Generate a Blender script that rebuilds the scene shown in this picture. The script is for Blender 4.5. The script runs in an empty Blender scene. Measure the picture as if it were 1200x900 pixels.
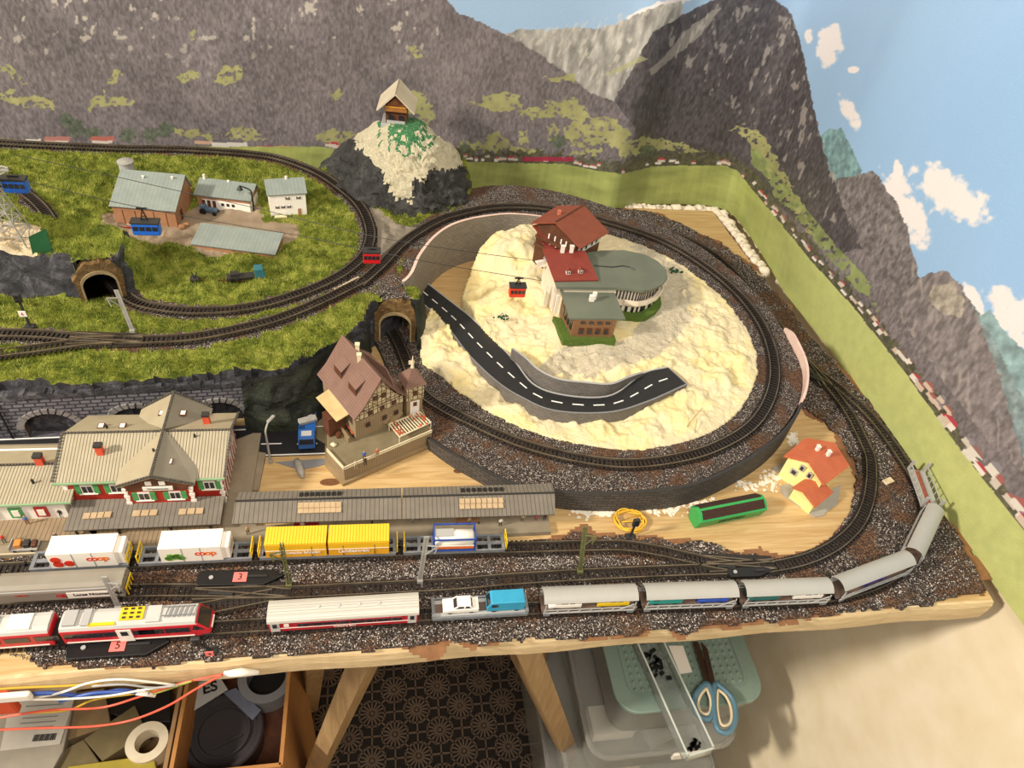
import bpy, math, random
import numpy as np
from mathutils import Vector, Matrix
random.seed(7)
scene = bpy.context.scene
COL = scene.collection
Z0 = 0.8                     # height of the layout's board above the room floor (m)
K = 0.001                    # everything below is written in millimetres on that board

# ------------------------------------------------------------------ camera
FPX = 832.0
CAM = np.array([-97.04, -253.71, 507.23])
def _view(px, py):
    v = np.array([px-600, 450-py, -FPX], float); return v/np.linalg.norm(v)
_up = -_view(455, 1340)
_x = _view(5074, 402); _x -= _x.dot(_up)*_up; _x /= np.linalg.norm(_x)
ROT = np.array([_x, np.cross(_up, _x), _up])       # room axes as rows, camera axes as columns
cam = bpy.data.cameras.new('camera'); cam.sensor_width = 36; cam.lens = FPX/1200*36
cam.clip_start = .01; cam.clip_end = 50
camo = bpy.data.objects.new('camera', cam); COL.objects.link(camo)
camo.matrix_world = Matrix([list(ROT[i])+[CAM[i]*K+(Z0 if i == 2 else 0)] for i in range(3)]+[[0, 0, 0, 1]])
scene.camera = camo

# ------------------------------------------------------------------ light and exposure
scene.view_settings.view_transform = 'Standard'; scene.view_settings.look = 'None'
scene.view_settings.gamma = 1; scene.view_settings.use_curve_mapping = False
scene.view_settings.exposure = -0.07
w = bpy.data.worlds.new('room_light'); scene.world = w; w.use_nodes = True
w.node_tree.nodes['Background'].inputs[0].default_value = (1.0, .9, .8, 1)
w.node_tree.nodes['Background'].inputs[1].default_value = .42
def area(name, loc, target, size, power, col):
    l = bpy.data.lights.new(name, 'AREA'); l.shape = 'DISK'; l.size = size; l.energy = power; l.color = col
    o = bpy.data.objects.new(name, l); COL.objects.link(o)
    o.location = loc; d = Vector(target)-Vector(loc); o.rotation_euler = d.to_track_quat('-Z', 'Y').to_euler()
    return o
area('ceiling_lamp', (-1.8, -.36, 2.02), (0, .25, .8), .22, 62, (1, .9, .77))
area('second_ceiling_lamp', (-.1, -.75, 2.15), (0, .3, .8), .5, 16, (1, .92, .82))

# ------------------------------------------------------------------ pixels of the photograph <-> points on the board
def at(px, py, z=0.0):
    r = ROT @ np.array([px-600, 450-py, -FPX]); t = (z-CAM[2])/r[2]; p = CAM+r*t
    return (float(p[0]), float(p[1]), float(z))
def ats(l, z=None): return [at(*q) if z is None else at(q[0], q[1], z) for q in l]
def on_y(px, py, y):
    r = ROT @ np.array([px-600, 450-py, -FPX]); t = (y-CAM[1])/r[1]; return CAM+r*t
def on_x(px, py, x):
    r = ROT @ np.array([px-600, 450-py, -FPX]); t = (x-CAM[0])/r[0]; return CAM+r*t
def proj(P):
    P = np.atleast_2d(np.asarray(P, float)); c = (P-CAM) @ ROT
    return np.stack([600+FPX*c[:, 0]/-c[:, 2], 450-FPX*c[:, 1]/-c[:, 2]], 1)

# ------------------------------------------------------------------ numpy helpers
def _h(i, j, s):
    n = (i*374761393 + j*668265263 + s*1442695041) & 0xffffffff
    n = ((n ^ (n >> 13))*1274126177) & 0xffffffff
    return ((n ^ (n >> 16)) & 0xffff)/65535.0
def vnoise(x, y, s=0):
    xi = np.floor(x).astype(np.int64); yi = np.floor(y).astype(np.int64)
    fx = x-xi; fy = y-yi; fx = fx*fx*(3-2*fx); fy = fy*fy*(3-2*fy)
    a = _h(xi, yi, s); b = _h(xi+1, yi, s); c = _h(xi, yi+1, s); d = _h(xi+1, yi+1, s)
    return (a*(1-fx)+b*fx)*(1-fy)+(c*(1-fx)+d*fx)*fy
def fbm(x, y, o=4, s=0):
    t = 0; a = .5; n = 0
    for k in range(o):
        t = t+a*vnoise(x*2**k+17*k, y*2**k-9*k, s+k); n += a; a *= .5
    return t/n
def inside(x, y, poly):
    r = np.zeros(x.shape, bool); n = len(poly)
    for i in range(n):
        x1, y1 = poly[i][:2]; x2, y2 = poly[(i+1) % n][:2]
        if y1 == y2: continue
        c = ((y1 > y) != (y2 > y)) & (x < (x2-x1)*(y-y1)/(y2-y1)+x1); r ^= c
    return r
def dist_line(x, y, pts, closed=False):
    d = np.full(x.shape, 1e9); n = len(pts)
    for i in range(n if closed else n-1):
        ax, ay = pts[i][:2]; bx, by = pts[(i+1) % n][:2]
        vx, vy = bx-ax, by-ay; L = vx*vx+vy*vy+1e-9
        t = np.clip(((x-ax)*vx+(y-ay)*vy)/L, 0, 1)
        d = np.minimum(d, np.hypot(x-ax-t*vx, y-ay-t*vy))
    return d
def idw(x, y, ctrl, p=3.0):
    n = np.zeros(x.shape); s = np.zeros(x.shape)
    for cx, cy, cz in ctrl:
        wgt = 1/(np.hypot(x-cx, y-cy)+4)**p; n += wgt*cz; s += wgt
    return n/s
def sm(a, b, x): t = np.clip((x-a)/(b-a), 0, 1); return t*t*(3-2*t)

# ------------------------------------------------------------------ materials
def lin(c):
    if isinstance(c, str): c = [int(c[i:i+2], 16)/255 for i in (0, 2, 4)]
    return tuple(((v/12.92) if v <= .04045 else ((v+.055)/1.055)**2.4) for v in c)+(1,)
class NT:
    def __init__(s, name, rough=.6, metal=0, spec=.5):
        s.m = bpy.data.materials.new(name); s.m.use_nodes = True; s.t = s.m.node_tree
        s.b = s.t.nodes['Principled BSDF']; s.b.inputs['Roughness'].default_value = rough
        s.b.inputs['Metallic'].default_value = metal; s.b.inputs['Specular IOR Level'].default_value = spec
        s.tc = None
    def n(s, typ, **kw):
        x = s.t.nodes.new(typ)
        for k, v in kw.items():
            if k.startswith('_'): setattr(x, k[1:], v)
            else: x.inputs[k.replace('_', ' ')].default_value = v
        return x
    def l(s, a, b): s.t.links.new(a, b)
    def co(s, kind='Object', scale=(1, 1, 1), rot=(0, 0, 0)):
        if not s.tc: s.tc = s.n('ShaderNodeTexCoord')
        mp = s.n('ShaderNodeMapping'); mp.inputs['Scale'].default_value = scale; mp.inputs['Rotation'].default_value = rot
        s.l(s.tc.outputs[kind], mp.inputs[0]); return mp.outputs[0]
    def noise(s, scale, co=None, detail=4, rough=.55, dist=0):
        x = s.n('ShaderNodeTexNoise', Scale=scale, Detail=detail, Roughness=rough, Distortion=dist)
        s.l(co or s.co(), x.inputs['Vector']); return x.outputs['Fac']
    def ramp(s, fac, stops, const=False):
        r = s.n('ShaderNodeValToRGB'); e = r.color_ramp.elements
        if const: r.color_ramp.interpolation = 'CONSTANT'
        while len(e) < len(stops): e.new(.5)
        for k, (p, c) in enumerate(stops): e[k].position = p; e[k].color = lin(c)
        s.l(fac, r.inputs[0]); return r.outputs[0]
    def mix(s, fac, a, b, mode='MIX'):
        x = s.n('ShaderNodeMix', _data_type='RGBA', _blend_type=mode)
        for v, i in ((fac, 0), (a, 6), (b, 7)):
            if hasattr(v, 'is_linked') or hasattr(v, 'links'): s.l(v, x.inputs[i])
            else: x.inputs[i].default_value = v if i == 0 else lin(v)
        return x.outputs[2]
    def math(s, op, a, b=None, c=None):
        x = s.n('ShaderNodeMath', _operation=op)
        for i, v in enumerate((a, b, c)):
            if v is None: continue
            if isinstance(v, (int, float)): x.inputs[i].default_value = v
            else: s.l(v, x.inputs[i])
        return x.outputs[0]
    def color(s, c):
        if isinstance(c, str): s.b.inputs['Base Color'].default_value = lin(c)
        else: s.l(c, s.b.inputs['Base Color'])
    def bump(s, h, strength=.5, dist=.001):
        x = s.n('ShaderNodeBump', Strength=strength, Distance=dist); s.l(h, x.inputs['Height']); s.l(x.outputs[0], s.b.inputs['Normal'])
_M = {}
def plain(name, c, c2=None, sc=120, rough=.6, metal=0, spec=.5, bump=0, detail=4):
    if name in _M: return _M[name]
    n = NT(name, rough, metal, spec)
    if c2 or bump:
        f = n.noise(sc, detail=detail)
        if c2: n.color(n.ramp(f, [(.3, c), (.7, c2)]))
        else: n.color(c)
        if bump: n.bump(f, bump)
    else: n.color(c)
    _M[name] = n.m; return n.m
def uv_stripes(name, c, dark, period, width, rough=.6, axis=0, c2=None, cross=None, bump=.6, sc=90):
    """lines every <period> mm along the surface's own u (0) or v (1)"""
    n = NT(name, rough); sep = n.n('ShaderNodeSeparateXYZ'); n.l(n.co('UV'), sep.inputs[0])
    def line(o, p, wd): return n.math('LESS_THAN', n.math('FRACT', n.math('DIVIDE', o, p)), wd/p)
    f = line(sep.outputs[axis], period, width)
    if cross: f = n.math('MAXIMUM', f, line(sep.outputs[1-axis], cross[0], cross[1]))
    base = n.ramp(n.noise(sc), [(.3, c), (.7, c2 or c)])
    n.color(n.mix(f, base, dark)); inv = n.math('SUBTRACT', 1.0, f); n.bump(inv, bump, .0006)
    return n.m
def bricks(name, c1, c2, mortar, bw, bh, ms=.06, bump=.6, rough=.8, off=.5):
    n = NT(name, rough); b = n.n('ShaderNodeTexBrick', Scale=1.0)
    b.inputs['Brick Width'].default_value = bw; b.inputs['Row Height'].default_value = bh
    b.inputs['Mortar Size'].default_value = ms; b.inputs['Mortar Smooth'].default_value = .3; b.offset = off
    b.inputs['Color1'].default_value = lin(c1); b.inputs['Color2'].default_value = lin(c2); b.inputs['Mortar'].default_value = lin(mortar)
    n.l(n.co('UV'), b.inputs['Vector'])
    n.color(n.mix(n.math('MULTIPLY', n.noise(160), .5), b.outputs['Color'], mortar)); inv = n.math('SUBTRACT', 1.0, b.outputs['Fac']); n.bump(inv, bump, .001)
    return n.m
def gravel_mat(name, brown=.5, cell=1250, dark=1.0):
    n = NT(name, .85); v = n.n('ShaderNodeTexVoronoi', Scale=cell); n.l(n.co(), v.inputs['Vector'])
    sp = n.n('ShaderNodeSeparateColor'); n.l(v.outputs['Color'], sp.inputs[0])
    st = n.ramp(sp.outputs[0], [(0, '211b18'), (.36, '3d322c'), (.6, '5f5249'), (.8, '8a7d73'), (.92, 'cfc5ba')], True)
    big = n.noise(26, detail=5, rough=.6)
    lo = .62-.25*brown
    f = n.ramp(big, [(lo, '000000'), (lo+.08, 'ffffff')])
    st2 = n.mix(f, st, n.ramp(sp.outputs[1], [(0, '3e2c22'), (.5, '684934'), (.8, '8a6648')], True))
    n.color(st2); n.bump(n.math('SUBTRACT', 1.0, n.math('MULTIPLY', v.outputs['Distance'], 1.2)), .9, .0012)
    return n.m
def wood_mat(name, c1, c2, c3, along=(6, 90, 90), knots=True, rough=.55, bump=.1):
    n = NT(name, rough); f = n.noise(3.2, n.co('Object', along), 6, .6, .8)
    base = n.ramp(f, [(.3, c1), (.55, c2), (.72, c3)])
    if knots:
        v = n.n('ShaderNodeTexVoronoi', Scale=1.0); n.l(n.co('Object', (7, 14, 14)), v.inputs['Vector'])
        k = n.ramp(v.outputs['Distance'], [(.05, 'ffffff'), (.10, '000000')])
        base = n.mix(k, base, '7a4a25')
    n.color(base); n.bump(f, bump, .0005); return n.m
M = {}
M['board'] = wood_mat('pine_board', 'b28c58', 'c8a873', 'd6ba8b')
M['fascia'] = wood_mat('rough_sawn_timber', 'c2a577', 'd8bf93', 'e6d3ab', (14, 60, 200), False, .85, .5)
M['leg'] = wood_mat('planed_lath', '8f7048', 'a5865c', 'b4966c', (40, 40, 4), False, .6, .1)
M['gravel'] = gravel_mat('ballast_stones', .5, 1000)
M['gravel2'] = gravel_mat('fine_dark_ballast', .5, 1500)
M['sleeper'] = plain('sleeper_plastic', '1d1815', '2c241f', 300, .5)
M['rail'] = plain('nickel_rail', '6e6354', '968a77', 60, .38, .75)
M['stucco'] = plain('cream_stucco', 'e2d2ae', 'efe2c6', 22, .9, bump=.5, detail=7)
M['white'] = plain('white_plastic', 'ece6da', rough=.4)
M['black'] = plain('black_plastic', '161616', rough=.4)
M['dark'] = plain('dark_grey_plastic', '2e2d2c', rough=.5)
M['grey'] = plain('grey_plastic', '7d7f82', rough=.5)
M['lgrey'] = plain('light_grey_plastic', 'a9a9a6', rough=.45)
M['concrete'] = plain('weathered_grey_post', '8e8c86', 'a5a39b', 200, .7)
M['yellow'] = plain('yellow_plastic', 'e5c21e', rough=.45)
M['red'] = plain('red_plastic', 'c11c20', rough=.35)
M['blue'] = plain('blue_plastic', '1f5fc0', rough=.35)
M['glass'] = plain('dark_glazing', '23252c', rough=.12, spec=.8)
M['tag'] = plain('pink_sticker', 'ee7a72', rough=.5)

# ------------------------------------------------------------------ meshes
class MB:
    def __init__(s): s.v = []; s.f = []; s.m = []
    def add(s, vs, fs, m=0):
        o = len(s.v); s.v += [tuple(map(float, p)) for p in vs]; s.f += [tuple(i+o for i in f) for f in fs]; s.m += [m]*len(fs); return s
    def box(s, c, d, rz=0, m=0, taper=1.0):
        x, y, z = (k/2 for k in d); ca, sa = math.cos(rz), math.sin(rz); vs = []
        for zz in (-z, z):
            t = taper if zz > 0 else 1
            for xx, yy in ((-x, -y), (x, -y), (x, y), (-x, y)):
                xx *= t; yy *= t
                vs.append((c[0]+xx*ca-yy*sa, c[1]+xx*sa+yy*ca, c[2]+zz))
        return s.add(vs, [(3, 2, 1, 0), (4, 5, 6, 7), (0, 1, 5, 4), (1, 2, 6, 5), (2, 3, 7, 6), (3, 0, 4, 7)], m)
    def prism(s, poly, z0, z1, m=0):
        n = len(poly); a = sum(poly[i][0]*poly[(i+1) % n][1]-poly[(i+1) % n][0]*poly[i][1] for i in range(n))
        if a < 0: poly = poly[::-1]
        vs = [(p[0], p[1], z0) for p in poly]+[(p[0], p[1], z1) for p in poly]
        fs = [tuple(range(n))[::-1], tuple(range(n, 2*n))]+[(i, (i+1) % n, n+(i+1) % n, n+i) for i in range(n)]
        return s.add(vs, fs, m)
    def slab(s, pts, t, m=0, dirn=None):
        """polygon in space with thickness t below it"""
        P = [np.array(p, float) for p in pts]; n = len(P)
        nn = sum((np.cross(P[i]-P[0], P[i+1]-P[0]) for i in range(1, n-1)), np.zeros(3)); nn /= np.linalg.norm(nn)+1e-9
        if nn[2] < 0: P = P[::-1]; nn = -nn
        d = -nn*t if dirn is None else np.array(dirn, float)
        vs = [tuple(p) for p in P]+[tuple(p+d) for p in P]
        return s.add(vs, [tuple(range(n)), tuple(range(n, 2*n))[::-1]]+[(i, n+i, n+(i+1) % n, (i+1) % n) for i in range(n)], m)
    def side(s, prof, y0, y1, m=0):
        """(x,z) outline extruded along y"""
        n = len(prof); a = sum(prof[i][0]*prof[(i+1) % n][1]-prof[(i+1) % n][0]*prof[i][1] for i in range(n))
        if a < 0: prof = prof[::-1]
        vs = [(p[0], y0, p[1]) for p in prof]+[(p[0], y1, p[1]) for p in prof]
        return s.add(vs, [tuple(range(n)), tuple(range(n, 2*n))[::-1]]+[(i, n+i, n+(i+1) % n, (i+1) % n) for i in range(n)], m)
    def along(s, prof, x0, x1, m=0):
        """(y,z) outline extruded along x"""
        n = len(prof); a = sum(prof[i][0]*prof[(i+1) % n][1]-prof[(i+1) % n][0]*prof[i][1] for i in range(n))
        if a < 0: prof = prof[::-1]
        vs = [(x0, p[0], p[1]) for p in prof]+[(x1, p[0], p[1]) for p in prof]
        return s.add(vs, [tuple(range(n))[::-1], tuple(range(n, 2*n))]+[(i, (i+1) % n, n+(i+1) % n, n+i) for i in range(n)], m)
    def bar(s, a, b, w, h=None, m=0):
        h = h or w; a = Vector(a); b = Vector(b); d = (b-a).normalized()
        u = d.cross(Vector((0, 0, 1)))
        if u.length < 1e-3: u = Vector((1, 0, 0))
        u.normalize(); v = u.cross(d); vs = []
        for p in (a, b):
            for i, j in ((-1, -1), (1, -1), (1, 1), (-1, 1)): vs.append(p+u*i*w/2+v*j*h/2)
        return s.add(vs, [(0, 1, 2, 3), (7, 6, 5, 4), (0, 4, 5, 1), (1, 5, 6, 2), (2, 6, 7, 3), (3, 7, 4, 0)], m)
    def tube(s, pts, r, n=8, m=0, caps=True):
        P = [Vector(p) for p in pts]; R = r if isinstance(r, (list, tuple)) else [r]*len(P); vs = []
        u = None
        for i, p in enumerate(P):
            d = (P[min(i+1, len(P)-1)]-P[max(i-1, 0)]).normalized()
            if u is None:
                u = d.cross(Vector((0, 0, 1)))
                if u.length < .05: u = Vector((1, 0, 0))
            u = (u-d*u.dot(d)).normalized(); v = d.cross(u)
            for k in range(n):
                a = 2*math.pi*k/n; vs.append(p+(u*math.cos(a)+v*math.sin(a))*R[i])
        fs = [(i*n+k, i*n+(k+1) % n, (i+1)*n+(k+1) % n, (i+1)*n+k) for i in range(len(P)-1) for k in range(n)]
        if caps: fs += [tuple(range(n))[::-1], tuple(range((len(P)-1)*n, len(P)*n))]
        return s.add(vs, fs, m)
    def cyl(s, c, r, h, n=20, m=0, r2=None, axis='z'):
        d = {'z': (0, 0, h), 'y': (0, h, 0), 'x': (h, 0, 0)}[axis]
        return s.tube([c, (c[0]+d[0], c[1]+d[1], c[2]+d[2])], [r, r if r2 is None else r2], n, m)
    def lathe(s, c, prof, n=24, m=0):
        vs = []; k = len(prof)
        for i in range(n):
            a = 2*math.pi*i/n
            for r, z in prof: vs.append((c[0]+r*math.cos(a), c[1]+r*math.sin(a), c[2]+z))
        return s.add(vs, [(i*k+j, ((i+1) % n)*k+j, ((i+1) % n)*k+j+1, i*k+j+1) for i in range(n) for j in range(k-1)], m)
    def blob(s, c, r, n=8, m=0, jit=.15, sq=1.0):
        vs = [(c[0], c[1], c[2]-r*sq)]; q = n//2
        for j in range(1, q):
            t = math.pi*j/q
            for i in range(n):
                a = 2*math.pi*i/n; rr = r*(1+random.uniform(-jit, jit))
                vs.append((c[0]+rr*math.sin(t)*math.cos(a), c[1]+rr*math.sin(t)*math.sin(a), c[2]-rr*math.cos(t)*sq))
        vs.append((c[0], c[1], c[2]+r*sq)); L = len(vs)-1
        fs = [(0, 1+(i+1) % n, 1+i) for i in range(n)]
        for j in range(q-2):
            for i in range(n): fs.append((1+j*n+i, 1+j*n+(i+1) % n, 1+(j+1)*n+(i+1) % n, 1+(j+1)*n+i))
        fs += [(L, 1+(q-2)*n+i, 1+(q-2)*n+(i+1) % n) for i in range(n)]
        return s.add(vs, fs, m)
    def strip(s, A, B, m=0):
        n = len(A); return s.add(list(A)+list(B), [(i, i+1, n+i+1, n+i) for i in range(n-1)], m)
    def build(s, name, mats, parent=None, world=True, smooth=False, bevel=0, suv=None, label=None):
        """world=True: vertices are board millimetres; False: local to the parent"""
        o3 = (0.0, 0.0, 0.0)
        if parent is not None and world: l = parent.location; o3 = (l[0]/K, l[1]/K, (l[2]-Z0)/K)
        off = Z0 if parent is None else 0
        me = bpy.data.meshes.new(name)
        me.from_pydata([((x-o3[0])*K, (y-o3[1])*K, (z-o3[2])*K+off) for x, y, z in s.v], [], s.f)
        uvl = me.uv_layers.new(name='UVMap'); data = np.zeros(len(me.loops)*2)
        for p in me.polygons:
            nx, ny, nz = p.normal
            if abs(nz) > .985: U = (1, 0, 0); W = (0, 1, 0)
            else:
                q = math.hypot(nx, ny); U = (-ny/q, nx/q, 0); W = (-nx*nz/q, -ny*nz/q, q)
                if nz < 0: W = (-W[0], -W[1], W[2])
            for li, vi in zip(p.loop_indices, p.vertices):
                if suv is not None: data[li*2:li*2+2] = suv[vi]; continue
                x, y, z = s.v[vi]; data[li*2] = x*U[0]+y*U[1]; data[li*2+1] = x*W[0]+y*W[1]+z*W[2]
        uvl.data.foreach_set('uv', data)
        for m in (mats if isinstance(mats, (list, tuple)) else [mats]): me.materials.append(M[m] if isinstance(m, str) else m)
        me.polygons.foreach_set('material_index', s.m)
        if smooth: me.polygons.foreach_set('use_smooth', [True]*len(me.polygons))
        me.update(); o = bpy.data.objects.new(name, me); COL.objects.link(o)
        if parent is not None: o.parent = parent
        if bevel:
            b = o.modifiers.new('bevel', 'BEVEL'); b.width = bevel*K; b.segments = 2; b.limit_method = 'ANGLE'
        if label: o['label'] = label
        return o
def np_mesh(name, V, F, mats, midx=None, parent=None, uv=None, colors=None, smooth=False):
    V = np.asarray(V, float)*K
    if parent is None: V[:, 2] += Z0
    else: V -= np.array(parent.location); V[:, 2] += Z0
    me = bpy.data.meshes.new(name); k = F.shape[1]
    me.vertices.add(len(V)); me.vertices.foreach_set('co', V.ravel())
    me.loops.add(F.size); me.loops.foreach_set('vertex_index', F.ravel().astype(np.int32))
    me.polygons.add(len(F)); me.polygons.foreach_set('loop_start', np.arange(0, F.size, k, dtype=np.int32))
    me.polygons.foreach_set('loop_total', np.full(len(F), k, np.int32))
    for m in mats: me.materials.append(M[m] if isinstance(m, str) else m)
    if midx is not None: me.polygons.foreach_set('material_index', np.asarray(midx, np.int32))
    me.polygons.foreach_set('use_smooth', np.full(len(F), smooth))
    me.update(calc_edges=True)
    if uv is not None:
        l = me.uv_layers.new(name='UVMap'); l.data.foreach_set('uv', np.asarray(uv)[F.ravel()].ravel())
    if colors is not None:
        a = me.color_attributes.new('print', 'FLOAT_COLOR', 'POINT'); c = np.ones((len(V), 4)); c[:, :3] = colors; a.data.foreach_set('color', c.ravel())
    o = bpy.data.objects.new(name, me); COL.objects.link(o)
    if parent is not None: o.parent = parent
    return o
def tag(o, label, cat, group=None, kind=None):
    o['label'] = label; o['category'] = cat
    if group: o['group'] = group
    if kind: o['kind'] = kind
    return o
def thing(name, label, cat, loc, rz=0, group=None):
    o = bpy.data.objects.new(name, None); COL.objects.link(o); o.empty_display_size = .01
    o.location = (loc[0]*K, loc[1]*K, loc[2]*K+Z0); o.rotation_euler = (0, 0, rz)
    return tag(o, label, cat, group)
def kids(o): return [c for c in bpy.data.objects if c.parent == o]
def copy_tree(o, parent=None):
    c = o.copy(); COL.objects.link(c)
    if parent: c.parent = parent
    for ch in kids(o): copy_tree(ch, c)
    return c
def text(s, size, pos, xd, yd, mat, parent, name='lettering', ext=.08, align='CENTER', bold=0.0, world=True):
    cu = bpy.data.curves.new(name, 'FONT'); cu.body = s; cu.size = size; cu.align_x = align; cu.align_y = 'CENTER'; cu.extrude = ext; cu.offset = bold
    t = bpy.data.objects.new('t', cu); COL.objects.link(t); dg = bpy.context.evaluated_depsgraph_get(); dg.update()
    me = bpy.data.meshes.new_from_object(t.evaluated_get(dg)); bpy.data.objects.remove(t)
    xd = np.array(xd, float); xd /= np.linalg.norm(xd); yd = np.array(yd, float); yd -= xd*yd.dot(xd); yd /= np.linalg.norm(yd); zd = np.cross(xd, yd)
    o3 = np.zeros(3)
    if parent is not None and world: l = parent.location; o3 = np.array([l[0]/K, l[1]/K, (l[2]-Z0)/K])
    for v in me.vertices:
        p = np.array(pos)-o3+xd*v.co[0]+yd*v.co[1]+zd*v.co[2]; v.co = p*K
    me.materials.clear(); me.materials.append(M[mat] if isinstance(mat, str) else mat)
    me.name = name; o = bpy.data.objects.new(name, me); COL.objects.link(o); o.parent = parent; return o
class Path:
    """smooth line through points given as (px, py, z) of the photograph, resampled every millimetre"""
    def __init__(s, pix, raw=False):
        P = [np.array(q if raw else at(*q)) for q in pix]; P = [2*P[0]-P[1]]+P+[2*P[-1]-P[-2]]; out = []
        for i in range(1, len(P)-2):
            a, b, c, d = P[i-1:i+3]
            t0 = 0; t1 = t0+np.linalg.norm(b-a)**.5; t2 = t1+np.linalg.norm(c-b)**.5; t3 = t2+np.linalg.norm(d-c)**.5
            for t in np.linspace(t1, t2, max(3, int(np.linalg.norm(c-b)/1.5)), endpoint=False):
                A1 = (t1-t)/(t1-t0)*a+(t-t0)/(t1-t0)*b; A2 = (t2-t)/(t2-t1)*b+(t-t1)/(t2-t1)*c; A3 = (t3-t)/(t3-t2)*c+(t-t2)/(t3-t2)*d
                B1 = (t2-t)/(t2-t0)*A1+(t-t0)/(t2-t0)*A2; B2 = (t3-t)/(t3-t1)*A2+(t-t1)/(t3-t1)*A3
                out.append((t2-t)/(t2-t1)*B1+(t-t1)/(t2-t1)*B2)
        out.append(P[-2]); O = np.array(out); s.raw = O
        L = np.concatenate([[0], np.cumsum(np.linalg.norm(np.diff(O, axis=0), axis=1))]); s.L = L[-1]
        n = max(2, int(s.L)); s.s = np.linspace(0, s.L, n); s.p = np.stack([np.interp(s.s, L, O[:, k]) for k in range(3)], 1)
    def pos(s, d): return np.array([np.interp(d, s.s, s.p[:, k]) for k in range(3)])
    def tan(s, d):
        t = s.pos(min(d+2, s.L))-s.pos(max(d-2, 0)); return t/np.linalg.norm(t)
    def find(s, px, py):
        q = proj(s.p); return s.s[np.argmin(np.hypot(q[:, 0]-px, q[:, 1]-py))]
    def offset(s, off, step=3):
        out = []
        for d in np.arange(0, s.L+.01, step):
            p = s.pos(d); t = s.tan(d); out.append((p[0]-t[1]*off, p[1]+t[0]*off, p[2]))
        return out
def track(pix, label, group=None, a=0, raw=False):
    P = Path(pix, raw); c = P.pos(P.L/2)
    t = thing('railway_track', label, 'track', (c[0], c[1], c[2]), 0, group)
    sl = MB(); d = 1.5
    while d < P.L:
        p = P.pos(d); q = P.tan(d); an = math.atan2(q[1], q[0]); sl.box((p[0], p[1], p[2]+.7), (2.0, 15.2, 1.4), an); d += 4.0
    for o in (-4.2, 4.2):
        pts = P.offset(o, 4)
        for i in range(len(pts)-1): sl.bar((pts[i][0], pts[i][1], pts[i][2]+.9), (pts[i+1][0], pts[i+1][1], pts[i+1][2]+.9), 1.8, .7)
    sl.build('sleeper_strip', 'sleeper', t)
    for o in (-4.8, 4.8):
        r = MB(); pts = [(x, y, z+2.3) for x, y, z in P.offset(o, 3)]
        for dz, wd, h in ((0, .85, 1.8),):
            A = []
            for i, p in enumerate(pts):
                q = P.tan(min(i*3, P.L)); nx, ny = -q[1], q[0]
                A.append([(p[0]+nx*k*wd/2, p[1]+ny*k*wd/2, p[2]+j*h/2) for k, j in ((-1, -1), (1, -1), (1, 1), (-1, 1))])
            vs = [v for q in A for v in q]; fs = []
            for i in range(len(A)-1):
                for k in range(4): fs.append((i*4+k, i*4+(k+1) % 4, i*4+4+(k+1) % 4, i*4+4+k))
            r.add(vs, fs+[(0, 1, 2, 3), tuple(len(vs)-4+k for k in (3, 2, 1, 0))])
        r.build('rail', 'rail', t)
    return P
def grid(poly, res, h, keep=None, skirt=0.0, jitter=None):
    xs = [p[0] for p in poly]; ys = [p[1] for p in poly]
    X, Y = np.meshgrid(np.arange(min(xs)-res, max(xs)+2*res, res), np.arange(min(ys)-res, max(ys)+2*res, res), indexing='ij')
    Xc = (X[:-1, :-1]+X[1:, 1:])/2; Yc = (Y[:-1, :-1]+Y[1:, 1:])/2
    wob = 0
    if jitter: wob = (fbm(Xc/jitter[1], Yc/jitter[1], 3, 5)-.5)*2*jitter[0]
    inn = inside(Xc+wob, Yc+wob*.8, poly)
    Z = h(X, Y)
    if keep is not None: inn &= keep(Xc, Yc, Z)
    idx = np.arange(X.size).reshape(X.shape)
    i, j = np.nonzero(inn); F = np.stack([idx[i, j], idx[i+1, j], idx[i+1, j+1], idx[i, j+1]], 1)
    V = np.stack([X.ravel(), Y.ravel(), Z.ravel()], 1)
    pad = np.pad(inn, 1); S = []
    for di, dj, a, b in ((-1, 0, (0, 1), (0, 0)), (1, 0, (1, 0), (1, 1)), (0, -1, (0, 0), (1, 0)), (0, 1, (1, 1), (0, 1))):
        e = pad[1:-1, 1:-1] & ~pad[1+di:pad.shape[0]-1+di, 1+dj:pad.shape[1]-1+dj]
        ii, jj = np.nonzero(e); A = idx[ii+a[0], jj+a[1]]; B = idx[ii+b[0], jj+b[1]]
        S.append(np.stack([A, B], 1))
    S = np.concatenate(S); n = len(V); V2 = V.copy(); V2[:, 2] = skirt
    SF = np.stack([S[:, 1]+n, S[:, 0]+n, S[:, 0], S[:, 1]], 1)[:, ::-1]
    V = np.concatenate([V, V2]); F = np.concatenate([F, SF])
    used = np.zeros(len(V), bool); used[F.ravel()] = True; mp = np.cumsum(used)-1
    return V[used], mp[F], len(i)
# ================================================================== the room
def struct(o): o['kind'] = 'structure'; return o
WX, WY = 449.0, 690.0
fm = plain('room_floor_screed', '4a3d30', '5b4b3a', 8, .9)
struct(MB().box((-400, -300, -805), (2600, 2400, 10)).build('floor', fm))
struct(MB().box((WX+30, -300, 0), (60, 2400, 1600)).build('wall_right', 'stucco'))
struct(MB().box((-450, WY+30, 0), (1860, 60, 1600)).build('wall_back', 'stucco'))

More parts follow.
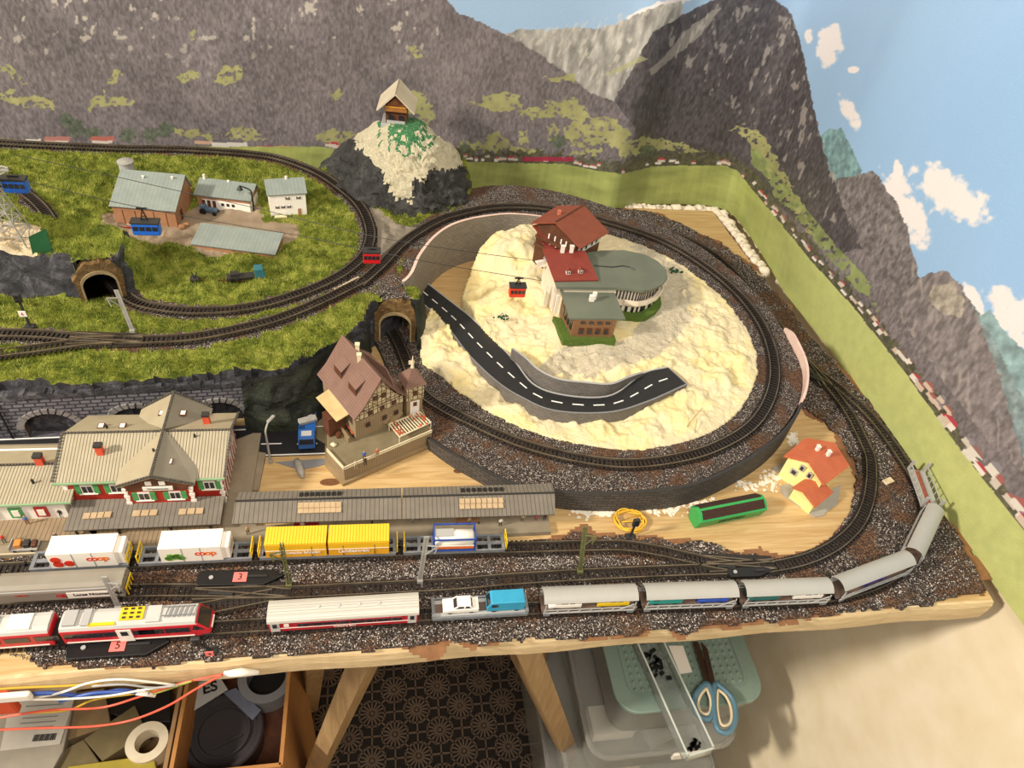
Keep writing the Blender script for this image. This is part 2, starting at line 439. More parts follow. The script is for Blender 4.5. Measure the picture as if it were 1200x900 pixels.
# printed mountain panorama hanging on both walls
def build_mural():
    plan = [(-900, 680), (-500, 680), (-200, 679), (0, 679), (100, 677), (170, 673), (212, 663), (238, 649), (258, 654), (285, 671), (330, 678), (380, 680), (412, 677),
            (428, 668), (437, 652), (441, 610), (440, 560), (436, 500), (433, 455), (436, 400), (441, 330), (442, 200), (441, 60), (442, -160), (441, -420)]
    P = Path([(x, y, 0) for x, y in plan], raw=True)
    s = np.arange(0, P.L, 1.15); z = np.arange(-3, 392, 1.15)
    bx = np.interp(s, P.s, P.p[:, 0]); by = np.interp(s, P.s, P.p[:, 1])
    S, Z = np.meshgrid(s, z, indexing='ij')
    X = np.repeat(bx[:, None], len(z), 1); Y = np.repeat(by[:, None], len(z), 1)
    X = X-(2.0*np.sin(Z/120+S/90))*sm(655, 560, Y)*.8                      # the paper is not quite flat
    V = np.stack([X.ravel(), Y.ravel(), Z.ravel()], 1)
    q = proj(V); C = (V-CAM) @ ROT; bad = C[:, 2] > -30
    px = np.clip(np.where(bad, 3000, q[:, 0]), -1500, 3000); py = np.clip(np.where(bad, 3000, q[:, 1]), -1500, 3000)
    # left-hand part beyond the photograph: mirror it so the print simply goes on
    px = np.where(px < 0, -px, px)
    S = S.ravel(); Z = Z.ravel()
    def n(sc, o=4, sd=0, ax=1.0): return fbm(S/sc, Z/(sc*ax), o, sd)
    def rag(a, sc, sd): return (fbm(px/sc, py/sc, 3, sd)-.5)*2*a
    c3 = lambda h: np.array([int(h[i:i+2], 16)/255 for i in (0, 2, 4)])
    t = np.clip((px-900)/300, 0, 1)[:, None]
    col = c3('93b4d6')*(1-t)+c3('8fb9e6')*t
    hz = np.clip(1-(fbm(px/300, py/300, 3, 9))*1.0-.1, 0, 1)[:, None]; col = col*(1-.5*hz)+c3('b6cbe2')*.5*hz
    def put(mask, c, a=1.0):
        a = (mask*1.0 if mask.dtype == bool else mask)*a
        col[:] = col*(1-a[:, None])+np.atleast_2d(c)*a[:, None]
    def poly(pts, a=2.0, sc=7, sd=1): return inside(px+rag(a, sc, sd), py+rag(a, sc, sd+5), pts)
    def tone(base, sc, amp, sd=0, ax=1.0, o=5):
        return c3(base)*(1+amp*(n(sc, o, sd, ax)[:, None]-.5)*2)
    # clouds
    for cx, cy, rx, ry, an in ((972, 52, 15, 24, 20), (948, 42, 5, 10, 0), (995, 130, 8, 24, -25), (1115, 228, 24, 50, -55), (1062, 245, 17, 48, -25), (1000, 82, 6, 4, 0),
                               (1185, 372, 20, 42, -30), (1140, 350, 8, 20, -30), (780, 6, 40, 7, -20), (1250, 150, 30, 50, 0), (1052, 200, 6, 12, 0)):
        r = math.radians(an); u = (px-cx)*math.cos(r)+(py-cy)*math.sin(r); v = -(px-cx)*math.sin(r)+(py-cy)*math.cos(r)
        d = (u/rx)**2+(v/ry)**2+(fbm(px/10, py/10, 4, 3)-.5)*2.2; put(sm(1.25, .6, d), c3('ece4e2'), .95)
    # far ranges
    tq = tone('8aa6aa', 9, .3, 3); put(poly([(1138, 372), (1160, 362), (1175, 385), (1200, 412), (1400, 470), (1400, 700), (1150, 560)], 3), tq)
    put(poly([(958, 162), (972, 152), (985, 150), (993, 162), (1010, 200), (1000, 220), (962, 215)], 2), tone('76969a', 6, .35, 4))
    put(poly([(1128, 345), (1142, 360), (1165, 400), (1200, 470), (1200, 560), (1130, 500)], 3), tone('7f8f92', 6, .35, 8))
    rock = tone('a09e98', 7, .38, 6, 2.5)
    put(poly([(590, 40), (612, 34), (640, 36), (668, 32), (700, 34), (722, 28), (742, 18), (760, 12), (800, 0), (800, 120), (680, 120), (600, 70)], 3, 6), rock)
    st = sm(.55, .7, fbm((px+py*.5)/3.5, (py-px*.5)/14, 4, 12)); put(poly([(600, 42), (800, 0), (800, 70), (690, 95), (640, 62)], 3)*st, c3('d3cdc0'), .6)
    # right wall peaks
    grey = tone('736e6f', 3, .42, 7, 1.6)
    put(poly([(960, 205), (975, 210), (990, 207), (1008, 203), (1022, 199), (1034, 215), (1050, 236), (1062, 268), (1075, 315), (1090, 380), (1110, 500), (1000, 420), (950, 260)], 3, 8), grey)
    put(poly([(1058, 345), (1075, 328), (1092, 320), (1108, 318), (1122, 330), (1138, 355), (1158, 400), (1172, 440), (1188, 500), (1205, 560), (1120, 520), (1070, 430)], 3, 8), tone('7f7879', 3.5, .38, 11, 2.0))
    put(poly([(1092, 335), (1118, 330), (1130, 352), (1128, 372), (1105, 368), (1090, 352)], 3), tone('a39b90', 5, .35, 14))
    pale = sm(.6, .75, fbm(px/5, py/26, 4, 21)); put(poly([(1030, 250), (1100, 350), (1160, 470), (1190, 545), (1120, 520), (1060, 400)], 3)*pale, c3('b0a79e'), .55)
    # the big dark forested slopes
    forest = tone('6f696b', 2.0, .32, 2, 2.2)*(.88+.3*n(60, 3, 4)[:, None])
    left = [(-2000, -1500), (430, -60), (520, -6), (535, 14), (560, 24), (600, 44), (640, 68), (668, 90), (690, 108), (720, 118), (745, 75), (765, 38), (795, 20), (825, 6), (850, -8), (880, -14), (908, -2), (928, 18),
            (940, 60), (950, 110), (960, 150), (968, 190), (985, 235), (1010, 290), (1030, 330), (1060, 380), (1100, 440), (1160, 520), (1230, 580), (1230, 720), (860, 300), (-2000, 500)]
    put(poly(left, 2.5, 6), forest)
    dk = tone('4e4a4d', 2.6, .45, 16, 2.2)
    put(poly([(720, 118), (745, 75), (765, 38), (795, 20), (825, 6), (850, -8), (908, -2), (928, 18), (940, 60), (950, 110), (960, 150), (968, 190), (985, 235), (1010, 290), (980, 300), (900, 230), (790, 195), (740, 190), (745, 150)], 3, 8), dk, .9)
    streak = sm(.60, .72, fbm((px+.35*py)/5, (py-.35*px)/15, 5, 31)); put(poly([(770, 40), (850, 0), (925, 20), (955, 140), (1010, 290), (960, 250), (900, 160), (830, 110)], 4)*streak, c3('aaa39c'), .7)
    put(poly([(775, 70), (800, 40), (835, 12), (846, 10), (820, 42), (790, 66), (764, 88), (760, 82)], 2), c3('b6b1a6'), .55)
    put(poly([(708, 88), (750, 66), (760, 68), (735, 80), (712, 90)], 1.5), c3('a6a77c'), .7)
    # pale snow chutes and screes high on the left slope
    f = sm(.70, .77, fbm(px/9, py/11, 4, 41))*sm(120, 20, py)*(px < 520); put(f, c3('c9c1b4'), .8)
    # bright meadows
    for pts in ([(0, 72), (12, 76), (24, 92), (34, 100), (26, 98), (10, 86), (0, 82)], [(0, 108), (14, 104), (28, 114), (50, 112), (64, 120), (66, 130), (40, 124), (18, 122), (0, 116)],
                [(104, 118), (112, 110), (140, 112), (158, 118), (150, 124), (124, 122), (108, 130)], [(120, 104), (136, 80), (142, 82), (134, 94), (124, 106)], [(250, 96), (262, 78), (282, 76), (286, 88), (270, 98), (256, 99)],
                [(208, 94), (222, 80), (234, 84), (228, 94), (212, 97)], [(196, 148), (222, 150), (262, 160), (240, 164), (214, 158)], [(262, 160), (280, 148), (300, 154), (312, 162), (290, 164)],
                [(366, 158), (390, 152), (412, 150), (420, 160), (400, 166), (372, 166)], [(386, 108), (398, 100), (402, 112), (394, 118)], [(220, 40), (228, 36), (232, 42), (224, 50)],
                [(478, 56), (486, 52), (494, 66), (488, 70)], [(476, 128), (486, 102), (502, 116), (512, 138), (500, 150), (486, 140)],
                [(540, 112), (560, 118), (590, 108), (606, 110), (612, 126), (590, 130), (566, 128)], [(604, 128), (630, 124), (656, 134), (640, 140), (616, 138)], [(636, 122), (656, 118), (676, 112), (688, 126), (690, 142), (670, 140), (650, 136)],
                [(632, 86), (652, 90), (674, 88), (680, 94), (650, 96)], [(660, 150), (690, 136), (720, 140), (742, 158), (732, 172), (700, 170), (668, 172)], [(536, 168), (570, 166), (610, 172), (640, 176), (610, 180), (540, 180)],
                [(608, 156), (618, 152), (622, 168), (612, 170)], [(566, 160), (586, 152), (596, 168), (572, 172)], [(640, 150), (652, 146), (654, 166), (640, 170)], [(672, 176), (706, 172), (704, 180), (668, 184)],
                [(716, 172), (760, 160), (800, 168), (826, 178), (800, 182), (760, 176), (730, 184)],
                [(854, 150), (880, 148), (900, 162), (912, 190), (930, 220), (944, 250), (956, 285), (940, 262), (922, 232), (900, 205), (884, 178), (870, 160)]):
        put(poly(pts, 6.5, 8, 51)*sm(.36, .42, fbm(px/5, py/4, 3, 58)), tone('a3a26c', 12, .16, 8), .9)
    for cx, cy, r in ((88, 150, 12), (78, 140, 8), (110, 156, 9), (150, 158, 10), (176, 158, 10), (195, 152, 10), (655, 166, 9), (760, 178, 10), (545, 175, 8)):
        put(sm(1.2, .7, ((px-cx)/r)**2+((py-cy)/(r*.9))**2+(fbm(px/4, py/4, 3, 61)-.5)*1.5), tone('55614e', 3, .45, 62), .75)
    # dark trees and village strip, then the bright field
    edge = [(-2000, 168), (380, 172), (430, 182), (520, 189), (600, 191), (660, 192), (700, 200), (728, 204), (765, 195), (800, 194), (850, 194), (864, 200), (880, 220), (905, 250), (950, 305), (1000, 360), (1060, 436), (1120, 520), (1200, 622), (1300, 740), (2600, 2000)]
    d = dist_line(px, py, edge); above = ~inside(px, py, edge+[(2600, 3000), (-2000, 3000)])
    put((d < 5+17*fbm(px/5, py/5, 3, 71)) & above & (px > 500), tone('55543f', 3, .5, 72), .8)
    put((d < 34) & (d > 12+12*fbm(px/12, py/12, 3, 77)) & above & (px > 880) & (px < 1000+40*fbm(py/9, px/9, 3, 75)) & (fbm(px/5, py/5, 3, 76) > .4), tone('8b9a5c', 10, .2, 73), .8)
    rnd = random.Random(11)
    L = [np.array(e, float) for e in edge[1:-2]]; seg = []
    for i in range(len(L)-1):
        m = int(np.linalg.norm(L[i+1]-L[i])/7)
        for k in range(m): seg.append((L[i]+(L[i+1]-L[i])*(k+rnd.random())/m, L[i+1]-L[i]))
    for p, v in seg:
        v = v/np.linalg.norm(v); nr = np.array([v[1], -v[0]]); big = .85+1.3*sm(950, 1200, np.array(p[0]))+(.25 if p[0] < 500 else 0)
        off = rnd.uniform(1.5, 8)+rnd.uniform(0, 9)*float(sm(900, 1100, np.array(p[0]))); wd = rnd.uniform(2, 5.5)*big; hh = rnd.uniform(1.6, 3.4)*big
        if rnd.random() < .3: continue
        c = p+nr*off; near = np.nonzero((np.abs(px-c[0]) < 22) & (np.abs(py-c[1]) < 22))[0]; u = (px[near]-c[0])*v[0]+(py[near]-c[1])*v[1]; q = (px[near]-c[0])*nr[0]+(py[near]-c[1])*nr[1]
        for k_, msk, cc in ((0, (np.abs(u) < wd) & (q > -hh) & (q < hh*.4), rnd.choice(['d9d2c6', 'c9c0b2', 'e2dbd0', 'cbb8a6'])), (1, (np.abs(u) < wd*1.15*(1-(q-hh*.4)/(hh*1.6))) & (q >= hh*.4) & (q < hh*1.4), rnd.choice(['8d5a58', 'a4605c', '8f6a66', '7d6a62', 'b3404e', '8a848c', '6f6a68']))):
            col[near[msk]] = c3(cc)
    for x0, x1, y0, y1, c in ((52, 82, 160, 165, 'b77a70'), (106, 134, 160, 165, 'b8695c'), (320, 343, 171, 177, 'c58f68'), (356, 378, 172, 177, 'c4553e'), (300, 319, 171, 176, 'b02f5a'), (228, 248, 165, 169, 'c9a58c'), (612, 672, 184, 189, 'a03048'), (30, 48, 163, 166, 'e0dcd0'),
                              (53, 80, 165, 168, 'd9cfc0'), (108, 132, 165, 168, 'd9cfc0'), (322, 340, 177, 182, 'b8a890'), (357, 375, 177, 182, 'dcd6c8'), (248, 290, 167, 172, 'd8d4cc')):
        put((px > x0) & (px < x1) & (py > y0) & (py < y1), c3(c), .9)
    field = inside(px+rag(.8, 4, 81), py+rag(.8, 4, 82), edge+[(2600, 3000), (-2000, 3000)])
    g = tone('9aa25e', 40, .16, 83, .3)*(.93+.14*fbm((px+py*.2)/4, (py-px*.7)/40, 3, 84)[:, None])
    g2 = c3('bcc27c')*(.95+.1*n(8, 3, 86)[:, None]); tt = sm(860, 1000, px)[:, None]; g = g*(1-tt)+g2*tt
    put(field, g)
    cn = np.clip(col, 0, 1); linear = np.where(cn <= .04045, cn/12.92, ((cn+.055)/1.055)**2.4)
    ns, nz = len(s), len(z); idx = np.arange(ns*nz).reshape(ns, nz)
    F = np.stack([idx[:-1, :-1].ravel(), idx[1:, :-1].ravel(), idx[1:, 1:].ravel(), idx[:-1, 1:].ravel()], 1)
    m = NT('printed_paper', .42, 0, .5); a = m.n('ShaderNodeAttribute', _attribute_name='print')
    m.color(m.mix(.15, a.outputs['Color'], m.ramp(m.noise(900, detail=3), [(.3, '808080'), (.7, 'ffffff')]), 'MULTIPLY')); m.bump(m.noise(9, m.co('Object', (1, 1, .25)), 2), .25, .01)
    o = np_mesh('panorama_backdrop', V, F, [m.m], colors=linear, smooth=True)
    tag(o, 'glossy printed mountain panorama on paper hanging along the back and right walls', 'backdrop')
build_mural()
# loose plaster showing between the board and the paper
pl = MB()
ps = [(250, 664), (300, 664), (350, 666), (402, 667), (418, 655), (421, 620), (424, 560), (427, 500)]
for i in range(240):
    k = i/239*(len(ps)-1); j = min(int(k), len(ps)-2); f = k-j
    x = ps[j][0]*(1-f)+ps[j+1][0]*f; y = ps[j][1]*(1-f)+ps[j+1][1]*f
    pl.blob((x+random.uniform(-4, 4), y+random.uniform(-3, 5), -7+random.uniform(-2, 4)), random.uniform(4, 8), 7, 0, .3)
tag(pl.build('plaster_rim', plain('rough_plaster', 'd8cab0', 'e9decb', 200, .95, bump=.6), smooth=True), 'crumbly white plaster filling the gap behind the far corner of the board', 'plaster', kind='stuff')

# ------------------------------------------------------------------ the board
bt = thing('layout_table', 'pine layout board with a pale rough sawn front edge on crossed wooden trestles', 'table', (0, 300, -20))
EDGE = [(-760, 0), (427, 0), (431, 106), (415, 454), (404, 657), (-760, 660)]
MB().prism(EDGE, -20, 0).build('board', 'board', bt)
fr = MB(); n = 240; pv = []
for i in range(n+1):
    x0 = -760+1187*i/n; a = 3+1.0*math.sin(x0*.05)+.8*float(fbm(np.array([x0/4.0]), np.array([.3]), 3, 2)[0]); pv += [(x0, 1, -.4), (x0, -a*.6, -.6), (x0, -a, -5), (x0, -a-.3, -14), (x0, -a*.8, -25.5), (x0, 1, -26)]
fr.add(pv, [(i*6+k, i*6+(k+1) % 6, i*6+6+(k+1) % 6, i*6+6+k) for i in range(n) for k in range(6)]+[(0, 1, 2, 3, 4, 5), tuple(n*6+k for k in (5, 4, 3, 2, 1, 0))])
fr.build('front_edge', 'fascia', bt)
MB().box((-160, 640, -32), (1150, 26, 24)).build('rear_batten', 'leg', bt)
def under(px, py, z): return at(px, py, z)
def lath(name, a, b, w, h): MB().bar(a, b, w, h).build(name, 'leg', bt)
lath('leg', (-100, 24, -22), (-235, 130, -797), 34, 18)
lath('leg', (-150, 50, -22), (-225, 300, -797), 20, 30)
lath('leg', (5, 24, -22), (228, 150, -797), 30, 22)
lath('leg', (34, 50, -22), (200, 330, -797), 22, 26)

# ------------------------------------------------------------------ ballast on the board
GP = [(-60, 752), (35, 757), (45, 781), (150, 781), (250, 772), (400, 765), (550, 752), (610, 748), (700, 745), (780, 738), (800, 746), (812, 738), (860, 730), (1000, 718), (1100, 705), (1157, 691),
      (1135, 650), (1112, 615), (1090, 585), (1068, 540), (1035, 490), (992, 440), (955, 400), (915, 350), (880, 312), (840, 284), (790, 258), (755, 247), (715, 243), (640, 240), (640, 300), (760, 310), (860, 380), (890, 440), (930, 470),
      (975, 500), (1002, 538), (1004, 573), (998, 600), (981, 622), (967, 640), (940, 650), (908, 657), (879, 650), (850, 645), (840, 635), (800, 634), (762, 631), (735, 632), (707, 629), (700, 634), (672, 625), (657, 632), (600, 636), (560, 632), (300, 640), (0, 655), (-60, 659)]
V, F, _ = grid(ats(GP, 2.2), 2.0, lambda x, y: 2.0+1.1*fbm(x/3, y/3, 3, 1)+.5*fbm(x/25, y/25, 2, 3), skirt=0.0, jitter=(6, 12))
tag(np_mesh('ballast', V, F, ['gravel'], smooth=False), 'grey brown speckled ballast under the board level tracks', 'gravel', kind='stuff')
V, F, _ = grid(ats(GP, .5), 2.5, lambda x, y: .35+.2*fbm(x/4, y/4, 2, 6), skirt=0.0, jitter=(24, 30))
tag(np_mesh('brown_glue', V, F, [plain('dried_brown_glue', '7a5233', '8f6642', 120, .6)]), 'brown dried glue showing along the rim of the ballast', 'glue stain', kind='stuff')
# scattered loose stones along the front
def pebbles(n, poly, z, name, label, seed, r0=.5, r1=1.1, mats=None, avoid=None):
    R = random.Random(seed); xs = [p[0] for p in poly]; ys = [p[1] for p in poly]; V = []; F = []; MI = []
    base = np.array([(1, 0, 0), (-1, 0, 0), (0, 1, 0), (0, -1, 0), (0, 0, 1), (0, 0, -1)], float)
    fc = [(0, 2, 4), (2, 1, 4), (1, 3, 4), (3, 0, 4), (2, 0, 5), (1, 2, 5), (3, 1, 5), (0, 3, 5)]
    while len(V) < n*6:
        x, y = R.uniform(min(xs), max(xs)), R.uniform(min(ys), max(ys))
        if not inside(np.array([x]), np.array([y]), poly)[0]: continue
        if avoid is not None and min(np.hypot(avoid[:, 0]-x, avoid[:, 1]-y)) < 8.8: continue
        r = R.uniform(r0, r1); q = base*[r*R.uniform(.7, 1.2), r*R.uniform(.7, 1.2), r*R.uniform(.6, 1)]; a = R.uniform(0, 3); ca, sa = math.cos(a), math.sin(a)
        o = len(V); mi = R.choice((0, 0, 0, 1, 1, 1, 2)); zz = z(x, y) if callable(z) else z
        for b in q: V.append((x+b[0]*ca-b[1]*sa, y+b[0]*sa+b[1]*ca, zz+b[2]))
        for f in fc: F.append((o+f[0], o+f[1], o+f[2])); MI.append(mi)
    return tag(np_mesh(name, V, np.array(F), mats or ['st1', 'st2', 'st3'], MI), label, 'gravel', kind='stuff')
M['st1'] = plain('dark_stone', '332b27', rough=.9); M['st2'] = plain('grey_stone', '6f645b', rough=.9); M['st3'] = plain('pale_stone', 'd3cbc2', rough=.9)
# ------------------------------------------------------------------ grass plateau on the left
RING = [ # centre, inner, outer (px, py), height
 ((440, 350), (462, 345), (420, 352), 8), ((455, 380), (472, 372), (434, 388), 8), ((468, 405), (487, 396), (448, 414), 9), ((494, 461), (520, 442), (470, 484), 11), ((520, 480), (540, 458), (500, 508), 13), ((551, 495), (566, 477), (532, 529), 16),
 ((580, 509), (592, 491), (565, 546), 18), ((613, 522), (622, 504), (600, 563), 20), ((674, 538), (680, 519), (668, 574), 23), ((735, 545), (735, 526), (740, 574), 26), ((797, 538), (788, 520), (808, 565), 29), ((837, 526), (825, 509), (860, 543), 31),
 ((878, 502), (860, 487), (908, 511), 33), ((899, 473), (878, 462), (934, 476), 36), ((907, 438), (888, 432), (940, 436), 38), ((899, 397), (882, 400), (925, 399), 41), ((878, 361), (862, 367), (900, 358), 44), ((843, 326), (832, 334), (858, 316), 46),
 ((784, 287), (776, 297), (798, 275), 50), ((715, 262), (708, 272), (728, 246), 54), ((640, 245), (640, 256), (646, 222), 58), ((595, 243), (597, 252), (592, 216), 59), ((570, 245), (573, 254), (558, 219), 60), ((545, 250), (550, 258), (530, 228), 60.5),
 ((520, 257), (529, 265), (500, 240), 61), ((495, 270), (510, 278), (480, 258), 62), ((470, 288), (493, 299), (455, 276), 63), ((447, 312), (478, 327), (430, 296), 64), ((420, 336), (445, 346), (400, 322), 64.5)]
def ring_lines():
    c = Path([(a[0], a[1], z) for a, i, o, z in RING]); i_ = [at(i[0], i[1], z) for a, i, o, z in RING]; o_ = [at(o[0], o[1], z) for a, i, o, z in RING]
    return c, Path(i_, raw=True), Path(o_, raw=True)
RC, RI, RO = ring_lines()
PL = [(-220, 465), (-60, 456), (0, 449), (100, 449), (200, 443), (285, 433), (330, 430), (368, 414), (400, 396), (425, 378), (436, 353), (470, 350), (490, 352), (494, 338), (467, 331), (476, 303), (490, 282), (509, 265), (534, 252)]
PLm = None
PORT1 = at(124, 352, 59); PORT2 = at(462, 402, 8)
LOOP = [(-60, 163, 77), (0, 168, 77), (75, 172, 77), (150, 175, 77), (200, 175.5, 77), (250, 178, 77), (300, 182, 76), (325, 186, 75.5), (350, 194, 75), (375, 205, 74), (400, 222, 73), (420, 240, 71), (431, 260, 69.5), (434, 280, 68), (425, 302, 67), (405, 320, 66), (375, 336, 65), (337, 350, 64), (300, 360, 63), (262, 365, 62), (225, 366, 61), (187, 362, 60), (162, 356, 60), (146, 346, 60), (134, 334, 60), (126, 322, 60)]
LOW = [(-60, 392, 65), (0, 392, 65), (50, 393.5, 65), (100, 398, 65), (150, 400, 65), (175, 400, 65), (225, 397, 65), (275, 388, 65), (325, 375, 65), (375, 355, 65), (412, 337, 65), (430, 328, 64.5)]
LOOPP = Path(LOOP); LOWP = Path(LOW)
_bk = [p for p in LOOPP.offset(11.5, 12) if p[0] < -165 and p[1] > 560][::-1]
PLm = ats(PL, 60)+[(22, 580), (22, 660), (-120, 660), (-150, 600)]+_bk+[(-760, _bk[-1][1]), (-760, 235)]
INNER = [(-20, 208, 75), (0, 214, 75), (20, 222, 75), (38, 234, 75), (52, 248, 75), (62, 263, 75)]
INP = Path(INNER)
HILL = [(-470, 335), (-410, 336), (-372, 334)]+[PORT1[:2]]+[(-330, 343), (-312, 356), (-300, 380), (-312, 400), (-345, 412), (-380, 415), (-410, 428), (-470, 425), (-560, 420), (-760, 420), (-760, 335)]
ctrl = [at(*q) for q in ((0, 195, 72), (100, 200, 72), (120, 215, 70), (200, 205, 68), (300, 205, 72), (340, 225, 70), (385, 245, 70), (410, 275, 66), (395, 300, 65), (370, 320, 64), (300, 350, 62), (260, 355, 60.5), (200, 352, 60), (175, 345, 59),
        (140, 262, 60), (200, 288, 60), (240, 300, 60), (330, 302, 60), (345, 262, 60), (300, 258, 60), (250, 250, 60), (150, 245, 60), (360, 250, 60), (230, 225, 61), (110, 262, 64), (90, 240, 67), (60, 235, 70), (330, 330, 61), (220, 320, 62), (380, 290, 62), (180, 310, 64),
        (50, 430, 62), (150, 435, 60), (250, 430, 58), (300, 424, 58), (350, 402, 60), (400, 376, 61), (440, 350, 61), (480, 336, 62), (0, 440, 62), (30, 370, 64), (80, 385, 63.5), (150, 382, 63), (250, 376, 62.5), (350, 358, 63))]
for Pp in (LOOPP, LOWP, INP):
    for d in np.arange(0, Pp.L, 22):
        p = Pp.pos(d); ctrl.append((p[0], p[1], p[2]-.6))
for d in np.arange(RC.L-260, RC.L, 20):
    p = RC.pos(d); ctrl.append((p[0], p[1], p[2]-1.5))
def hill_bump(x, y):
    ins = inside(x, y, HILL); d = np.where(ins, dist_line(x, y, HILL, True), 0); u = -(x-PORT1[0])*.42+(y-PORT1[1])*.906
    t = ((x-PORT1[0])*.906+(y-PORT1[1])*.42); port = np.abs(t) < 17
    r = sm(0, 16, d)*np.where(x > PORT1[0]+16, sm(-6, 34, d), 1.0); r = np.where(port & ins & (u < 22), (u > 4.0)*1.0, r)
    return 41*r*(.94+.12*fbm(x/22, y/22, 3, 9))
def terrain_h(x, y):
    h = idw(x, y, ctrl)
    dt = np.minimum(np.minimum(dist_line(x, y, LOOPP.p[::8]), dist_line(x, y, LOWP.p[::8])), dist_line(x, y, RC.p[::8]))
    soft = sm(9, 24, dt)
    yard = sm(14, 34, dist_line(x, y, [(-345, 480), (-290, 490), (-240, 480), (-190, 490)]))
    h = h+soft*yard*((fbm(x/24, y/24, 4, 2)-.45)*16+(fbm(x/6, y/6, 3, 7)-.5)*4)+(1-soft)*(fbm(x/3, y/3, 2, 4)-.5)*.8
    h = h+hill_bump(x, y)
    e = dist_line(x, y, PLm[:16]); h = h-4*sm(7, 0, e)*(fbm(x/8, y/8, 2, 5))
    # away from the camera's side of the ring the plateau falls to the board
    return h
def keep(x, y, Z):
    k = np.ones(x.shape, bool)
    zz = np.maximum.reduce([Z[:-1, :-1], Z[1:, :-1], Z[:-1, 1:], Z[1:, 1:]])-np.minimum.reduce([Z[:-1, :-1], Z[1:, :-1], Z[:-1, 1:], Z[1:, 1:]])
    t = (x-PORT1[0])*.906+(y-PORT1[1])*.42; u = -(x-PORT1[0])*.42+(y-PORT1[1])*.906
    k &= ~((np.abs(t) < 13.5) & (u > -8) & (u < 26) & (zz > 6))
    return k
V, F, ntop = grid(PLm, 2.0, terrain_h, keep, skirt=0.0)
cx = V[F].mean(1); nrm = np.cross(V[F[:, 1]]-V[F[:, 0]], V[F[:, 3]]-V[F[:, 0]]); nrm /= np.linalg.norm(nrm, axis=1)[:, None]+1e-9
mi = np.zeros(len(F), int)
X_, Y_ = cx[:, 0], cx[:, 1]
dtr = np.minimum(np.minimum(dist_line(X_, Y_, LOOPP.p[::6]), dist_line(X_, Y_, LOWP.p[::6])), dist_line(X_, Y_, INP.p[::6]))
drc = dist_line(X_, Y_, RC.p[::6])
wv = (fbm(X_/5, Y_/5, 3, 21)-.5)*9
hb = hill_bump(X_, Y_); mi[((dtr+wv < 11.5) | (drc+wv < 14)) & (hb < 4)] = 1
yard = inside(X_+wv, Y_+wv, [p[:2] for p in ats([(118, 262), (135, 250), (200, 262), (240, 240), (300, 236), (312, 262), (350, 262), (350, 285), (240, 302), (225, 292), (150, 282), (128, 275)], 60)]); mi[yard] = 2
fr_ = dist_line(X_, Y_, HILL[:5])
mi[(hb > 2) & (fr_ < 17+wv) & (Y_ < 405) & (X_ < -330) & (np.abs(nrm[:, 2]) < .9)] = 3
mi[(np.abs(nrm[:, 2]) < .42) & ~((hb > 1) & (X_ > PORT1[0]+17))] = 3
mi[ntop:] = 3
top = inside(X_, Y_, [(-470, 352), (-405, 350), (-404, 372), (-412, 392), (-470, 392)]); mi[top & (nrm[:, 2] > .5)] = 4
grey_gap = inside(X_, Y_, [p[:2] for p in ats([(434, 245), (470, 262), (500, 262), (470, 285), (440, 300), (436, 270)], 66)]); mi[grey_gap & (dtr > 8.5) & (drc > 8.5)] = 5
wstrip = inside(X_, Y_, [p[:2] for p in ats([(362, 356), (420, 322), (424, 326), (372, 352), (362, 360)], 65)]); mi[wstrip] = 4
def grass_mat():
    n = NT('static_grass', .95, 0, .15); f = n.noise(60, detail=6, rough=.7); g = n.noise(900, detail=2)
    c = n.ramp(f, [(.32, '31371a'), (.44, '5f6a2a'), (.54, '8e933c'), (.68, 'b4b060')])
    n.color(n.mix(n.math('MULTIPLY', g, .5), c, '4f6216')); n.bump(g, 1.0, .002); return n.m
M['grass'] = grass_mat()
M['blade'] = (lambda n: (n.color(n.ramp(n.noise(75, detail=5, rough=.75), [(.34, '3c451c'), (.46, '74802f'), (.56, 'a2a84a'), (.68, 'cbc878')])), n.m)[1])(NT('grass_fibre', .8, 0, .2))
M['dirt'] = plain('yard_dirt', '7d6c58', '9a8972', 60, .9, bump=.3)
def rock_mat(name, a, b, c, sc=55):
    n = NT(name, .75, 0, .4); f = n.noise(sc, detail=8, rough=.7, dist=.6); n.color(n.ramp(f, [(.32, a), (.52, b), (.72, c)])); n.bump(f, 1.0, .006); return n.m
M['rock'] = rock_mat('painted_rock', '1c1d20', '3c3c40', '77757a')
M['foamtop'] = rock_mat('bare_plaster', 'd3bc94', 'e5d2ad', 'efe0c2', 90)
M['card'] = plain('grey_cardboard', '7b7264', '857c6e', 300, .8)
m2 = np.ones(len(F), bool); t1_ = (X_-PORT1[0])*.906+(Y_-PORT1[1])*.42; u1_ = -(X_-PORT1[0])*.42+(Y_-PORT1[1])*.906; m2[ntop:] &= ~((np.abs(t1_[ntop:]) < 15) & (u1_[ntop:] > -12) & (u1_[ntop:] < 32)); m2[ntop:] &= ~((np.abs(X_[ntop:]-PORT2[0]-1) < 17) & (Y_[ntop:] > PORT2[1]-25) & (Y_[ntop:] < PORT2[1]+45)); F = F[m2]; mi = mi[m2]
hl = np_mesh('grass_hill', V, F, ['grass', 'gravel2', 'dirt', 'rock', 'foamtop', 'card'], mi, smooth=False)
tag(hl, 'raised grass landscape with ballast and rock faces carrying the left hand tracks', 'landscape')
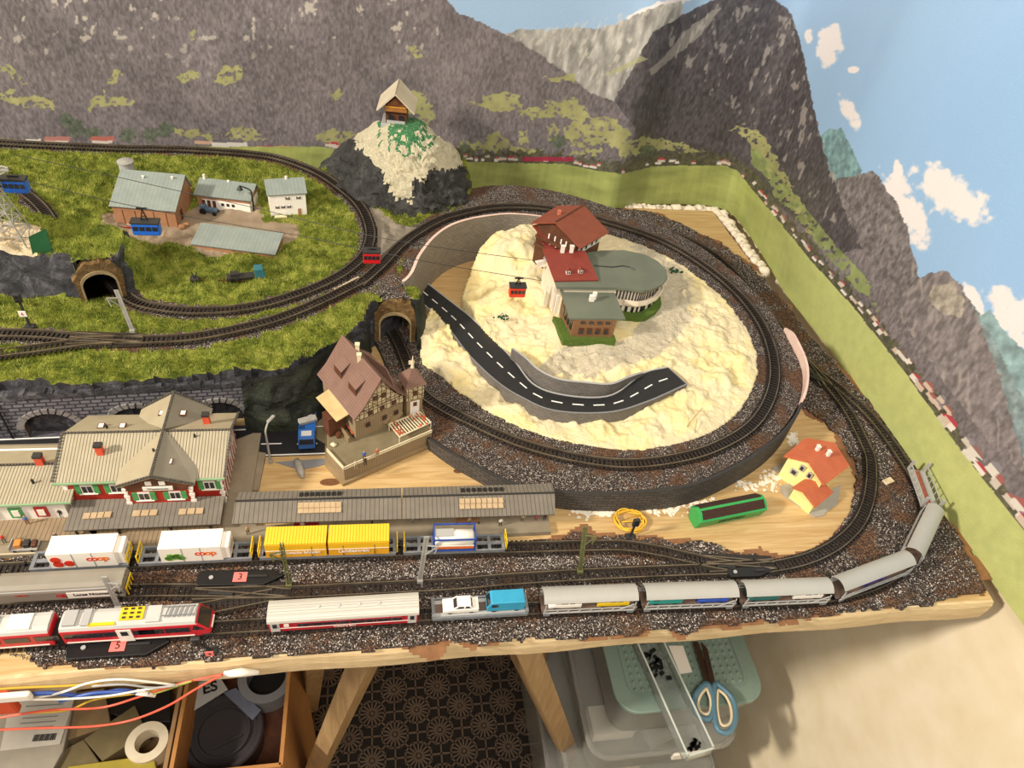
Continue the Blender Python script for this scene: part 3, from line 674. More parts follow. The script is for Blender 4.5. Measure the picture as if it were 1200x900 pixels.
# ================================================================== embankments, walls, tunnels
def ring_mesh():
    n = int(RC.L/2.0); m = 12; V = []; 
    for i in range(n+1):
        f = i/n; a = RI.pos(f*RI.L); b = RO.pos(f*RO.L)
        V += [a*(1-k/m)+b*(k/m) for k in range(m+1)]
    V = np.array(V); V[:, 2] += (fbm(V[:, 0]/3, V[:, 1]/3, 3, 4)-.6)*1.6-1.2
    idx = np.arange((n+1)*(m+1)).reshape(n+1, m+1)
    F = np.stack([idx[:-1, :-1].ravel(), idx[:-1, 1:].ravel(), idx[1:, 1:].ravel(), idx[1:, :-1].ravel()], 1)
    B = V.copy(); B[:, 2] = 0; o = len(V)
    S = [np.stack([idx[:-1, 0]+o, idx[:-1, 0], idx[1:, 0], idx[1:, 0]+o], 1), np.stack([idx[1:, -1]+o, idx[1:, -1], idx[:-1, -1], idx[:-1, -1]+o], 1)]
    F2 = np.concatenate([F]+S); mi = np.zeros(len(F2), int); mi[len(F):] = 1
    return V, B, F2, mi
V, B, F, mi = ring_mesh()
M['gravel3'] = gravel_mat('brownish_ballast', .45, 1400)
tag(np_mesh('ring_embankment', np.concatenate([V, B]), F, ['gravel3', 'rock'], mi), 'curved raised embankment of brown grey ballast climbing round the plaster mountain', 'embankment')

def centre(pts): a = np.array(pts, float); return a.mean(0)
def wall_strip(name, pts, t, mats, label, cat='wall', side=1, cap=None, parent=None):
    """pts: list of (x, y, zbottom, ztop); thickness t towards <side>"""
    P = [np.array(p, float) for p in pts]; n = len(P); vs = []; uv = []; s = 0
    for i, p in enumerate(P):
        q = P[min(i+1, n-1)][:2]-P[max(i-1, 0)][:2]; q /= np.linalg.norm(q)+1e-9; nx, ny = -q[1]*side, q[0]*side
        if i: s += np.linalg.norm(P[i][:2]-P[i-1][:2])
        for (k, z) in ((0, p[2]), (0, p[3]), (1, p[3]), (1, p[2])):
            vs.append((p[0]+nx*t*k, p[1]+ny*t*k, z)); uv.append((s, (z-p[2])+(t if k else 0)))
    b = MB(); fs = []; ms = []
    for i in range(n-1):
        for k in range(4):
            fs.append((i*4+k, i*4+(k+1) % 4, (i+1)*4+(k+1) % 4, (i+1)*4+k)); ms.append(1 if (cap and k == 1) else 0)
    fs += [(0, 1, 2, 3), tuple((n-1)*4+k for k in (3, 2, 1, 0))]; ms += [0, 0]
    b.v = vs; b.f = fs; b.m = ms
    o = b.build(name, mats, parent, suv=uv)
    if label: tag(o, label, cat)
    return o
M['darkbrick'] = bricks('dark_printed_stone', '4a4540', '5d5751', '34302c', 9, 3.6, .5)
M['greybrick'] = bricks('grey_stone_card', '8a8276', '9d9588', '716a5f', 7, 3, .35)
M['palefoam'] = plain('pink_foam_edge', 'd8b3a8', 'e6cdbd', 60, .8)
# inner grey wall at the back
pts = []
for d in np.arange(0, RI.L, 5):
    p = RI.pos(d); q = proj(p)[0]
    if d > RI.L*.6 and 470 < q[0] < 668 and q[1] < 335: pts.append((p[0]+.5, p[1]-1.3, 0, p[2]+2))
wall_strip('retaining_wall', pts, 3.2, ['greybrick', 'palefoam'], 'tall curved grey stone patterned wall behind the hotel with a pale pink top edge', side=-1, cap=True)
# outer dark wall round the front
pts = []
for d in np.arange(0, RO.L*.62, 5):
    p = RO.pos(d); q = proj(p)[0]
    if q[0] > 503 and q[1] > 470: pts.append((p[0]+(p[0]-130)*.006, p[1]-1.2, 0, p[2]+.6+(2 if q[0] > 880 else 0)))
wall_strip('stone_wall', pts, 3.0, ['darkbrick', M['dark']], 'dark stone patterned wall curving along the front of the ring embankment', side=-1, cap=True)
pts = []
for d in np.arange(0, RO.L*.72, 5):
    p = RO.pos(d); q = proj(p)[0]
    if q[1] < 474 and q[1] > 385 and q[0] > 880: pts.append((p[0]+1, p[1], 0, p[2]+9*sm(380, 400, q[1])))
wall_strip('foam_board_edge', pts, 2.5, ['palefoam', 'palefoam'], 'pink foam board strip standing along the right side of the ring embankment', side=-1)

# ---- plaster mountain inside the ring
FOAMPX = [(560, 316, 8), (549, 332, 8), (541, 352, 8), (550, 372, 8), (540, 392, 10), (522, 388, 12), (505, 368, 12), (491, 392, 12), (497, 425, 12), (512, 436, 12)]
ri = [tuple(RI.pos(d)) for d in np.arange(RI.L*.13, RI.L*.78, 8)]
ri = [p for p in ri if not (proj(p)[0][0] < 640 and proj(p)[0][1] < 300)]
foam_poly = [at(*p)[:2] for p in FOAMPX]+[(p[0], p[1]) for p in ri]+[at(620, 266, 50)[:2], at(604, 282, 35)[:2], at(580, 298, 15)[:2]]
fc = [at(*q) for q in ((612, 284, 60), (622, 272, 60), (634, 268, 58), (605, 300, 48), (580, 330, 30), (560, 332, 16), (552, 352, 10), (565, 370, 20), (600, 360, 36), (632, 330, 46), (640, 300, 56), (660, 380, 45), (700, 395, 45), (740, 385, 45), (700, 350, 45), (690, 320, 45), (760, 360, 45),
        (790, 345, 46), (830, 370, 45), (860, 410, 42), (780, 420, 42), (720, 420, 41), (650, 415, 36), (610, 400, 30), (585, 395, 24), (660, 438, 33), (700, 450, 35), (760, 440, 38), (840, 440, 40), (800, 480, 35), (720, 505, 24), (640, 492, 18), (590, 475, 16), (560, 440, 16), (530, 430, 18), (508, 405, 18), (500, 430, 14), (520, 400, 16), (760, 495, 28), (690, 300, 48), (740, 300, 49))]
fc += [(p[0], p[1], p[2]-.5) for p in ri]
ROADC = [(500, 342, 5), (523, 356, 8), (552, 395, 17), (594, 436, 26), (620, 458, 31), (650, 471, 34), (714, 474, 37), (757, 453, 39), (790, 440, 40)]
ROADL = [(492, 352, 5), (523, 381, 12), (552, 418, 20), (588, 451, 27), (611, 465, 31), (646, 480, 34), (715, 482.5, 37), (756, 471, 39), (804, 450, 40)]
ROADR = [(496, 329, 5), (524, 351, 8), (552, 373, 15), (601, 422, 26), (625, 451, 31), (652, 462, 34), (713, 465, 37), (757, 437, 39), (783, 431, 40)]
RDC = Path(ROADC); RDL = Path(ROADL); RDR = Path(ROADR)
flat = [p[:2] for p in ats([(640, 400), (730, 415), (790, 390), (800, 330), (760, 300), (700, 300), (650, 330)], 45)]
def foam_h(x, y):
    h = idw(x, y, fc, 3.0)
    a = fbm(x/16+3, y/16, 3, 31); lump = 1-np.abs(2*fbm(x/13, y/13, 3, 33)-1)*2
    near = np.clip(dist_line(x, y, [(p[0], p[1]) for p in ri])/18, 0, 1); rough = np.clip(1.1-inside(x, y, flat)*.95, .1, 1)
    h = h+near*rough*((a-.5)*12+(lump-.4)*2.2)+(fbm(x/2.6, y/2.6, 3, 35)-.5)*2.0*np.clip(rough+.15, 0, 1)
    d = dist_line(x, y, RDC.p[::6]); i_ = np.full(x.shape, 0.0)
    zc = idw(x, y, [tuple(p) for p in RDC.p[::12]], 4)
    h = np.where(d < 17, np.minimum(h, zc-5-3*(d > 10)), h)
    return np.maximum(h, 1.5)
V, F, _ = grid(foam_poly, 1.5, foam_h, None, 0.0, (3, 9))
def foam_mat():
    n = NT('cream_plaster_foam', .75, 0, .3); f = n.noise(20, detail=6, rough=.6); g = n.noise(330, detail=6, rough=.7)
    n.color(n.ramp(f, [(.3, 'd6c7a0'), (.46, 'e3d5ae'), (.58, 'e9d79a'), (.75, 'eee3c6')])); n.bump(g, .8, .002); return n.m
M['foam'] = foam_mat()
cf = V[F].mean(1); wv2 = (fbm(cf[:, 0]/7, cf[:, 1]/7, 4, 61)-.5)*34; ff = [p[:2] for p in ats([(625, 425), (700, 432), (770, 415), (815, 370), (800, 320), (770, 292), (735, 285), (780, 330), (740, 395), (660, 400)], 45)]
M['foamflat'] = rock_mat('beige_filler', 'c9bd9f', 'd8ccb0', 'e2d8c0', 120)
tag(np_mesh('plaster_mountain', V, F, ['foam', 'foamflat'], inside(cf[:, 0]+wv2, cf[:, 1]+wv2*.7, ff)*1, smooth=True), 'lumpy cream plaster mountain inside the curved track', 'mountain')

# ---- road ramp
M['asphalt'] = plain('black_road_foil', '17181a', '232326', 500, .55); M['line'] = plain('white_road_paint', 'e9e8e4', rough=.6)
M['wallgrey'] = bricks('grey_moulded_stone', '6f6a64', '7f7a73', '5a554f', 5, 2.4, .3)
rt = thing('road_ramp', 'black road ramp with dashed white centre line and stone sides curving onto the plaster mountain', 'road', tuple(RDC.pos(RDC.L*.5)))
A = [RDL.pos(RDL.L*i/60) for i in range(61)]; Bq = [RDR.pos(RDR.L*i/60) for i in range(61)]
A = [tuple(p) for p in A]; Bq = [tuple(p) for p in Bq]
b = MB(); b.strip(A, Bq); b.strip([(x, y, z-2) for x, y, z in A], [(x, y, z-2) for x, y, z in Bq]); b.build('carriageway', 'asphalt', rt)
wall_strip('side_wall', [(x, y, max(0, z-21), z+.8) for x, y, z in A[8:]], 1.6, ['wallgrey', 'grey'], None, side=-1, cap=True, parent=rt)
wall_strip('side_wall', [(x, y, max(0, z-5), z+.8) for x, y, z in A[:9]], 1.2, ['lgrey', 'lgrey'], None, side=-1, cap=True, parent=rt)
wall_strip('kerb', [(x, y, z-4, z+.8) for x, y, z in Bq], 1.4, ['lgrey', 'lgrey'], None, side=1, cap=True, parent=rt)
ex = MB(); ex.slab([A[-1], (A[-1][0], A[-1][1], A[-1][2]-12), (Bq[-1][0], Bq[-1][1], Bq[-1][2]-12), Bq[-1]], 1, dirn=(1, .2, 0)); ex.build('end_wall', 'grey', rt)
MID = [tuple((np.array(A[i])+np.array(Bq[i]))/2) for i in range(61)]; MP = Path(MID, raw=True); d = 8
while d < MP.L-6:
    p = MP.pos(d); q = MP.tan(d); dm = MB(); e = 5.5
    dm.bar(p-q*e+np.array([0, 0, .25]), p+q*e+np.array([0, 0, .25]), 1.3, .3); dm.build('lane_marking', 'line', rt); d += 20.5
BW = [(598, 421, 26), (613, 434, 29), (628, 449, 31), (651, 460, 34), (680, 463, 36), (713, 463, 37), (735, 452, 38), (757, 440, 39)]
BP = Path(BW); pts = []
for d in np.arange(0, BP.L, 4): p = BP.pos(d); pts.append((p[0], p[1]+2, p[2]-6, p[2]+15*math.sin(math.pi*min(1, .25+.75*d/BP.L))**.6+1))
wall_strip('low_stone_wall', pts, 2.5, ['wallgrey', 'lgrey'], 'low curved grey stone wall on the inner side of the road bend', side=1, cap=True)

# ---- tunnel portals
def arch_pts(r, h, n=18):
    """opening outline from left foot over the crown to the right foot"""
    out = [(-r, 0)]+[(-r, h*.5)]
    for i in range(n+1): a = math.pi-math.pi*i/n; out.append((r*math.cos(a), h+r*math.sin(a)))
    return out+[(r, h*.5), (r, 0)]
def portal(label, pos, rz, r, h, R, H, t, mat, depth=60, rough=1.5):
    o = thing('tunnel_portal', label, 'tunnel portal', pos, rz)
    I = arch_pts(r, h); O = arch_pts(R, H); n = len(I); b = MB(); random.seed(5)
    O = [(x+random.uniform(-rough, rough), z+random.uniform(-rough, rough)*(z > 1)) for x, z in O]
    I2 = [(x*1.13, z+(1.5 if z > h else 0)) for x, z in I]
    vs = [(x, 0, z) for x, z in I2]+[(x, 0, z) for x, z in O]+[(x, t, z) for x, z in I2]+[(x, t+3, z) for x, z in O]
    fs = []
    for i in range(n-1): fs += [(i, i+1, n+i+1, n+i), (2*n+i+1, 2*n+i, 3*n+i, 3*n+i+1), (n+i, n+i+1, 3*n+i+1, 3*n+i), (i+1, i, 2*n+i, 2*n+i+1)]
    b.add(vs, fs); b.build('stone_facing', mat, o, world=False)
    rim = MB(); 
    for i in range(n-1):
        a = np.array(I2[i]); c = np.array(I2[i+1]); sc = 1.12
        rim.add([(a[0], -1, a[1]), (c[0], -1, c[1]), (c[0]*sc, -1, (c[1]-h*.3)*sc+h*.3 if c[1] > h else c[1]), (a[0]*sc, -1, (a[1]-h*.3)*sc+h*.3 if a[1] > h else a[1]), (a[0], 1, a[1]), (c[0], 1, c[1]), (c[0]*sc, 1, (c[1]-h*.3)*sc+h*.3 if c[1] > h else c[1]), (a[0]*sc, 1, (a[1]-h*.3)*sc+h*.3 if a[1] > h else a[1])], [(0, 1, 2, 3), (0, 4, 5, 1), (3, 2, 6, 7), (1, 5, 6, 2), (0, 3, 7, 4)])
    rim.build('arch_rim', 'portalrim', o, world=False)
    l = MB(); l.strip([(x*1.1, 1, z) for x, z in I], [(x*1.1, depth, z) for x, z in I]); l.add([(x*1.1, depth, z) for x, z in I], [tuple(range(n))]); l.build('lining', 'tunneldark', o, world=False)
    return o
M['portalstone'] = rock_mat('ochre_portal_stone', '5b4526', '80633a', 'a58450', 160); M['portalrim'] = plain('pale_arch_stone', '8f7c5a', 'a9956f', 200, .85)
M['tunneldark'] = plain('dark_tunnel_lining', '0c0a08', '14110d', 60, .95, spec=0)  # near-black without gloss: the tunnel's darkness is put into lining and end cap
portal('ochre stone tunnel portal in the grass hill beside the farm', (PORT1[0], PORT1[1]-1, 58), math.radians(22), 12.5, 18, 20, 24, 7, 'portalstone', 45)
portal('ochre stone tunnel portal under the grass slope beside the road ramp', (PORT2[0]+1, PORT2[1]+4, 6), math.radians(-4), 13.5, 22, 22, 33, 5, 'portalstone', 60)
# dark rock faces around the second portal and below the plateau
def rockface(name, top, bot, label, n=60, m=22, amp=7, seed=0, mats=None):
    T = Path(ats(top) if len(top[0]) == 3 else top, raw=True); Bp = Path(ats(bot), raw=True)
    V = []
    for i in range(n+1):
        a = T.pos(T.L*i/n); b = Bp.pos(Bp.L*i/n)
        for k in range(m+1): V.append(a*(1-k/m)+b*(k/m))
    V = np.array(V); f = (fbm(V[:, 0]/14+seed, V[:, 2]/12, 4, seed)-.5)*amp*2; k = np.tile(np.sin(np.linspace(0, math.pi, m+1)), n+1)
    V[:, 1] -= f*k; V[:, 0] += f*k*.5
    idx = np.arange((n+1)*(m+1)).reshape(n+1, m+1)
    F = np.stack([idx[:-1, :-1].ravel(), idx[:-1, 1:].ravel(), idx[1:, 1:].ravel(), idx[1:, :-1].ravel()], 1)
    o = np_mesh(name, V, F, mats or ['rock'], smooth=False); tag(o, label, 'rock face'); return o
M['darkrock'] = rock_mat('dark_mossy_rock', '0f1210', '23281f', '39422c', 45)
rockface('rock_face', [(283, 446, 59), (330, 438, 60), (368, 419, 60), (400, 397, 60), (418, 384, 58), (428, 372, 55)], [(288, 505, 1), (325, 508, 1), (365, 500, 1), (400, 470, 1), (425, 435, 1), (436, 412, 3)], 'dark mossy rock slope between the street end and the half timbered inn', mats=['darkrock'])
rockface('rock_face', [(486, 353, 60), (491, 352, 60), (494, 345, 60), (495, 338, 60)], [(489, 412, 6), (496, 410, 4), (500, 395, 4), (502, 380, 2)], 'narrow dark rock beside the tunnel portal at the road ramp', 20, 16, 3, 4, mats=['darkrock'])

# ---- arcade wall
def arcade():
    a = np.array(at(-30, 467, 49)); b = np.array(at(287, 448, 49)); d = (b-a)[:2]; L = np.linalg.norm(d); an = math.atan2(d[1], d[0])
    o = thing('arcade_wall', 'grey block stone retaining wall with round arches below the grass plateau', 'wall', (a[0], a[1]-3, 0), an)
    def X(px, py): p = np.array(at(px, py, 15)); return float(((p-a)[:2]).dot(d)/L)
    cs = [X(8, 492), X(78, 486), X(152, 480), X(262, 474)]; r = 21; H = 49; b = MB(); uv = []
    cs = [L-230, L-163, L-95, L-26]
    x = 0.0
    def quad(p, q, r_, s_): b.add([p, q, r_, s_], [(0, 1, 2, 3)])
    for c in cs:
        quad((x, 0, 0), (c-r, 0, 0), (c-r, 0, H), (x, 0, H)); n = 16
        pr = [(c-r, 0), (c-r, 13)]+[(c+r*math.cos(math.pi-math.pi*i/n), 13+r*.85*math.sin(math.pi*i/n)) for i in range(1, n)]+[(c+r, 13), (c+r, 0)]
        for i in range(1, len(pr)-2): quad((pr[i][0], 0, pr[i][1]), (pr[i+1][0], 0, pr[i+1][1]), (pr[i+1][0], 0, H), (pr[i][0], 0, H))
        rc = MB(); 
        for i in range(len(pr)-1): rc.add([(pr[i][0], 0, pr[i][1]), (pr[i+1][0], 0, pr[i+1][1]), (pr[i+1][0], 10, pr[i+1][1]), (pr[i][0], 10, pr[i][1])], [(3, 2, 1, 0)])
        rc.add([(q[0], 10, q[1]) for q in pr], [tuple(range(len(pr)))]); rc.build('niche', 'nichegrey', o, world=False)
        for i in range(13):
            t0 = math.pi*i/13+.03; t1 = math.pi*(i+1)/13-.03; ro = r+5+random.uniform(-.6, .8); z0 = 13
            q = [(c+rr*math.cos(t), -1.8 if f else 0.2, z0+rr*.85*math.sin(t)) for f in (1, 0) for rr, t in ((r-.5, t0), (ro, t0), (ro, t1), (r-.5, t1))]
            rm = rims if i else MB()
            rims = rm; rm.add(q, [(0, 1, 2, 3), (7, 6, 5, 4), (0, 4, 5, 1), (1, 5, 6, 2), (2, 6, 7, 3), (3, 7, 4, 0)])
        rims.build('arch_stones', 'archstone', o, world=False)
        x = c+r
    quad((x, 0, 0), (L, 0, 0), (L, 0, H), (x, 0, H)); b.build('masonry', 'bigblock', o, world=False)
    cp = MB()
    for i in range(40): cp.box((L*i/40+3, 3.5, H+1+random.uniform(-1, 1.5)), (7, 9, 4+random.uniform(0, 3)), random.uniform(-.1, .1))
    cp.build('coping', 'rock', o, world=False)
    for i in (1, 3):
        s = MB(); s.box((cs[i]-r-12, -1, 22), (1.1, 1.2, 44)); s.build('joint', 'black', o, world=False)
M['bigblock'] = bricks('blue_grey_blocks', '66656b', '85848b', '33333a', 8.5, 4.2, .7, 1.0); M['nichegrey'] = plain('niche_render', '56504b', '6a635c', 40, .9); M['archstone'] = plain('arch_stone', '6b6866', '8f8b87', 130, .85, bump=.5)
arcade()
# ================================================================== tracks
T1 = track([(-60, 671.5, 3), (0, 669, 3), (150, 661, 3), (300, 653.5, 3), (450, 648, 3), (600, 643.5, 3), (680, 641.5, 3), (735, 641.5, 3), (775, 648, 3), (810, 656, 3), (838, 662, 3), (870, 666.5, 3)], 'track beside the platform under the container wagons')
T2 = track([(-60, 706, 3), (0, 703, 3), (162, 694, 3), (250, 694, 3), (330, 696, 3), (407, 692.5, 3), (533, 686, 3), (600, 680.5, 3), (700, 674.5, 3), (775, 671, 3), (850, 668.5, 3), (894, 667, 3), (937, 659, 3), (967, 647, 3), (990, 631, 3), (1007, 611, 3), (1017, 585, 3), (1020, 558, 3), (1018, 535, 3), (1007, 510, 3), (994, 485, 3), (980, 466, 3), (966, 449, 3), (948, 430, 3), (930, 410, 3.5), (904, 374, 4), (879, 343, 4.5), (853, 315, 5), (828, 294, 6), (802, 280, 8), (777, 271, 10), (757, 265, 13)], 'long track from the grey wagon round the right hand bend to the far corner')
T3 = track([(-60, 759, 3), (0, 754, 3), (280, 736, 3), (400, 729, 3), (500, 722, 3), (640, 714, 3), (750, 709.5, 3), (850, 706, 3), (920, 704, 3), (965, 701, 3), (1003, 693, 3), (1038, 679, 3), (1064, 658, 3), (1080, 632, 3), (1084, 603, 3), (1079, 578, 3), (1066, 554, 3), (1053, 534, 3), (1039, 514, 3), (1021, 491, 3), (1003, 473, 3), (987, 460, 3), (972, 448, 3), (958, 438, 3)], 'front track under the red trains and the hooded wagons')
track([(320, 699, 3.2), (300, 703, 3.2), (270, 709, 3.2), (235, 716, 3.2), (190, 725, 3.2), (120, 736, 3.2)], 'short connecting track from the switch down behind the red train')
track(LOOP, 'looping track round the farm ending in the grass hill tunnel')
track(LOW, 'plateau track passing below the farm and the tunnel')
track([(-60, 424, 65.2), (0, 416, 65.2), (50, 409.5, 65.2), (100, 402.5, 65.2), (135, 400.5, 65.2)], 'lower branch track joining the plateau track at the far left')
track(INNER, 'small arc of track behind the lattice pylon')
def sub_path(P, s0, s1, step=12): return [tuple(P.pos(d)) for d in np.linspace(s0, s1, max(2, int((s1-s0)/step)))]
track(sub_path(RC, 0, RC.L), 'climbing track round the plaster mountain', raw=True)

AV = np.concatenate([T1.p[::3], T2.p[::3], T3.p[::3]])
pebbles(7000, ats([(0, 765), (45, 778), (150, 778), (250, 768), (600, 746), (860, 726), (1140, 686), (1100, 610), (1000, 690), (600, 726), (300, 748), (0, 766)], 2.5), 3.2, 'loose_stones', 'loose pale and dark stones strewn along the front edge of the board', 3, avoid=AV, r0=.35, r1=.75)
pebbles(5000, ats([(300, 660), (600, 650), (820, 655), (860, 668), (600, 676), (330, 692)], 2.5), 3.2, 'loose_stones', 'loose stones between the two station tracks', 4, avoid=AV, r0=.35, r1=.75)


# turnout machines
def machine(px0, px1, py, label, num, side=1, w=9, h=4.5, z=2.5):
    a = np.array(at(px0, py[0], z)); b = np.array(at(px1, py[1], z)); an = math.atan2(b[1]-a[1], b[0]-a[0]); L = np.linalg.norm(b-a); c = (a+b)/2
    o = thing('switch_machine', label, 'switch machine', tuple(c), an)
    m = MB(); m.prism([(-L/2, w*.1), (-L/2+3, w/2), (L/2-8, w/2), (L/2, w*.1), (L/2-14, -w/2), (-L/2+2, -w/2)], 0, h); m.build('housing', 'black', o, world=False, bevel=.5)
    s = MB(); s.cyl((-L*.33, 0, h), 1.6, .8, 12); s.build('screw', 'lgrey', o, world=False)
    r = MB(); r.box((L*.2, .5, h+.4), (L*.22, 1.6, 1)); r.build('slider', 'dark', o, world=False)
    if num:
        t = MB(); t.box((0, 0, h+.25), (10, 8.2, .4)); t.build('number_tag', 'tag', o, world=False); text(num, 7.5, (0, 0, h+.5), (1, 0, 0), (0, 1, 0), 'black', o, 'numeral', world=False)
    return o
machine(231, 333, (681, 679), 'long black switch machine with pink tag numbered 3 between the tracks', '3', w=13)
machine(79, 200, (764, 757), 'black switch machine with pink tag numbered 5 before the red train', '5', w=15)
machine(905, 962, (404, 452), 'black switch machine beside the far right turnout below the foam strip', None, w=11)
machine(850, 905, (674, 672), 'flat black switch machine behind the third hooded wagon', None, w=9)
def frog(px, py, z, ang, label, L=52):
    c = at(px, py, z); o = thing('turnout', label, 'turnout', c, ang); b = MB()
    b.prism([(-L/2, -9), (L/2, -9), (L/2, 9), (-L/2, 15)], .9, 1.7); b.build('sleeper_plate', 'sleeper', o, world=False)
    for i in range(13):
        pass
    for y0, y1 in ((-4.6, -4.6), (4.6, 4.6), (2, 11), (-4.4, 4)):
        r = MB(); r.bar((L/2, y0, 3), (-L/2, y1, 3), .9, 1.6); r.build('rail', 'rail', o, world=False)
    g = MB(); g.bar((-L*.1, 0, 2.6), (-L*.35, 1.5, 2.6), 3.5, .8); g.build('frog', 'dark', o, world=False)
    l = MB(); l.box((L*.25, 0, 2.2), (1.4, 15, .6)); l.cyl((L*.25, 0, 2.2), 1.2, 1, 10); l.build('tie_bar', 'dark', o, world=False); return o
def dirn(a, b, z=3): p, q = at(a[0], a[1], z), at(b[0], b[1], z); return math.atan2(q[1]-p[1], q[0]-p[0])
frog(285, 697, 2.4, dirn((250, 697), (330, 695)), 'turnout in the middle track beside the switch machine with tag 3', 70)
frog(868, 665, 2.4, dirn((820, 668), (905, 664)), 'turnout where the platform track joins the right hand bend', 62)
frog(952, 434, 2.4, dirn((966, 449), (936, 417)), 'turnout at the far right below the mural', 55)
frog(125, 401, 64.4, dirn((80, 402), (160, 400), 64), 'turnout in the plateau track near the catenary mast', 60)

# ================================================================== chalet rock
def mound():
    base = [(-163, 582), (-150, 545), (-132, 520), (-110, 506), (-75, 500), (-45, 506), (-18, 522), (14, 553), (22, 600), (19, 640), (0, 664), (-40, 672), (-110, 672), (-160, 650), (-172, 615)]
    BPp = Path([(x, y, 0) for x, y in base+[base[0]]], raw=True); c = np.array([-62, 592]); n = 150; m = 46; V = []
    prof = lambda t: 56+84*(1-t)**.82
    for i in range(n):
        b = BPp.pos(BPp.L*i/n)[:2]
        for k in range(m+1):
            t = k/m; p = c+(b-c)*(.0+1.0*t**.9); V.append((p[0], p[1], prof(max(0, (t-.16)/.84)) if t > .16 else 140))
    V = np.array(V); r = V[:, :2]-c; R = np.linalg.norm(r, axis=1)+1e-6; t = np.clip(R/90, 0, 1)
    f = fbm(V[:, 0]/16, V[:, 1]/16+V[:, 2]/20, 4, 51)-.5; g = fbm(V[:, 0]/5, V[:, 1]/5+V[:, 2]/6, 4, 53)-.5
    lump = 1-np.abs(2*fbm(V[:, 0]/13, V[:, 1]/13+V[:, 2]/13, 3, 55)-1)
    amp = sm(.15, .5, t); V[:, 2] += amp*(f*20+g*5); V[:, 0] += r[:, 0]/R*amp*(lump-.6)*10; V[:, 1] += np.minimum(0, r[:, 1]/R)*amp*(lump-.6)*10
    V[:, 1] = np.minimum(V[:, 1], 674)
    idx = np.arange(n*(m+1)).reshape(n, m+1); nx = np.roll(idx, -1, 0)
    F = np.stack([idx[:, :-1].ravel(), idx[:, 1:].ravel(), nx[:, 1:].ravel(), nx[:, :-1].ravel()], 1)
    cen = V[F].mean(1); q = proj(cen); wv = (fbm(q[:, 0]/6, q[:, 1]/6, 3, 57)-.5)*22
    cream = inside(q[:, 0]+wv, q[:, 1]+wv*.6, [(440, 80), (420, 105), (408, 150), (424, 178), (440, 190), (452, 212), (460, 232), (478, 236), (490, 215), (500, 200), (532, 196), (560, 190), (530, 60)])
    green = np.hypot((q[:, 0]-478)/34, (q[:, 1]-146)/32)+(fbm(q[:, 0]/4, q[:, 1]/4, 4, 59)-.5)*2.6 < .72
    mi = np.where(cream, np.where(green, 2, 1), 0)
    o = thing('chalet_rock', 'steep rock with dark grey sides and cream green flecked top beside the back wall', 'rock', (c[0], c[1], 56))
    M['rocky'] = rock_mat('dark_grey_rock', '232322', '3a3a38', '565552', 40)
    M['snow'] = rock_mat('cream_flakes', 'e0d3a8', 'efe6c6', 'f7f1dc', 420); M['greenfleck'] = rock_mat('green_flecks', '0f6a3c', '4a9a62', 'dfe3bd', 520)
    np_mesh('rock_body', V, F, ['rocky', 'snow', 'greenfleck'], mi, parent=o)
mound()
# ================================================================== buildings
def place(name, label, cat, l, r, z, group=None):
    a = np.array(at(l[0], l[1], z)); b = np.array(at(r[0], r[1], z)); o = thing(name, label, cat, tuple(a), math.atan2(b[1]-a[1], b[0]-a[0]), group)
    return o, float(np.linalg.norm(b-a))
def body(o, W, D, h, rise, mat, axis='x', ridge=.5, hb=None, name='walls', x0=0, y0=0, z0=0):
    b = MB(); hb = h if hb is None else hb
    if axis == 'x': pr = [(y0, z0), (y0+D, z0), (y0+D, hb), (y0+D*ridge, h+rise), (y0, h)]; b.along(pr, x0, x0+W)
    else: pr = [(x0, z0), (x0+W, z0), (x0+W, hb), (x0+W*ridge, h+rise), (x0, h)]; b.side(pr, y0, y0+D)
    return b.build(name, mat, o, world=False)
def roof2(o, W, D, h, rise, mat, axis='x', ridge=.5, hb=None, ov=2, t=1.2, x0=0, y0=0, name='roof', drop=None):
    hb = h if hb is None else hb; out = []
    span = D if axis == 'x' else W; o0 = y0 if axis == 'x' else x0; r = o0+span*ridge
    e0 = (o0-ov, h-rise*ov/max(1, span*ridge)); e1 = (o0+span+ov, hb-(h+rise-hb)*ov/max(1, span*(1-ridge)))
    for e in (e0, e1):
        if ridge in (0, 1) and abs(e[0]-r) < ov+.1: continue
        L0, L1 = ((x0-ov, x0+W+ov) if axis == 'x' else (y0-ov, y0+D+ov)); z = h+rise+.15
        if axis == 'x': pts = [(L0, e[0], e[1]+.15), (L1, e[0], e[1]+.15), (L1, r, z), (L0, r, z)]
        else: pts = [(e[0], L0, e[1]+.15), (e[0], L1, e[1]+.15), (r, L1, z), (r, L0, z)]
        b = MB(); b.slab([(x, y, zz+t*.7) for x, y, zz in pts], t); out.append(b.build(name, mat, o, world=False))
    return out
def wallbox(o, A, B, u, z, w, h, mat, name='panel', d=.5, off=0.0):
    """box flat on the wall running from A to B (outside is to the right of A->B)"""
    A = np.array(A, float); B = np.array(B, float); L = np.linalg.norm(B-A); t = (B-A)/L; n = np.array([t[1], -t[0]])
    c = A+t*u*L+n*(off+d/2); b = MB(); b.box((c[0], c[1], z), (w, d, h), math.atan2(t[1], t[0])); return b.build(name, mat, o, world=False)
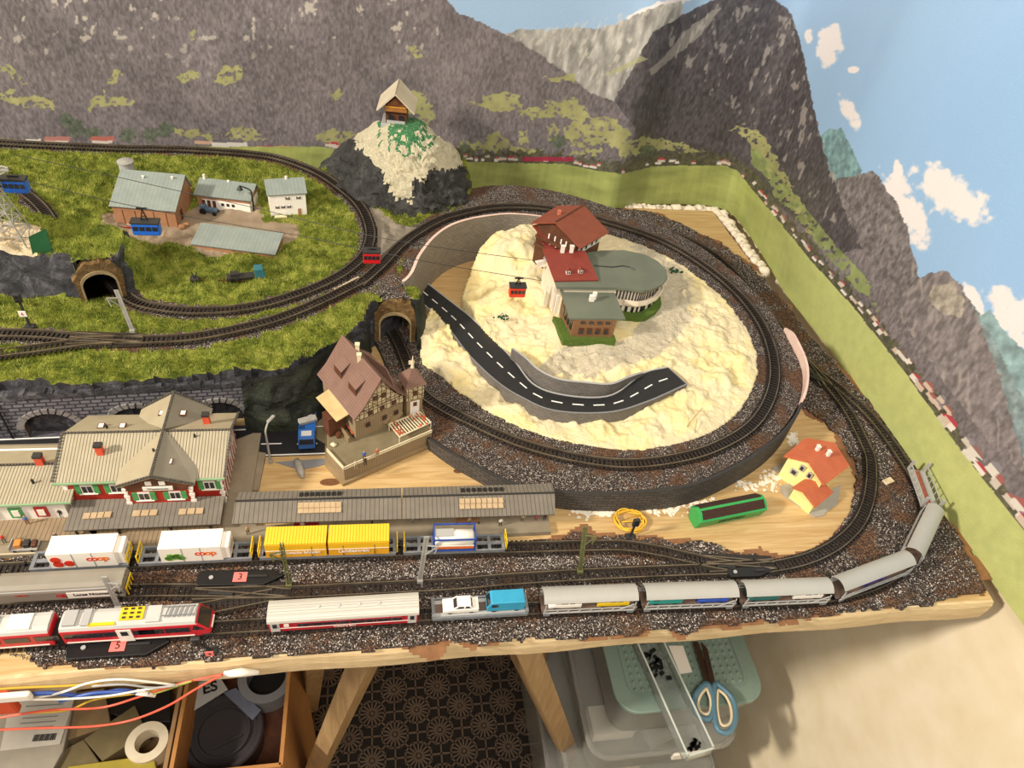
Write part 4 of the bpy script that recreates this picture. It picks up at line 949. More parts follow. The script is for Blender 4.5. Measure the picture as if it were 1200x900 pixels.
def win(o, A, B, u, z, w, h, fm='white', gm='glass', sh=None, n=1, name='window', world=False):
    f = wallbox(o, A, B, u, z, w, h, fm, name, .5); A = np.array(A, float); B = np.array(B, float); L = np.linalg.norm(B-A)
    g = MB(); t = (B-A)/L; nn = np.array([t[1], -t[0]]); k = 2 if w > 2.2 else 1
    for i in range(k):
        cc = A+t*(u*L+(i-(k-1)/2)*w*.46)+nn*.55; g.box((cc[0], cc[1], z), (w*.8/k-.25, .3, h*.74), math.atan2(t[1], t[0]))
    p = g.build('pane', gm, o, world=False); p.parent = f
    if sh:
        for sgn in (-1, 1): wallbox(o, A, B, u+sgn*(w*.75)/L, z, w*.42, h*1.05, sh, 'shutter', .6)
    return f
M['gr_roof'] = uv_stripes('grey_green_sheet_roof', '7f8a85', '727c78', 4.2, .35, .5, 0, '8c9690', bump=.3)
M['brownwall'] = plain('orange_brown_wall', '96694a', 'a87c5a', 90, .6); M['browndark'] = plain('dark_brown_wood', '4c2b1a', '663c24', 120, .6)
M['offwhite'] = plain('offwhite_wall', 'e9e4da', 'f4efe6', 60, .6)
# farm hall
o, W = place('farm_hall', 'large brown farm hall with a wide grey green roof and two small vents', 'building', (137, 263), (209, 269), 60)
D = 58; body(o, W, D, 23, 18, 'brownwall', 'x', .78); roof2(o, W, D, 23, 18, 'gr_roof', 'x', .78)
wallbox(o, (0, 0), (W, 0), .5, .8, W, 1.6, 'white', 'plinth', .4); wallbox(o, (W, 0), (W, D), .5, .8, D, 1.6, 'white', 'plinth', .4)
for u in (.15, .35, .5, .65, .85): wallbox(o, (0, 0), (W, 0), u, 10, .5, 18, 'browndark', 'batten', .35)
win(o, (W, 0), (W, D), .3, 9, 7, 12, 'browndark', 'browndark', name='gate')
for x, y, z in ((24, 36, 38), (54, 38, 39)): MB().cyl((x, y, z), .9, 3, 10).box((x, y, z+3), (3.2, 1.2, .7)).build('roof_vent', 'white', o, world=False)
# annex
o, W = place('farm_annex', 'low brown annex with white stable wall between hall and white house', 'building', (233, 243), (294, 250), 60)
D = 30; body(o, W, D, 17, 7, 'brownwall', 'x', .8); roof2(o, W, D, 17, 7, 'gr_roof', 'x', .8, ov=2.5)
wallbox(o, (0, 0), (W, 0), .55, 6, W*.9, 11.5, 'white', 'white_wall', .5); wallbox(o, (W, 0), (W, D), .5, 6, D, 11.5, 'white', 'white_wall', .4)
for u in (.12, .22, .32): wallbox(o, (0, 0), (W, 0), u, 6, 3.6, 10, 'browndark', 'door', .9)
for u in (.48, .58, .68): win(o, (0, -.5), (W, -.5), u, 7.5, 3, 3.2, 'dark')
for x, h in ((3, 8), (30, 4)): MB().cyl((x, D*.75, 22), 1.4, h, 12).build('chimney', 'white', o, world=False)
# shed
o, W = place('farm_shed', 'long low brown shed with a grey green single pitch roof in front of the annex', 'building', (228, 293), (322, 305), 59)
D = 31; body(o, W, D, 8, 6, 'brownwall', 'x', 1.0, hb=14); roof2(o, W, D, 8, 6, 'gr_roof', 'x', 1.0, hb=14)
wallbox(o, (0, 0), (W, 0), .5, .7, W, 1.4, 'white', 'plinth', .4); wallbox(o, (W, 0), (W, D), .5, .7, D, 1.4, 'white', 'plinth', .4)
for u in (.25, .5, .75): wallbox(o, (0, 0), (W, 0), u, 6.3, 2.2, 1, 'browndark', 'vent', .7)
# white house
o, W = place('white_house', 'white two storey farmhouse with a grey green roof and black shuttered windows', 'building', (318, 255), (360, 252), 60)
D = 28; body(o, W, D, 29, 9, 'offwhite', 'x', .62); roof2(o, W, D, 29, 9, 'gr_roof', 'x', .62, ov=2)
for u in (.2, .36, .52): win(o, (0, 0), (W, 0), u, 12.5, 2.2, 3, 'white', 'glass', 'black')
for u in (.5, .8): win(o, (0, 0), (W, 0), u, 23, 2.4, 3, 'white', 'glass', 'black')
wallbox(o, (0, 0), (W, 0), .8, 5, 3.6, 8.5, 'brownwall', 'door', .5)
for u, z in ((.25, 9), (.55, 9), (.25, 19), (.55, 19)): win(o, (W, 0), (W, D), u, z, 1.7, 3.4, 'white', 'glass', 'black')
MB().cyl((W*.55, D*.6, 36), 1.5, 5.5, 12).build('chimney', 'white', o, world=False)
st = MB()
for x in (4, 8, 12, 16): st.box((x, -7, 2), (.6, .6, 4))
st.box((10, -7, 3.6), (14, .5, .6)); st.box((10, -4, 2.2), (13, 4, 3)); st.build('garden_terrace', plain('cream_trim', 'd8cda0', 'e6dcb4', rough=.6), o, world=False)
# silo
p = at(151, 205, 80); o = thing('grain_silo', 'round grey silo standing behind the large farm hall', 'silo', (p[0], p[1], 66))
MB().lathe((0, 0, 0), [(0.01, 0), (8, 0), (8, 30)], 28).build('barrel', 'lgrey', o, world=False, smooth=False)
MB().lathe((0, 0, 0), [(8.8, 29), (8.8, 31), (4, 32.6), (.01, 33)], 28).build('lid', 'concrete', o, world=False)
# ---- plaster mountain hotel
HZ = 45
M['oval_roof'] = plain('grey_green_flat_roof', '5f6558', '6d7364', 30, .7, bump=.1); M['redroof'] = uv_stripes('dark_red_tiles', '7d3026', '6a2820', 2.2, .3, .6, 1, '8a392d')
M['brownroof'] = uv_stripes('red_brown_tiles', '7e3f2a', '6d3523', 2.2, .3, .6, 1, '8c4a33'); M['cream'] = plain('cream_wall', 'ddd0b8', 'e9decb', 50, .6)
hp = at(705, 350, HZ); ho = thing('mountain_hotel', 'mountain hotel with oval grey green roof terrace and brown brick front wing', 'building', (hp[0], hp[1], HZ-2))
ov = [at(x, y, 82) for x, y in ((687, 296), (704, 293.5), (731, 293), (756, 298), (771, 306), (781, 316), (782.5, 325), (776, 333), (764, 339), (753, 340.5), (736, 338), (722, 337), (653, 336), (650, 328), (665, 315))]
b = MB(); b.slab(ov, 3); b.build('oval_roof', 'oval_roof', ho)
c = np.array(ov)[:, :2].mean(0)
def shrink(pts, k, cc=None): cc = c if cc is None else cc; return [(cc[0]+(p[0]-cc[0])*k, cc[1]+(p[1]-cc[1])*k) for p in pts]
b = MB(); b.prism(shrink(ov, .88), HZ-6, 79.2); b.build('walls', 'cream', ho)
b = MB(); b.prism(shrink(ov[3:11], .985), 60, 61.4); b.build('balcony_slab', 'cream', ho)
bl = shrink(ov[3:11], .985); bb = MB()
for i in range(len(bl)-1): bb.bar((*bl[i], 64), (*bl[i+1], 64), .8, 5)
bb.build('balcony_front', 'cream', ho)
wl = shrink(ov, .88)
for i, (u0, n) in zip(range(6, 11), ((0, 2), (0, 3), (0, 4), (0, 4), (0, 3))):
    A, Bw = np.array(wl[i]), np.array(wl[i+1])
    for k in range(n):
        f = (k+.5)/n; L = np.linalg.norm(Bw-A); p = A+(Bw-A)*f; t = (Bw-A)/L; nn = np.array([t[1], -t[0]])
        if nn.dot(p-c) < 0: nn = -nn
        g = MB(); g.box((p[0]+nn[0]*.3, p[1]+nn[1]*.3, 71.5), (L/n*.55, .8, 12), math.atan2(t[1], t[0])); g.build('tall_window', 'glass', ho)
        if k % 2 == 0: g = MB(); g.box((p[0]+nn[0]*.3, p[1]+nn[1]*.3, 52.5), (L/n*.9, .8, 8), math.atan2(t[1], t[0])); g.build('ground_window', 'glass', ho)
cr = MB(); cr.tube([at(x, y, 82.5) for x, y in ((696, 311), (705, 312), (718, 313), (730, 311.5), (738, 313), (744, 316))], .7, 6); cr.build('roof_wire', 'dark', ho)
# red pent roof with dormers
rp = [at(636, 291, 92), at(686, 294, 92), at(701.5, 328, 84), at(650, 329, 84)]; b = MB(); b.slab(rp, 2); b.build('red_roof', 'redroof', ho)
b = MB(); ww = [(rp[i][0]*.94+hp[0]*.06, rp[i][1]*.94+hp[1]*.06) for i in range(4)]; b.prism(ww, HZ-4, 81); b.build('stair_tower', 'cream', ho)
def dormer(px, py, z, parent, s=1.0):
    p = at(px, py, z); q = MB(); q.box((p[0], p[1], z+1.5), (4.6*s, 4*s, 5*s)); d = q.build('dormer', 'white', parent)
    for k in (-1, 1): e = MB().box((p[0]+k*1.1*s, p[1]-2.1*s, z+1.7), (1.3*s, .4, 2.6*s)).build('pane', 'glass', parent); e.parent = d; e.location = Vector((0, 0, 0))
    e = MB().slab([(p[0]-3*s, p[1]-2.6*s, z+4*s), (p[0], p[1]-2.6*s, z+6*s), (p[0], p[1]+3*s, z+6*s), (p[0]-3*s, p[1]+3*s, z+4*s)], .7).slab([(p[0]+3*s, p[1]-2.6*s, z+4*s), (p[0], p[1]-2.6*s, z+6*s), (p[0], p[1]+3*s, z+6*s), (p[0]+3*s, p[1]+3*s, z+4*s)], .7).build('dormer_roof', 'redroof', parent); e.parent = d
dormer(665.5, 320, 86, ho); dormer(680, 319, 86, ho)
for x, y in ((659, 294), (669.5, 294)): p = at(x, y, 93); MB().box((p[0], p[1], 95), (4, 3, 8)).box((p[0], p[1], 99.4), (4.8, 3.8, .8)).build('chimney', 'white', ho)
# front brick wing
M['wingbrick'] = bricks('orange_brown_boards', '8c6440', '9c754d', '6d4c30', 9, 1.6, .25)
fw = [at(669, 396, 47), at(717, 397, 47)]; A = np.array(fw[0][:2]); Bn = np.array(fw[1][:2]); t = (Bn-A); t /= np.linalg.norm(t); nv = np.array([-t[1], t[0]])
C1 = Bn+nv*36; C0 = A+nv*36-t*6; wing = [tuple(A), tuple(Bn), tuple(C1), tuple(C0)]
b = MB(); b.prism(wing, HZ-2, 71); b.build('front_wing', 'wingbrick', ho)
b = MB(); b.slab([at(668, 373, 73), at(733, 373.5, 73), at(718.5, 339, 73), at(656, 338, 73)], 2); b.build('wing_roof', 'oval_roof', ho)
p = at(693, 352, 74); MB().box((p[0], p[1], 77), (5, 4, 7)).box((p[0]+3, p[1]+2, 78.5), (4, 3, 9)).build('chimney', 'white', ho)
for u in (.2, .4, .6, .8):
    q = A+(Bn-A)*u-nv*.3; MB().box((q[0], q[1], 56), (5.2, .8, 6), math.atan2(t[1], t[0])).box((q[0], q[1], 60.3), (5.6, 1, 1)).build('window', 'browndark', ho)
    MB().box((q[0]-nv[0]*.3, q[1]-nv[1]*.3, 56), (4.2, .8, 4.6), math.atan2(t[1], t[0])).build('window_glass', 'glass', ho)
    MB().box((q[0]-nv[0]*.2, q[1]-nv[1]*.2, 68), (4.6, .8, 3), math.atan2(t[1], t[0])).build('window_glass', 'glass', ho)
wd = (np.array(C0)-A); wd /= np.linalg.norm(wd)
for u in (6, 14, 22, 30): q = A+wd*u-t*.3; MB().box((q[0], q[1], 60), (.9, 5, 11), math.atan2(wd[1], wd[0])-math.pi/2).build('window_glass', 'glass', ho)
gs = MB(); gl = [(A-t*9-nv*5), (Bn+t*3-nv*5), (Bn+t*3+nv*4), (A+nv*34-t*14)]
gs.prism([tuple(x) for x in gl], HZ-4, 49); ag = np.linspace(-1.9, -.1, 12); cc = np.array(shrink([ov[8]], .8)[0])
ring = [(c[0]+(p[0]-c[0])*1.0, c[1]+(p[1]-c[1])*1.0-6) for p in ov[5:12]]+[(c[0]+(p[0]-c[0])*.6, c[1]+(p[1]-c[1])*.6) for p in ov[5:12]][::-1]
gs.prism(ring, HZ-4, 49.5); gs.build('grass_verge', plain('dark_green_flock', '3d5518', '5c7426', 500, .95, bump=1.0), ho)
# cable station opening at the left
for x, y, h in ((646, 355, 28), (640, 352, 26), (651, 362, 24)):
    p = at(x, y, 52); MB().box((p[0], p[1], 46+h/2), (2.6, 2.6, h)).build('pillar', 'white', ho)
p = at(633, 310, 74); MB().box((p[0]+4, p[1], 76), (16, 12, 1.5), .3).box((p[0]+2, p[1]-5, 79), (16, 1, 6), .3).build('cable_platform', 'white', ho)
MB().lathe((p[0]+8, p[1]+2, 80), [(.01, 0), (4.5, 0), (5, 1), (4.5, 2), (.01, 2)], 16).build('cable_wheel', 'lgrey', ho)
# chalet restaurant behind
rA, rB = at(651, 260, 116), at(684, 240, 116)
eL0, eL1 = at(623, 260.5, 104), at(653, 241, 104); eR0, eR1 = at(681, 291, 100), at(714, 272, 100)
b = MB(); b.slab([rA, rB, eR1, eR0], 2); cb = thing('alpine_chalet', 'dark wooden alpine chalet with white shutters and broad red brown roof', 'building', tuple(np.array(at(668, 285, HZ+2))))
b.build('roof', 'brownroof', cb); b = MB(); b.slab([rA, eL0, eL1, rB], 2); b.build('roof', 'brownroof', cb)
MB().bar(rA, rB, 1.6, 1.6).build('ridge_board', 'browndark', cb)
mid = (np.array(rA)+np.array(rB)+np.array(eL0)+np.array(eR1))/4
def inn(p, k=.82, kk=1.0): q = np.array(p); return q[:2]+(mid[:2]-q[:2])*(1-k)
bs = [inn(eL0), inn(eR0), inn(eR1), inn(eL1)]; ra = inn(rA, .84); rb = inn(rB, .84)
v = [(*bs[0], HZ), (*bs[1], HZ), (*bs[2], HZ), (*bs[3], HZ), (*bs[0], 103), (*bs[1], 100), (*bs[2], 100), (*bs[3], 103), (*ra, 113), (*rb, 113)]
b = MB(); b.add(v, [(0, 1, 5, 8, 4), (1, 2, 6, 5), (2, 3, 7, 9, 6), (3, 0, 4, 7), (4, 8, 9, 7), (8, 5, 6, 9)]); b.build('walls', 'browndark', cb)
g0, g1 = bs[0], bs[1]; L = np.linalg.norm(g1-g0); t = (g1-g0)/L; nn = np.array([t[1], -t[0]])
for z, us in ((94, (.3, .45, .6, .72)), (84, (.2, .35, .5, .65, .8))):
    for u in us: q = g0+t*L*u+nn*.4; MB().box((q[0], q[1], z), (1.6, .8, 6), math.atan2(t[1], t[0])).build('shutter', 'white', cb)
for z in (88.5, 78): 
    q = g0+t*L*.5+nn*2.5; MB().box((q[0], q[1], z), (L*.95, 5, 1), math.atan2(t[1], t[0])).box((q[0]+nn[0]*2.4, q[1]+nn[1]*2.4, z+2), (L*.95, .6, 3.4), math.atan2(t[1], t[0])).build('balcony', 'browndark', cb)
s0, s1 = bs[1], bs[2]; Ls = np.linalg.norm(s1-s0); ts = (s1-s0)/Ls; ns = np.array([ts[1], -ts[0]])
q = s0+ts*Ls*.5+ns*.3; MB().box((q[0], q[1], 91), (Ls*.98, .8, 8), math.atan2(ts[1], ts[0])).build('white_band', 'white', cb)
for u in (.15, .35, .6, .8): q = s0+ts*Ls*u+ns*.8; MB().box((q[0], q[1], 91), (3, .6, 4.5), math.atan2(ts[1], ts[0])).build('window_glass', 'glass', cb)
p = at(655, 251, 112); MB().box((p[0], p[1], 114), (3.5, 3, 6)).build('chimney', plain('terracotta', 'b5694a', 'c98265', rough=.7), cb)
b = MB(); b.slab([at(624, 264, 98), at(632, 262, 98), at(646, 281, 90), at(640, 284, 88)], 1.5); b.slab([at(632, 275, 88), at(640, 273, 88), at(652, 291, 84), at(640, 293, 82)], 1.5); b.build('porch_roof', 'redroof', cb)
# ---- chalet on the rock
co = thing('small_chalet', 'small dark wooden chalet with oversized pale card roof on top of the rock', 'building', at(464, 147, 137), math.radians(-7)); co.scale = (1.55, 1.55, 1.55)
W, D = 17, 16
MB().box((0, 9, -1), (23, 20, 4)).build('base_plate', 'lgrey', co, world=False, bevel=.5)
MB().side([(-8, 1), (8, 1), (8, 15), (0, 22), (-8, 15)], 1, 17).build('walls', 'browndark', co, world=False)
for s_ in (-1, 1):
    MB().slab([(0, -7, 27), (s_*14.5, -5, 12.5), (s_*14.5, 25, 12.5), (0, 25, 27)], .9).build('roof', plain('pale_card_roof', 'bdb198', 'cfc4ac', 60, .7), co, world=False)
MB().box((0, -1, 12), (17, 3, 1)).box((0, -2.3, 13.6), (17, .6, 3)).build('balcony', plain('orange_wood', '8d5a2a', 'a06c36', rough=.6), co, world=False)
MB().side([(-8, 13.5), (8, 13.5), (8, 15), (0, 22), (-8, 15)], -.5, 1, 0).build('gable', plain('brown_gable', '7a4c2c', '8f5d38', rough=.6), co, world=False)
for x in (-5, 0, 5): MB().box((x, .2, 15.6), (3.8, 1, 3)).build('window_glass', 'black', co, world=False)
fl = MB()
for i in range(14): fl.blob((-7+i*1.08, -3, 15.2), .7, 5)
fl.build('window_flowers', plain('yellow_flowers', 'e0b030', 'd07a30', 900, .8), co, world=False)
for x in (-3.8, 3.8): MB().box((x, .2, 5.6), (3.4, 1, 4.2)).build('window_glass', 'glass', co, world=False)
MB().box((0, -.6, 2.4), (14, .8, 3)).build('fence', 'lgrey', co, world=False)
# ---- station
SZ = 5
M['tiles'] = uv_stripes('pale_beige_tiles', 'a3997f', '6c6555', 2.4, .6, .7, 0, 'aea48b', bump=.8); M['tiles2'] = plain('plain_beige_roof', '9a8f74', 'a59a7f', 60, .7)
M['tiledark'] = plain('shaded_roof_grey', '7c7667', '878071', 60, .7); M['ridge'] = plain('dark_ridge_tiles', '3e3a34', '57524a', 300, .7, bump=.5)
M['redwall'] = plain('station_red_wall', 'a32a1c', 'b23423', 90, .6); M['greentrim'] = plain('light_green_trim', '7fa07a', '8fb088', rough=.5); M['greensh'] = plain('green_shutter', '3f8a4a', '56a05c', 500, .5)
M['canopyroof'] = uv_stripes('grey_brown_boards', '6e675c', '4b463e', 3.6, .45, .75, 0, '7b7367', bump=.8)
sp = at(165, 580, SZ); so = thing('station_building', 'large red walled station building with beige tiled roofs and green shutters', 'building', (sp[0], sp[1], SZ))
E0, E1 = np.array([-345., 131., 41.]), np.array([-220., 131., 41.]); R0, R1 = np.array([-345., 170., 55.]), np.array([-218., 170., 55.]); B0, B1 = np.array([-340., 206., 38.]), np.array([-219., 206., 38.])
MB().slab([E0, E1, R1, R0], 1.6).build('main_roof', 'tiles', so); MB().slab([R0, R1, B1, B0], 1.6).build('rear_roof', 'tiles2', so)
MB().add([(-339, 133.5, SZ), (-225, 133.5, SZ), (-225, 201, SZ), (-339, 201, SZ), (-339, 133.5, 41), (-225, 133.5, 41), (-225, 201, 38.6), (-339, 201, 38.6), (-339, 170, 53), (-225, 170, 53)],
         [(0, 1, 5, 4), (1, 2, 6, 9, 5), (2, 3, 7, 6), (3, 0, 4, 8, 7), (4, 5, 9, 8), (8, 9, 6, 7)]).build('walls', 'redwall', so)
# cross gable
gx, gw = -270.0, 29.0
def slab(pts, m, n='cross_roof', t=1.4): MB().slab(pts, t).build(n, m, so)
slab([(gx, 121.5, 55.5), (gx, 170, 57.5), (gx-gw, 140, 44), (gx-gw, 123.5, 42)], 'tiles2'); slab([(gx, 121.5, 55.5), (gx, 170, 57.5), (gx+gw, 140, 44), (gx+gw, 123.5, 42)], 'tiledark')  # right slopes take a darker copy, shade put into the roof colour
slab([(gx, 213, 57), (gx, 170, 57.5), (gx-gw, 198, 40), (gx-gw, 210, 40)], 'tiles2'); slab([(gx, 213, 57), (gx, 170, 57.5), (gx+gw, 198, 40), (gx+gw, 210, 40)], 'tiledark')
MB().side([(gx-24, SZ), (gx+24, SZ), (gx+24, 42), (gx, 54), (gx-24, 42)], 126.5, 150).build('front_bay', 'redwall', so)
MB().side([(gx-24, SZ), (gx+24, SZ), (gx+24, 40), (gx, 55), (gx-24, 40)], 190, 208).build('rear_bay', 'redwall', so)
MB().side([(gx-23, 35), (gx+23, 35), (gx+22, 42), (gx, 53.4), (gx-22, 42)], 125.2, 126.7).build('timber_gable', 'browndark', so)
rt_ = MB()
for a_, b_ in ((R0, R1), ((gx, 121.5, 56.5), (gx, 213, 57.8)), (E0+[0, 0, .8], R0+[0, 0, .8]), (E1+[0, 0, .8], R1+[0, 0, .8]), ((gx, 121.5, 56.5), (gx-gw, 123.5, 42.8)), ((gx, 121.5, 56.5), (gx+gw, 123.5, 42.8)), ((gx, 213, 58), (gx+gw, 211, 40.8)), ((gx, 213, 58), (gx-gw, 211, 40.8)), (B1+[0, 0, .8], R1+[0, 0, .8])):
    a_ = np.array(a_, float); b_ = np.array(b_, float); n_ = max(2, int(np.linalg.norm(b_-a_)/2.6))
    for i in range(n_): p0 = a_+(b_-a_)*(i/n_); p1 = a_+(b_-a_)*((i+.75)/n_); rt_.bar(p0+[0, 0, .3], p1+[0, 0, .3], 1.8, 1.1)
rt_.build('ridge_tiles', 'ridge', so)
MB().bar(E0+[0, -.6, -1], E1+[0, -.6, -1], 1.4, 1.4).build('gutter', 'greentrim', so)
def stw(x, y, z, w=9, h=8.5):
    f = MB().box((x, y-.3, z), (w, .8, h)).box((x, y-.9, z-h/2-.3), (w*1.5, 1.2, .8)).build('window', 'white', so)
    for k in (-1, 1):
        p = MB().box((x+k*w*.22, y-.9, z), (w*.34, .5, h*.7)).build('pane', 'glass', so); p.parent = f; p.location = (0, 0, 0)
        MB().box((x+k*w*.74, y-.5, z), (w*.42, .8, h)).build('shutter', 'greensh', so)
for x in (-324, -303): stw(x, 133.5, 29.5, 9, 10)
for x in (gx-11.5, gx+11.5): stw(x, 126.5, 27, 9, 9.5)
stw(-233.5, 133.5, 29.5, 9, 10)
for x in (gx-5, gx+5): MB().box((x, 124.9, 44), (4.5, .8, 4)).build('gable_window', 'white', so)
MB().box((gx+1, 124.6, 38), (22, 1, 4)).build('name_board', 'white', so); text('Wasserauen', 3.1, (gx+1, 124.0, 38), (1, 0, 0), (0, 0, 1), 'black', so, 'name_lettering')
for x, y in ((-339, 133.5), (-225, 133.5), (gx-24, 126.5), (gx+24, 126.5)):
    q = MB()
    for i in range(8): q.box((x, y, SZ+2+i*4), (4.2 if i % 2 else 2.8, 1.6, 2.6))
    q.build('corner_stones', 'white', so)
q = MB()
for i in range(9): q.box((-224.6, 142+i*6.6, 20), (.6, 1.6, 30))
q.build('side_panels', 'offwhite', so)
for y in (152, 170, 188): MB().box((-224.5, y, 24), (.8, 6, 9)).build('side_window', 'white', so)
def chim(px, py, z, h=11, w=5):
    p = at(px, py, z); q = MB().box((p[0], p[1], z+h/2-2), (w, w*.8, h)).build('chimney', M.get('brickred') or M.setdefault('brickred', plain('bright_red_brick', 'c8452a', 'd6583a', 200, .6)), so)
    k = MB().box((p[0], p[1], z+h-1.4), (w*1.15, w, 2.2)).build('chimney_cap', 'dark', so); k.parent = q; k.location = (0, 0, 0)
chim(119, 533, 47, 13); chim(243, 496, 48, 12)
def sky(px, py, z): p = at(px, py, z); q = MB().box((p[0], p[1], z+.9), (5, 6, 1.2)).build('roof_window', 'browndark', so); k = MB().box((p[0], p[1], z+1.6), (3.6, 4.4, .4)).build('roof_pane', 'white', so); k.parent = q; k.location = (0, 0, 0)
for a_ in ((106, 529, 46), (133, 529, 46), (172, 543, 50), (199, 542, 50), (240, 525, 46), (119, 500, 50), (144, 500, 50), (190, 485, 52), (215, 485, 52)): sky(*a_)
for a_ in ((181, 531, 53), (229, 514, 51), (126, 503, 50)): p = at(*a_); MB().cyl((p[0], p[1], a_[2]), .9, 5, 8).build('vent_pipe', 'black', so)
# station front canopy
MB().slab([at(86, 586, 18.5), at(263, 581, 18.5), at(258, 614, 15), at(74, 622, 15)], 1.4).build('front_canopy', 'canopyroof', so)
for a_ in ((102, 605), (110, 604.5), (118, 604), (126, 603.5), (160, 602), (170, 601.5), (180, 601), (214, 600), (224, 599.5), (234, 599)):
    p = at(a_[0], a_[1], 17); MB().box((p[0], p[1], 17.4), (5.4, 5.5, .8)).build('canopy_light', plain('canopy_pane', 'b39a78', 'c2aa88', rough=.3), so)
for x in (-330, -300, -262, -232): MB().box((x, 107, SZ+5), (1.4, 1.4, 10)).build('post', 'black', so)
# left wing
lo = thing('station_wing', 'low station side wing with beige tiled roof and one red chimney at the left', 'building', (-385, 150, SZ))
MB().slab([(-470, 120.5, 28.5), (-333, 122, 28.5), (-335, 157, 33), (-470, 157, 33)], 1.4).build('roof', 'tiles', lo); MB().slab([(-470, 157, 33), (-335, 157, 33), (-337, 185, 25), (-470, 185, 25)], 1.4).build('roof', 'tiles2', lo)
MB().prism([(-466, 124), (-341, 125), (-341, 180), (-466, 180)], SZ, 27).build('walls', 'offwhite', lo)
q = MB()
for i in range(28): q.bar((-400+i*2.3, 157, 34), (-398.4+i*2.3, 157, 34), 1.8, 1.1)
q.build('ridge_tiles', 'ridge', lo); MB().bar((-470, 120, 28), (-333, 121.5, 28), 1.4, 1.4).build('gutter', 'greentrim', lo)
p = at(49, 545, 31); MB().box((p[0], p[1], 36), (5.5, 4.5, 12)).build('chimney', 'brickred', lo); MB().box((p[0], p[1], 42.5), (6.2, 5.2, 2.4)).build('chimney_cap', 'dark', lo)
for x, m_ in ((-394, 'greensh'), (-376, 'greensh'), (-358, 'redwall'), (-412, 'redwall')): MB().box((x, 123.9, 15), (9, .9, 12)).build('panel', m_, lo); MB().box((x, 123.3, 15), (5, .8, 7)).build('window', 'white', lo)
MB().cyl((-364, 140, 29), 1, 6, 8).build('vent_pipe', 'black', lo)
# ---- platform and canopies
M['platform'] = plain('weathered_platform', '7d725e', '938670', 50, .85, bump=.2); M['deck'] = uv_stripes('oblique_deck_boards', '86745a', '665740', 3.4, .5, .8, 0, '957f63')
pf = thing('station_platform', 'long grey brown platform between the station and the container wagons', 'platform', (-150, 100, 0))
pfp = [at(-60, 654.5, 5), at(0, 651, 5), at(150, 645, 5), at(300, 637, 5), at(440, 632, 5), at(560, 627, 5), at(646, 623, 5), at(642, 604, 5), at(500, 606, 5), at(300, 616, 5)]
MB().prism([p[:2] for p in pfp]+[(-205, 140), (-205, 212), (-212, 212), (-225, 205), (-470, 205)], 0, 5).build('slab', 'platform', pf)
dk = [at(-20, 606, 5.4), at(118, 606, 5.4), at(112, 630, 5.4), at(-20, 640, 5.4)]; MB().prism([p[:2] for p in dk], 4.9, 5.5).build('deck_boards', 'deck', pf)
dk = [at(104, 622, 5.4), at(262, 615, 5.4), at(262, 634, 5.4), at(120, 640, 5.4)]; MB().prism([p[:2] for p in dk], 4.9, 5.5).build('deck_boards', 'deck', pf)
MB().bar(at(-60, 652.5, 5.4), at(110, 645, 5.4), 1.2, .8).build('edge_stone', plain('pale_edge', 'b9ab8d', 'c7b99b', rough=.8), pf)
for px0, px1, name, l_ in ((271, 471, 'platform_canopy', 'left'), (471, 651, 'platform_canopy', 'right')):
    def yy(px, k): # three long lines of the roof
        return {'f': 614-(px-271)*.0295, 'm': 587.5-(px-271)*.026, 'b': 576.5-(px-281)*.0265}[k]
    x0, x1 = px0+.6, px1-.4
    zf, zm, zb = 27, 31.5, 28
    P_ = [at(x0, yy(x0, 'f'), zf), at(x1, yy(x1, 'f'), zf), at(x1-.5, yy(x1, 'm'), zm), at(x0+4*(l_ == 'left'), yy(x0, 'm'), zm)]; Q_ = [P_[3], P_[2], at(x1-(4 if l_ == 'right' else 0), yy(x1, 'b'), zb), at(x0+9*(l_ == 'left'), yy(x0, 'b'), zb)]
    cc = thing(name, {'left': 'grey brown boarded platform canopy next to the station with a wide skylight row', 'right': 'grey brown boarded platform canopy ending beside the dark ring wall'}[l_], 'canopy', tuple(np.mean(np.array(P_), 0)-[0, 0, zf-5]), 0, None)
    MB().slab(P_, 1.4).build('front_slope', 'canopyroof', cc); MB().slab(Q_, 1.4).build('rear_slope', 'canopyroof', cc); MB().bar(np.array(P_[3])+[0, 0, .5], np.array(P_[2])+[0, 0, .5], 1.4, 1).build('ridge_cap', 'dark', cc)
    sx = (349, 400) if l_ == 'left' else (538, 590)
    for k in range(8):
        u = sx[0]+(sx[1]-sx[0])*(k+.5)/8
        for v in (.28, .52): p0 = np.array(at(u, yy(u, 'm')+v*26, zm-v*4.2)); MB().box((p0[0], p0[1], p0[2]+.5), (4, 5, .7)).build('skylight', plain('canopy_pane', 'b39a78'), cc)
        p0 = np.array(at(u+1, yy(u, 'm')-5.5, zm-1.4)); MB().box((p0[0], p0[1], p0[2]+.5), (3.2, 4, .7)).build('skylight', 'black', cc)
    for k in range(4 if l_ == 'left' else 3):
        u = px0+20+k*52; p0 = at(u, yy(u, 'm')+25, 5); MB().cyl((p0[0], p0[1]-1, 5), .8, 22, 8).build('post', 'black', cc); MB().bar((p0[0], p0[1]-9, 26.5), (p0[0], p0[1]+11, 27.5), 1).build('bracket', 'black', cc)
pb = MB(); pb.prism([at(x, y, 1.5)[:2] for x, y in ((282, 560), (300, 530), (312, 532), (303, 575), (280, 577))], 0, 3); tag(pb.build('paving_strip', 'platform', bevel=.2), 'narrow grey paving strip beside the right gable of the station', 'paving')
tag(MB().prism([(-760, 197), (-219, 203), (-213, 226), (-760, 222)], 0, .8).build('roadside_ground', 'rocky2' if 'rocky2' in M else M.setdefault('rocky2', rock_mat('grey_ground', '35343a', '55545a', '78777c', 60))), 'grey painted ground between the street and the arches', 'ground')
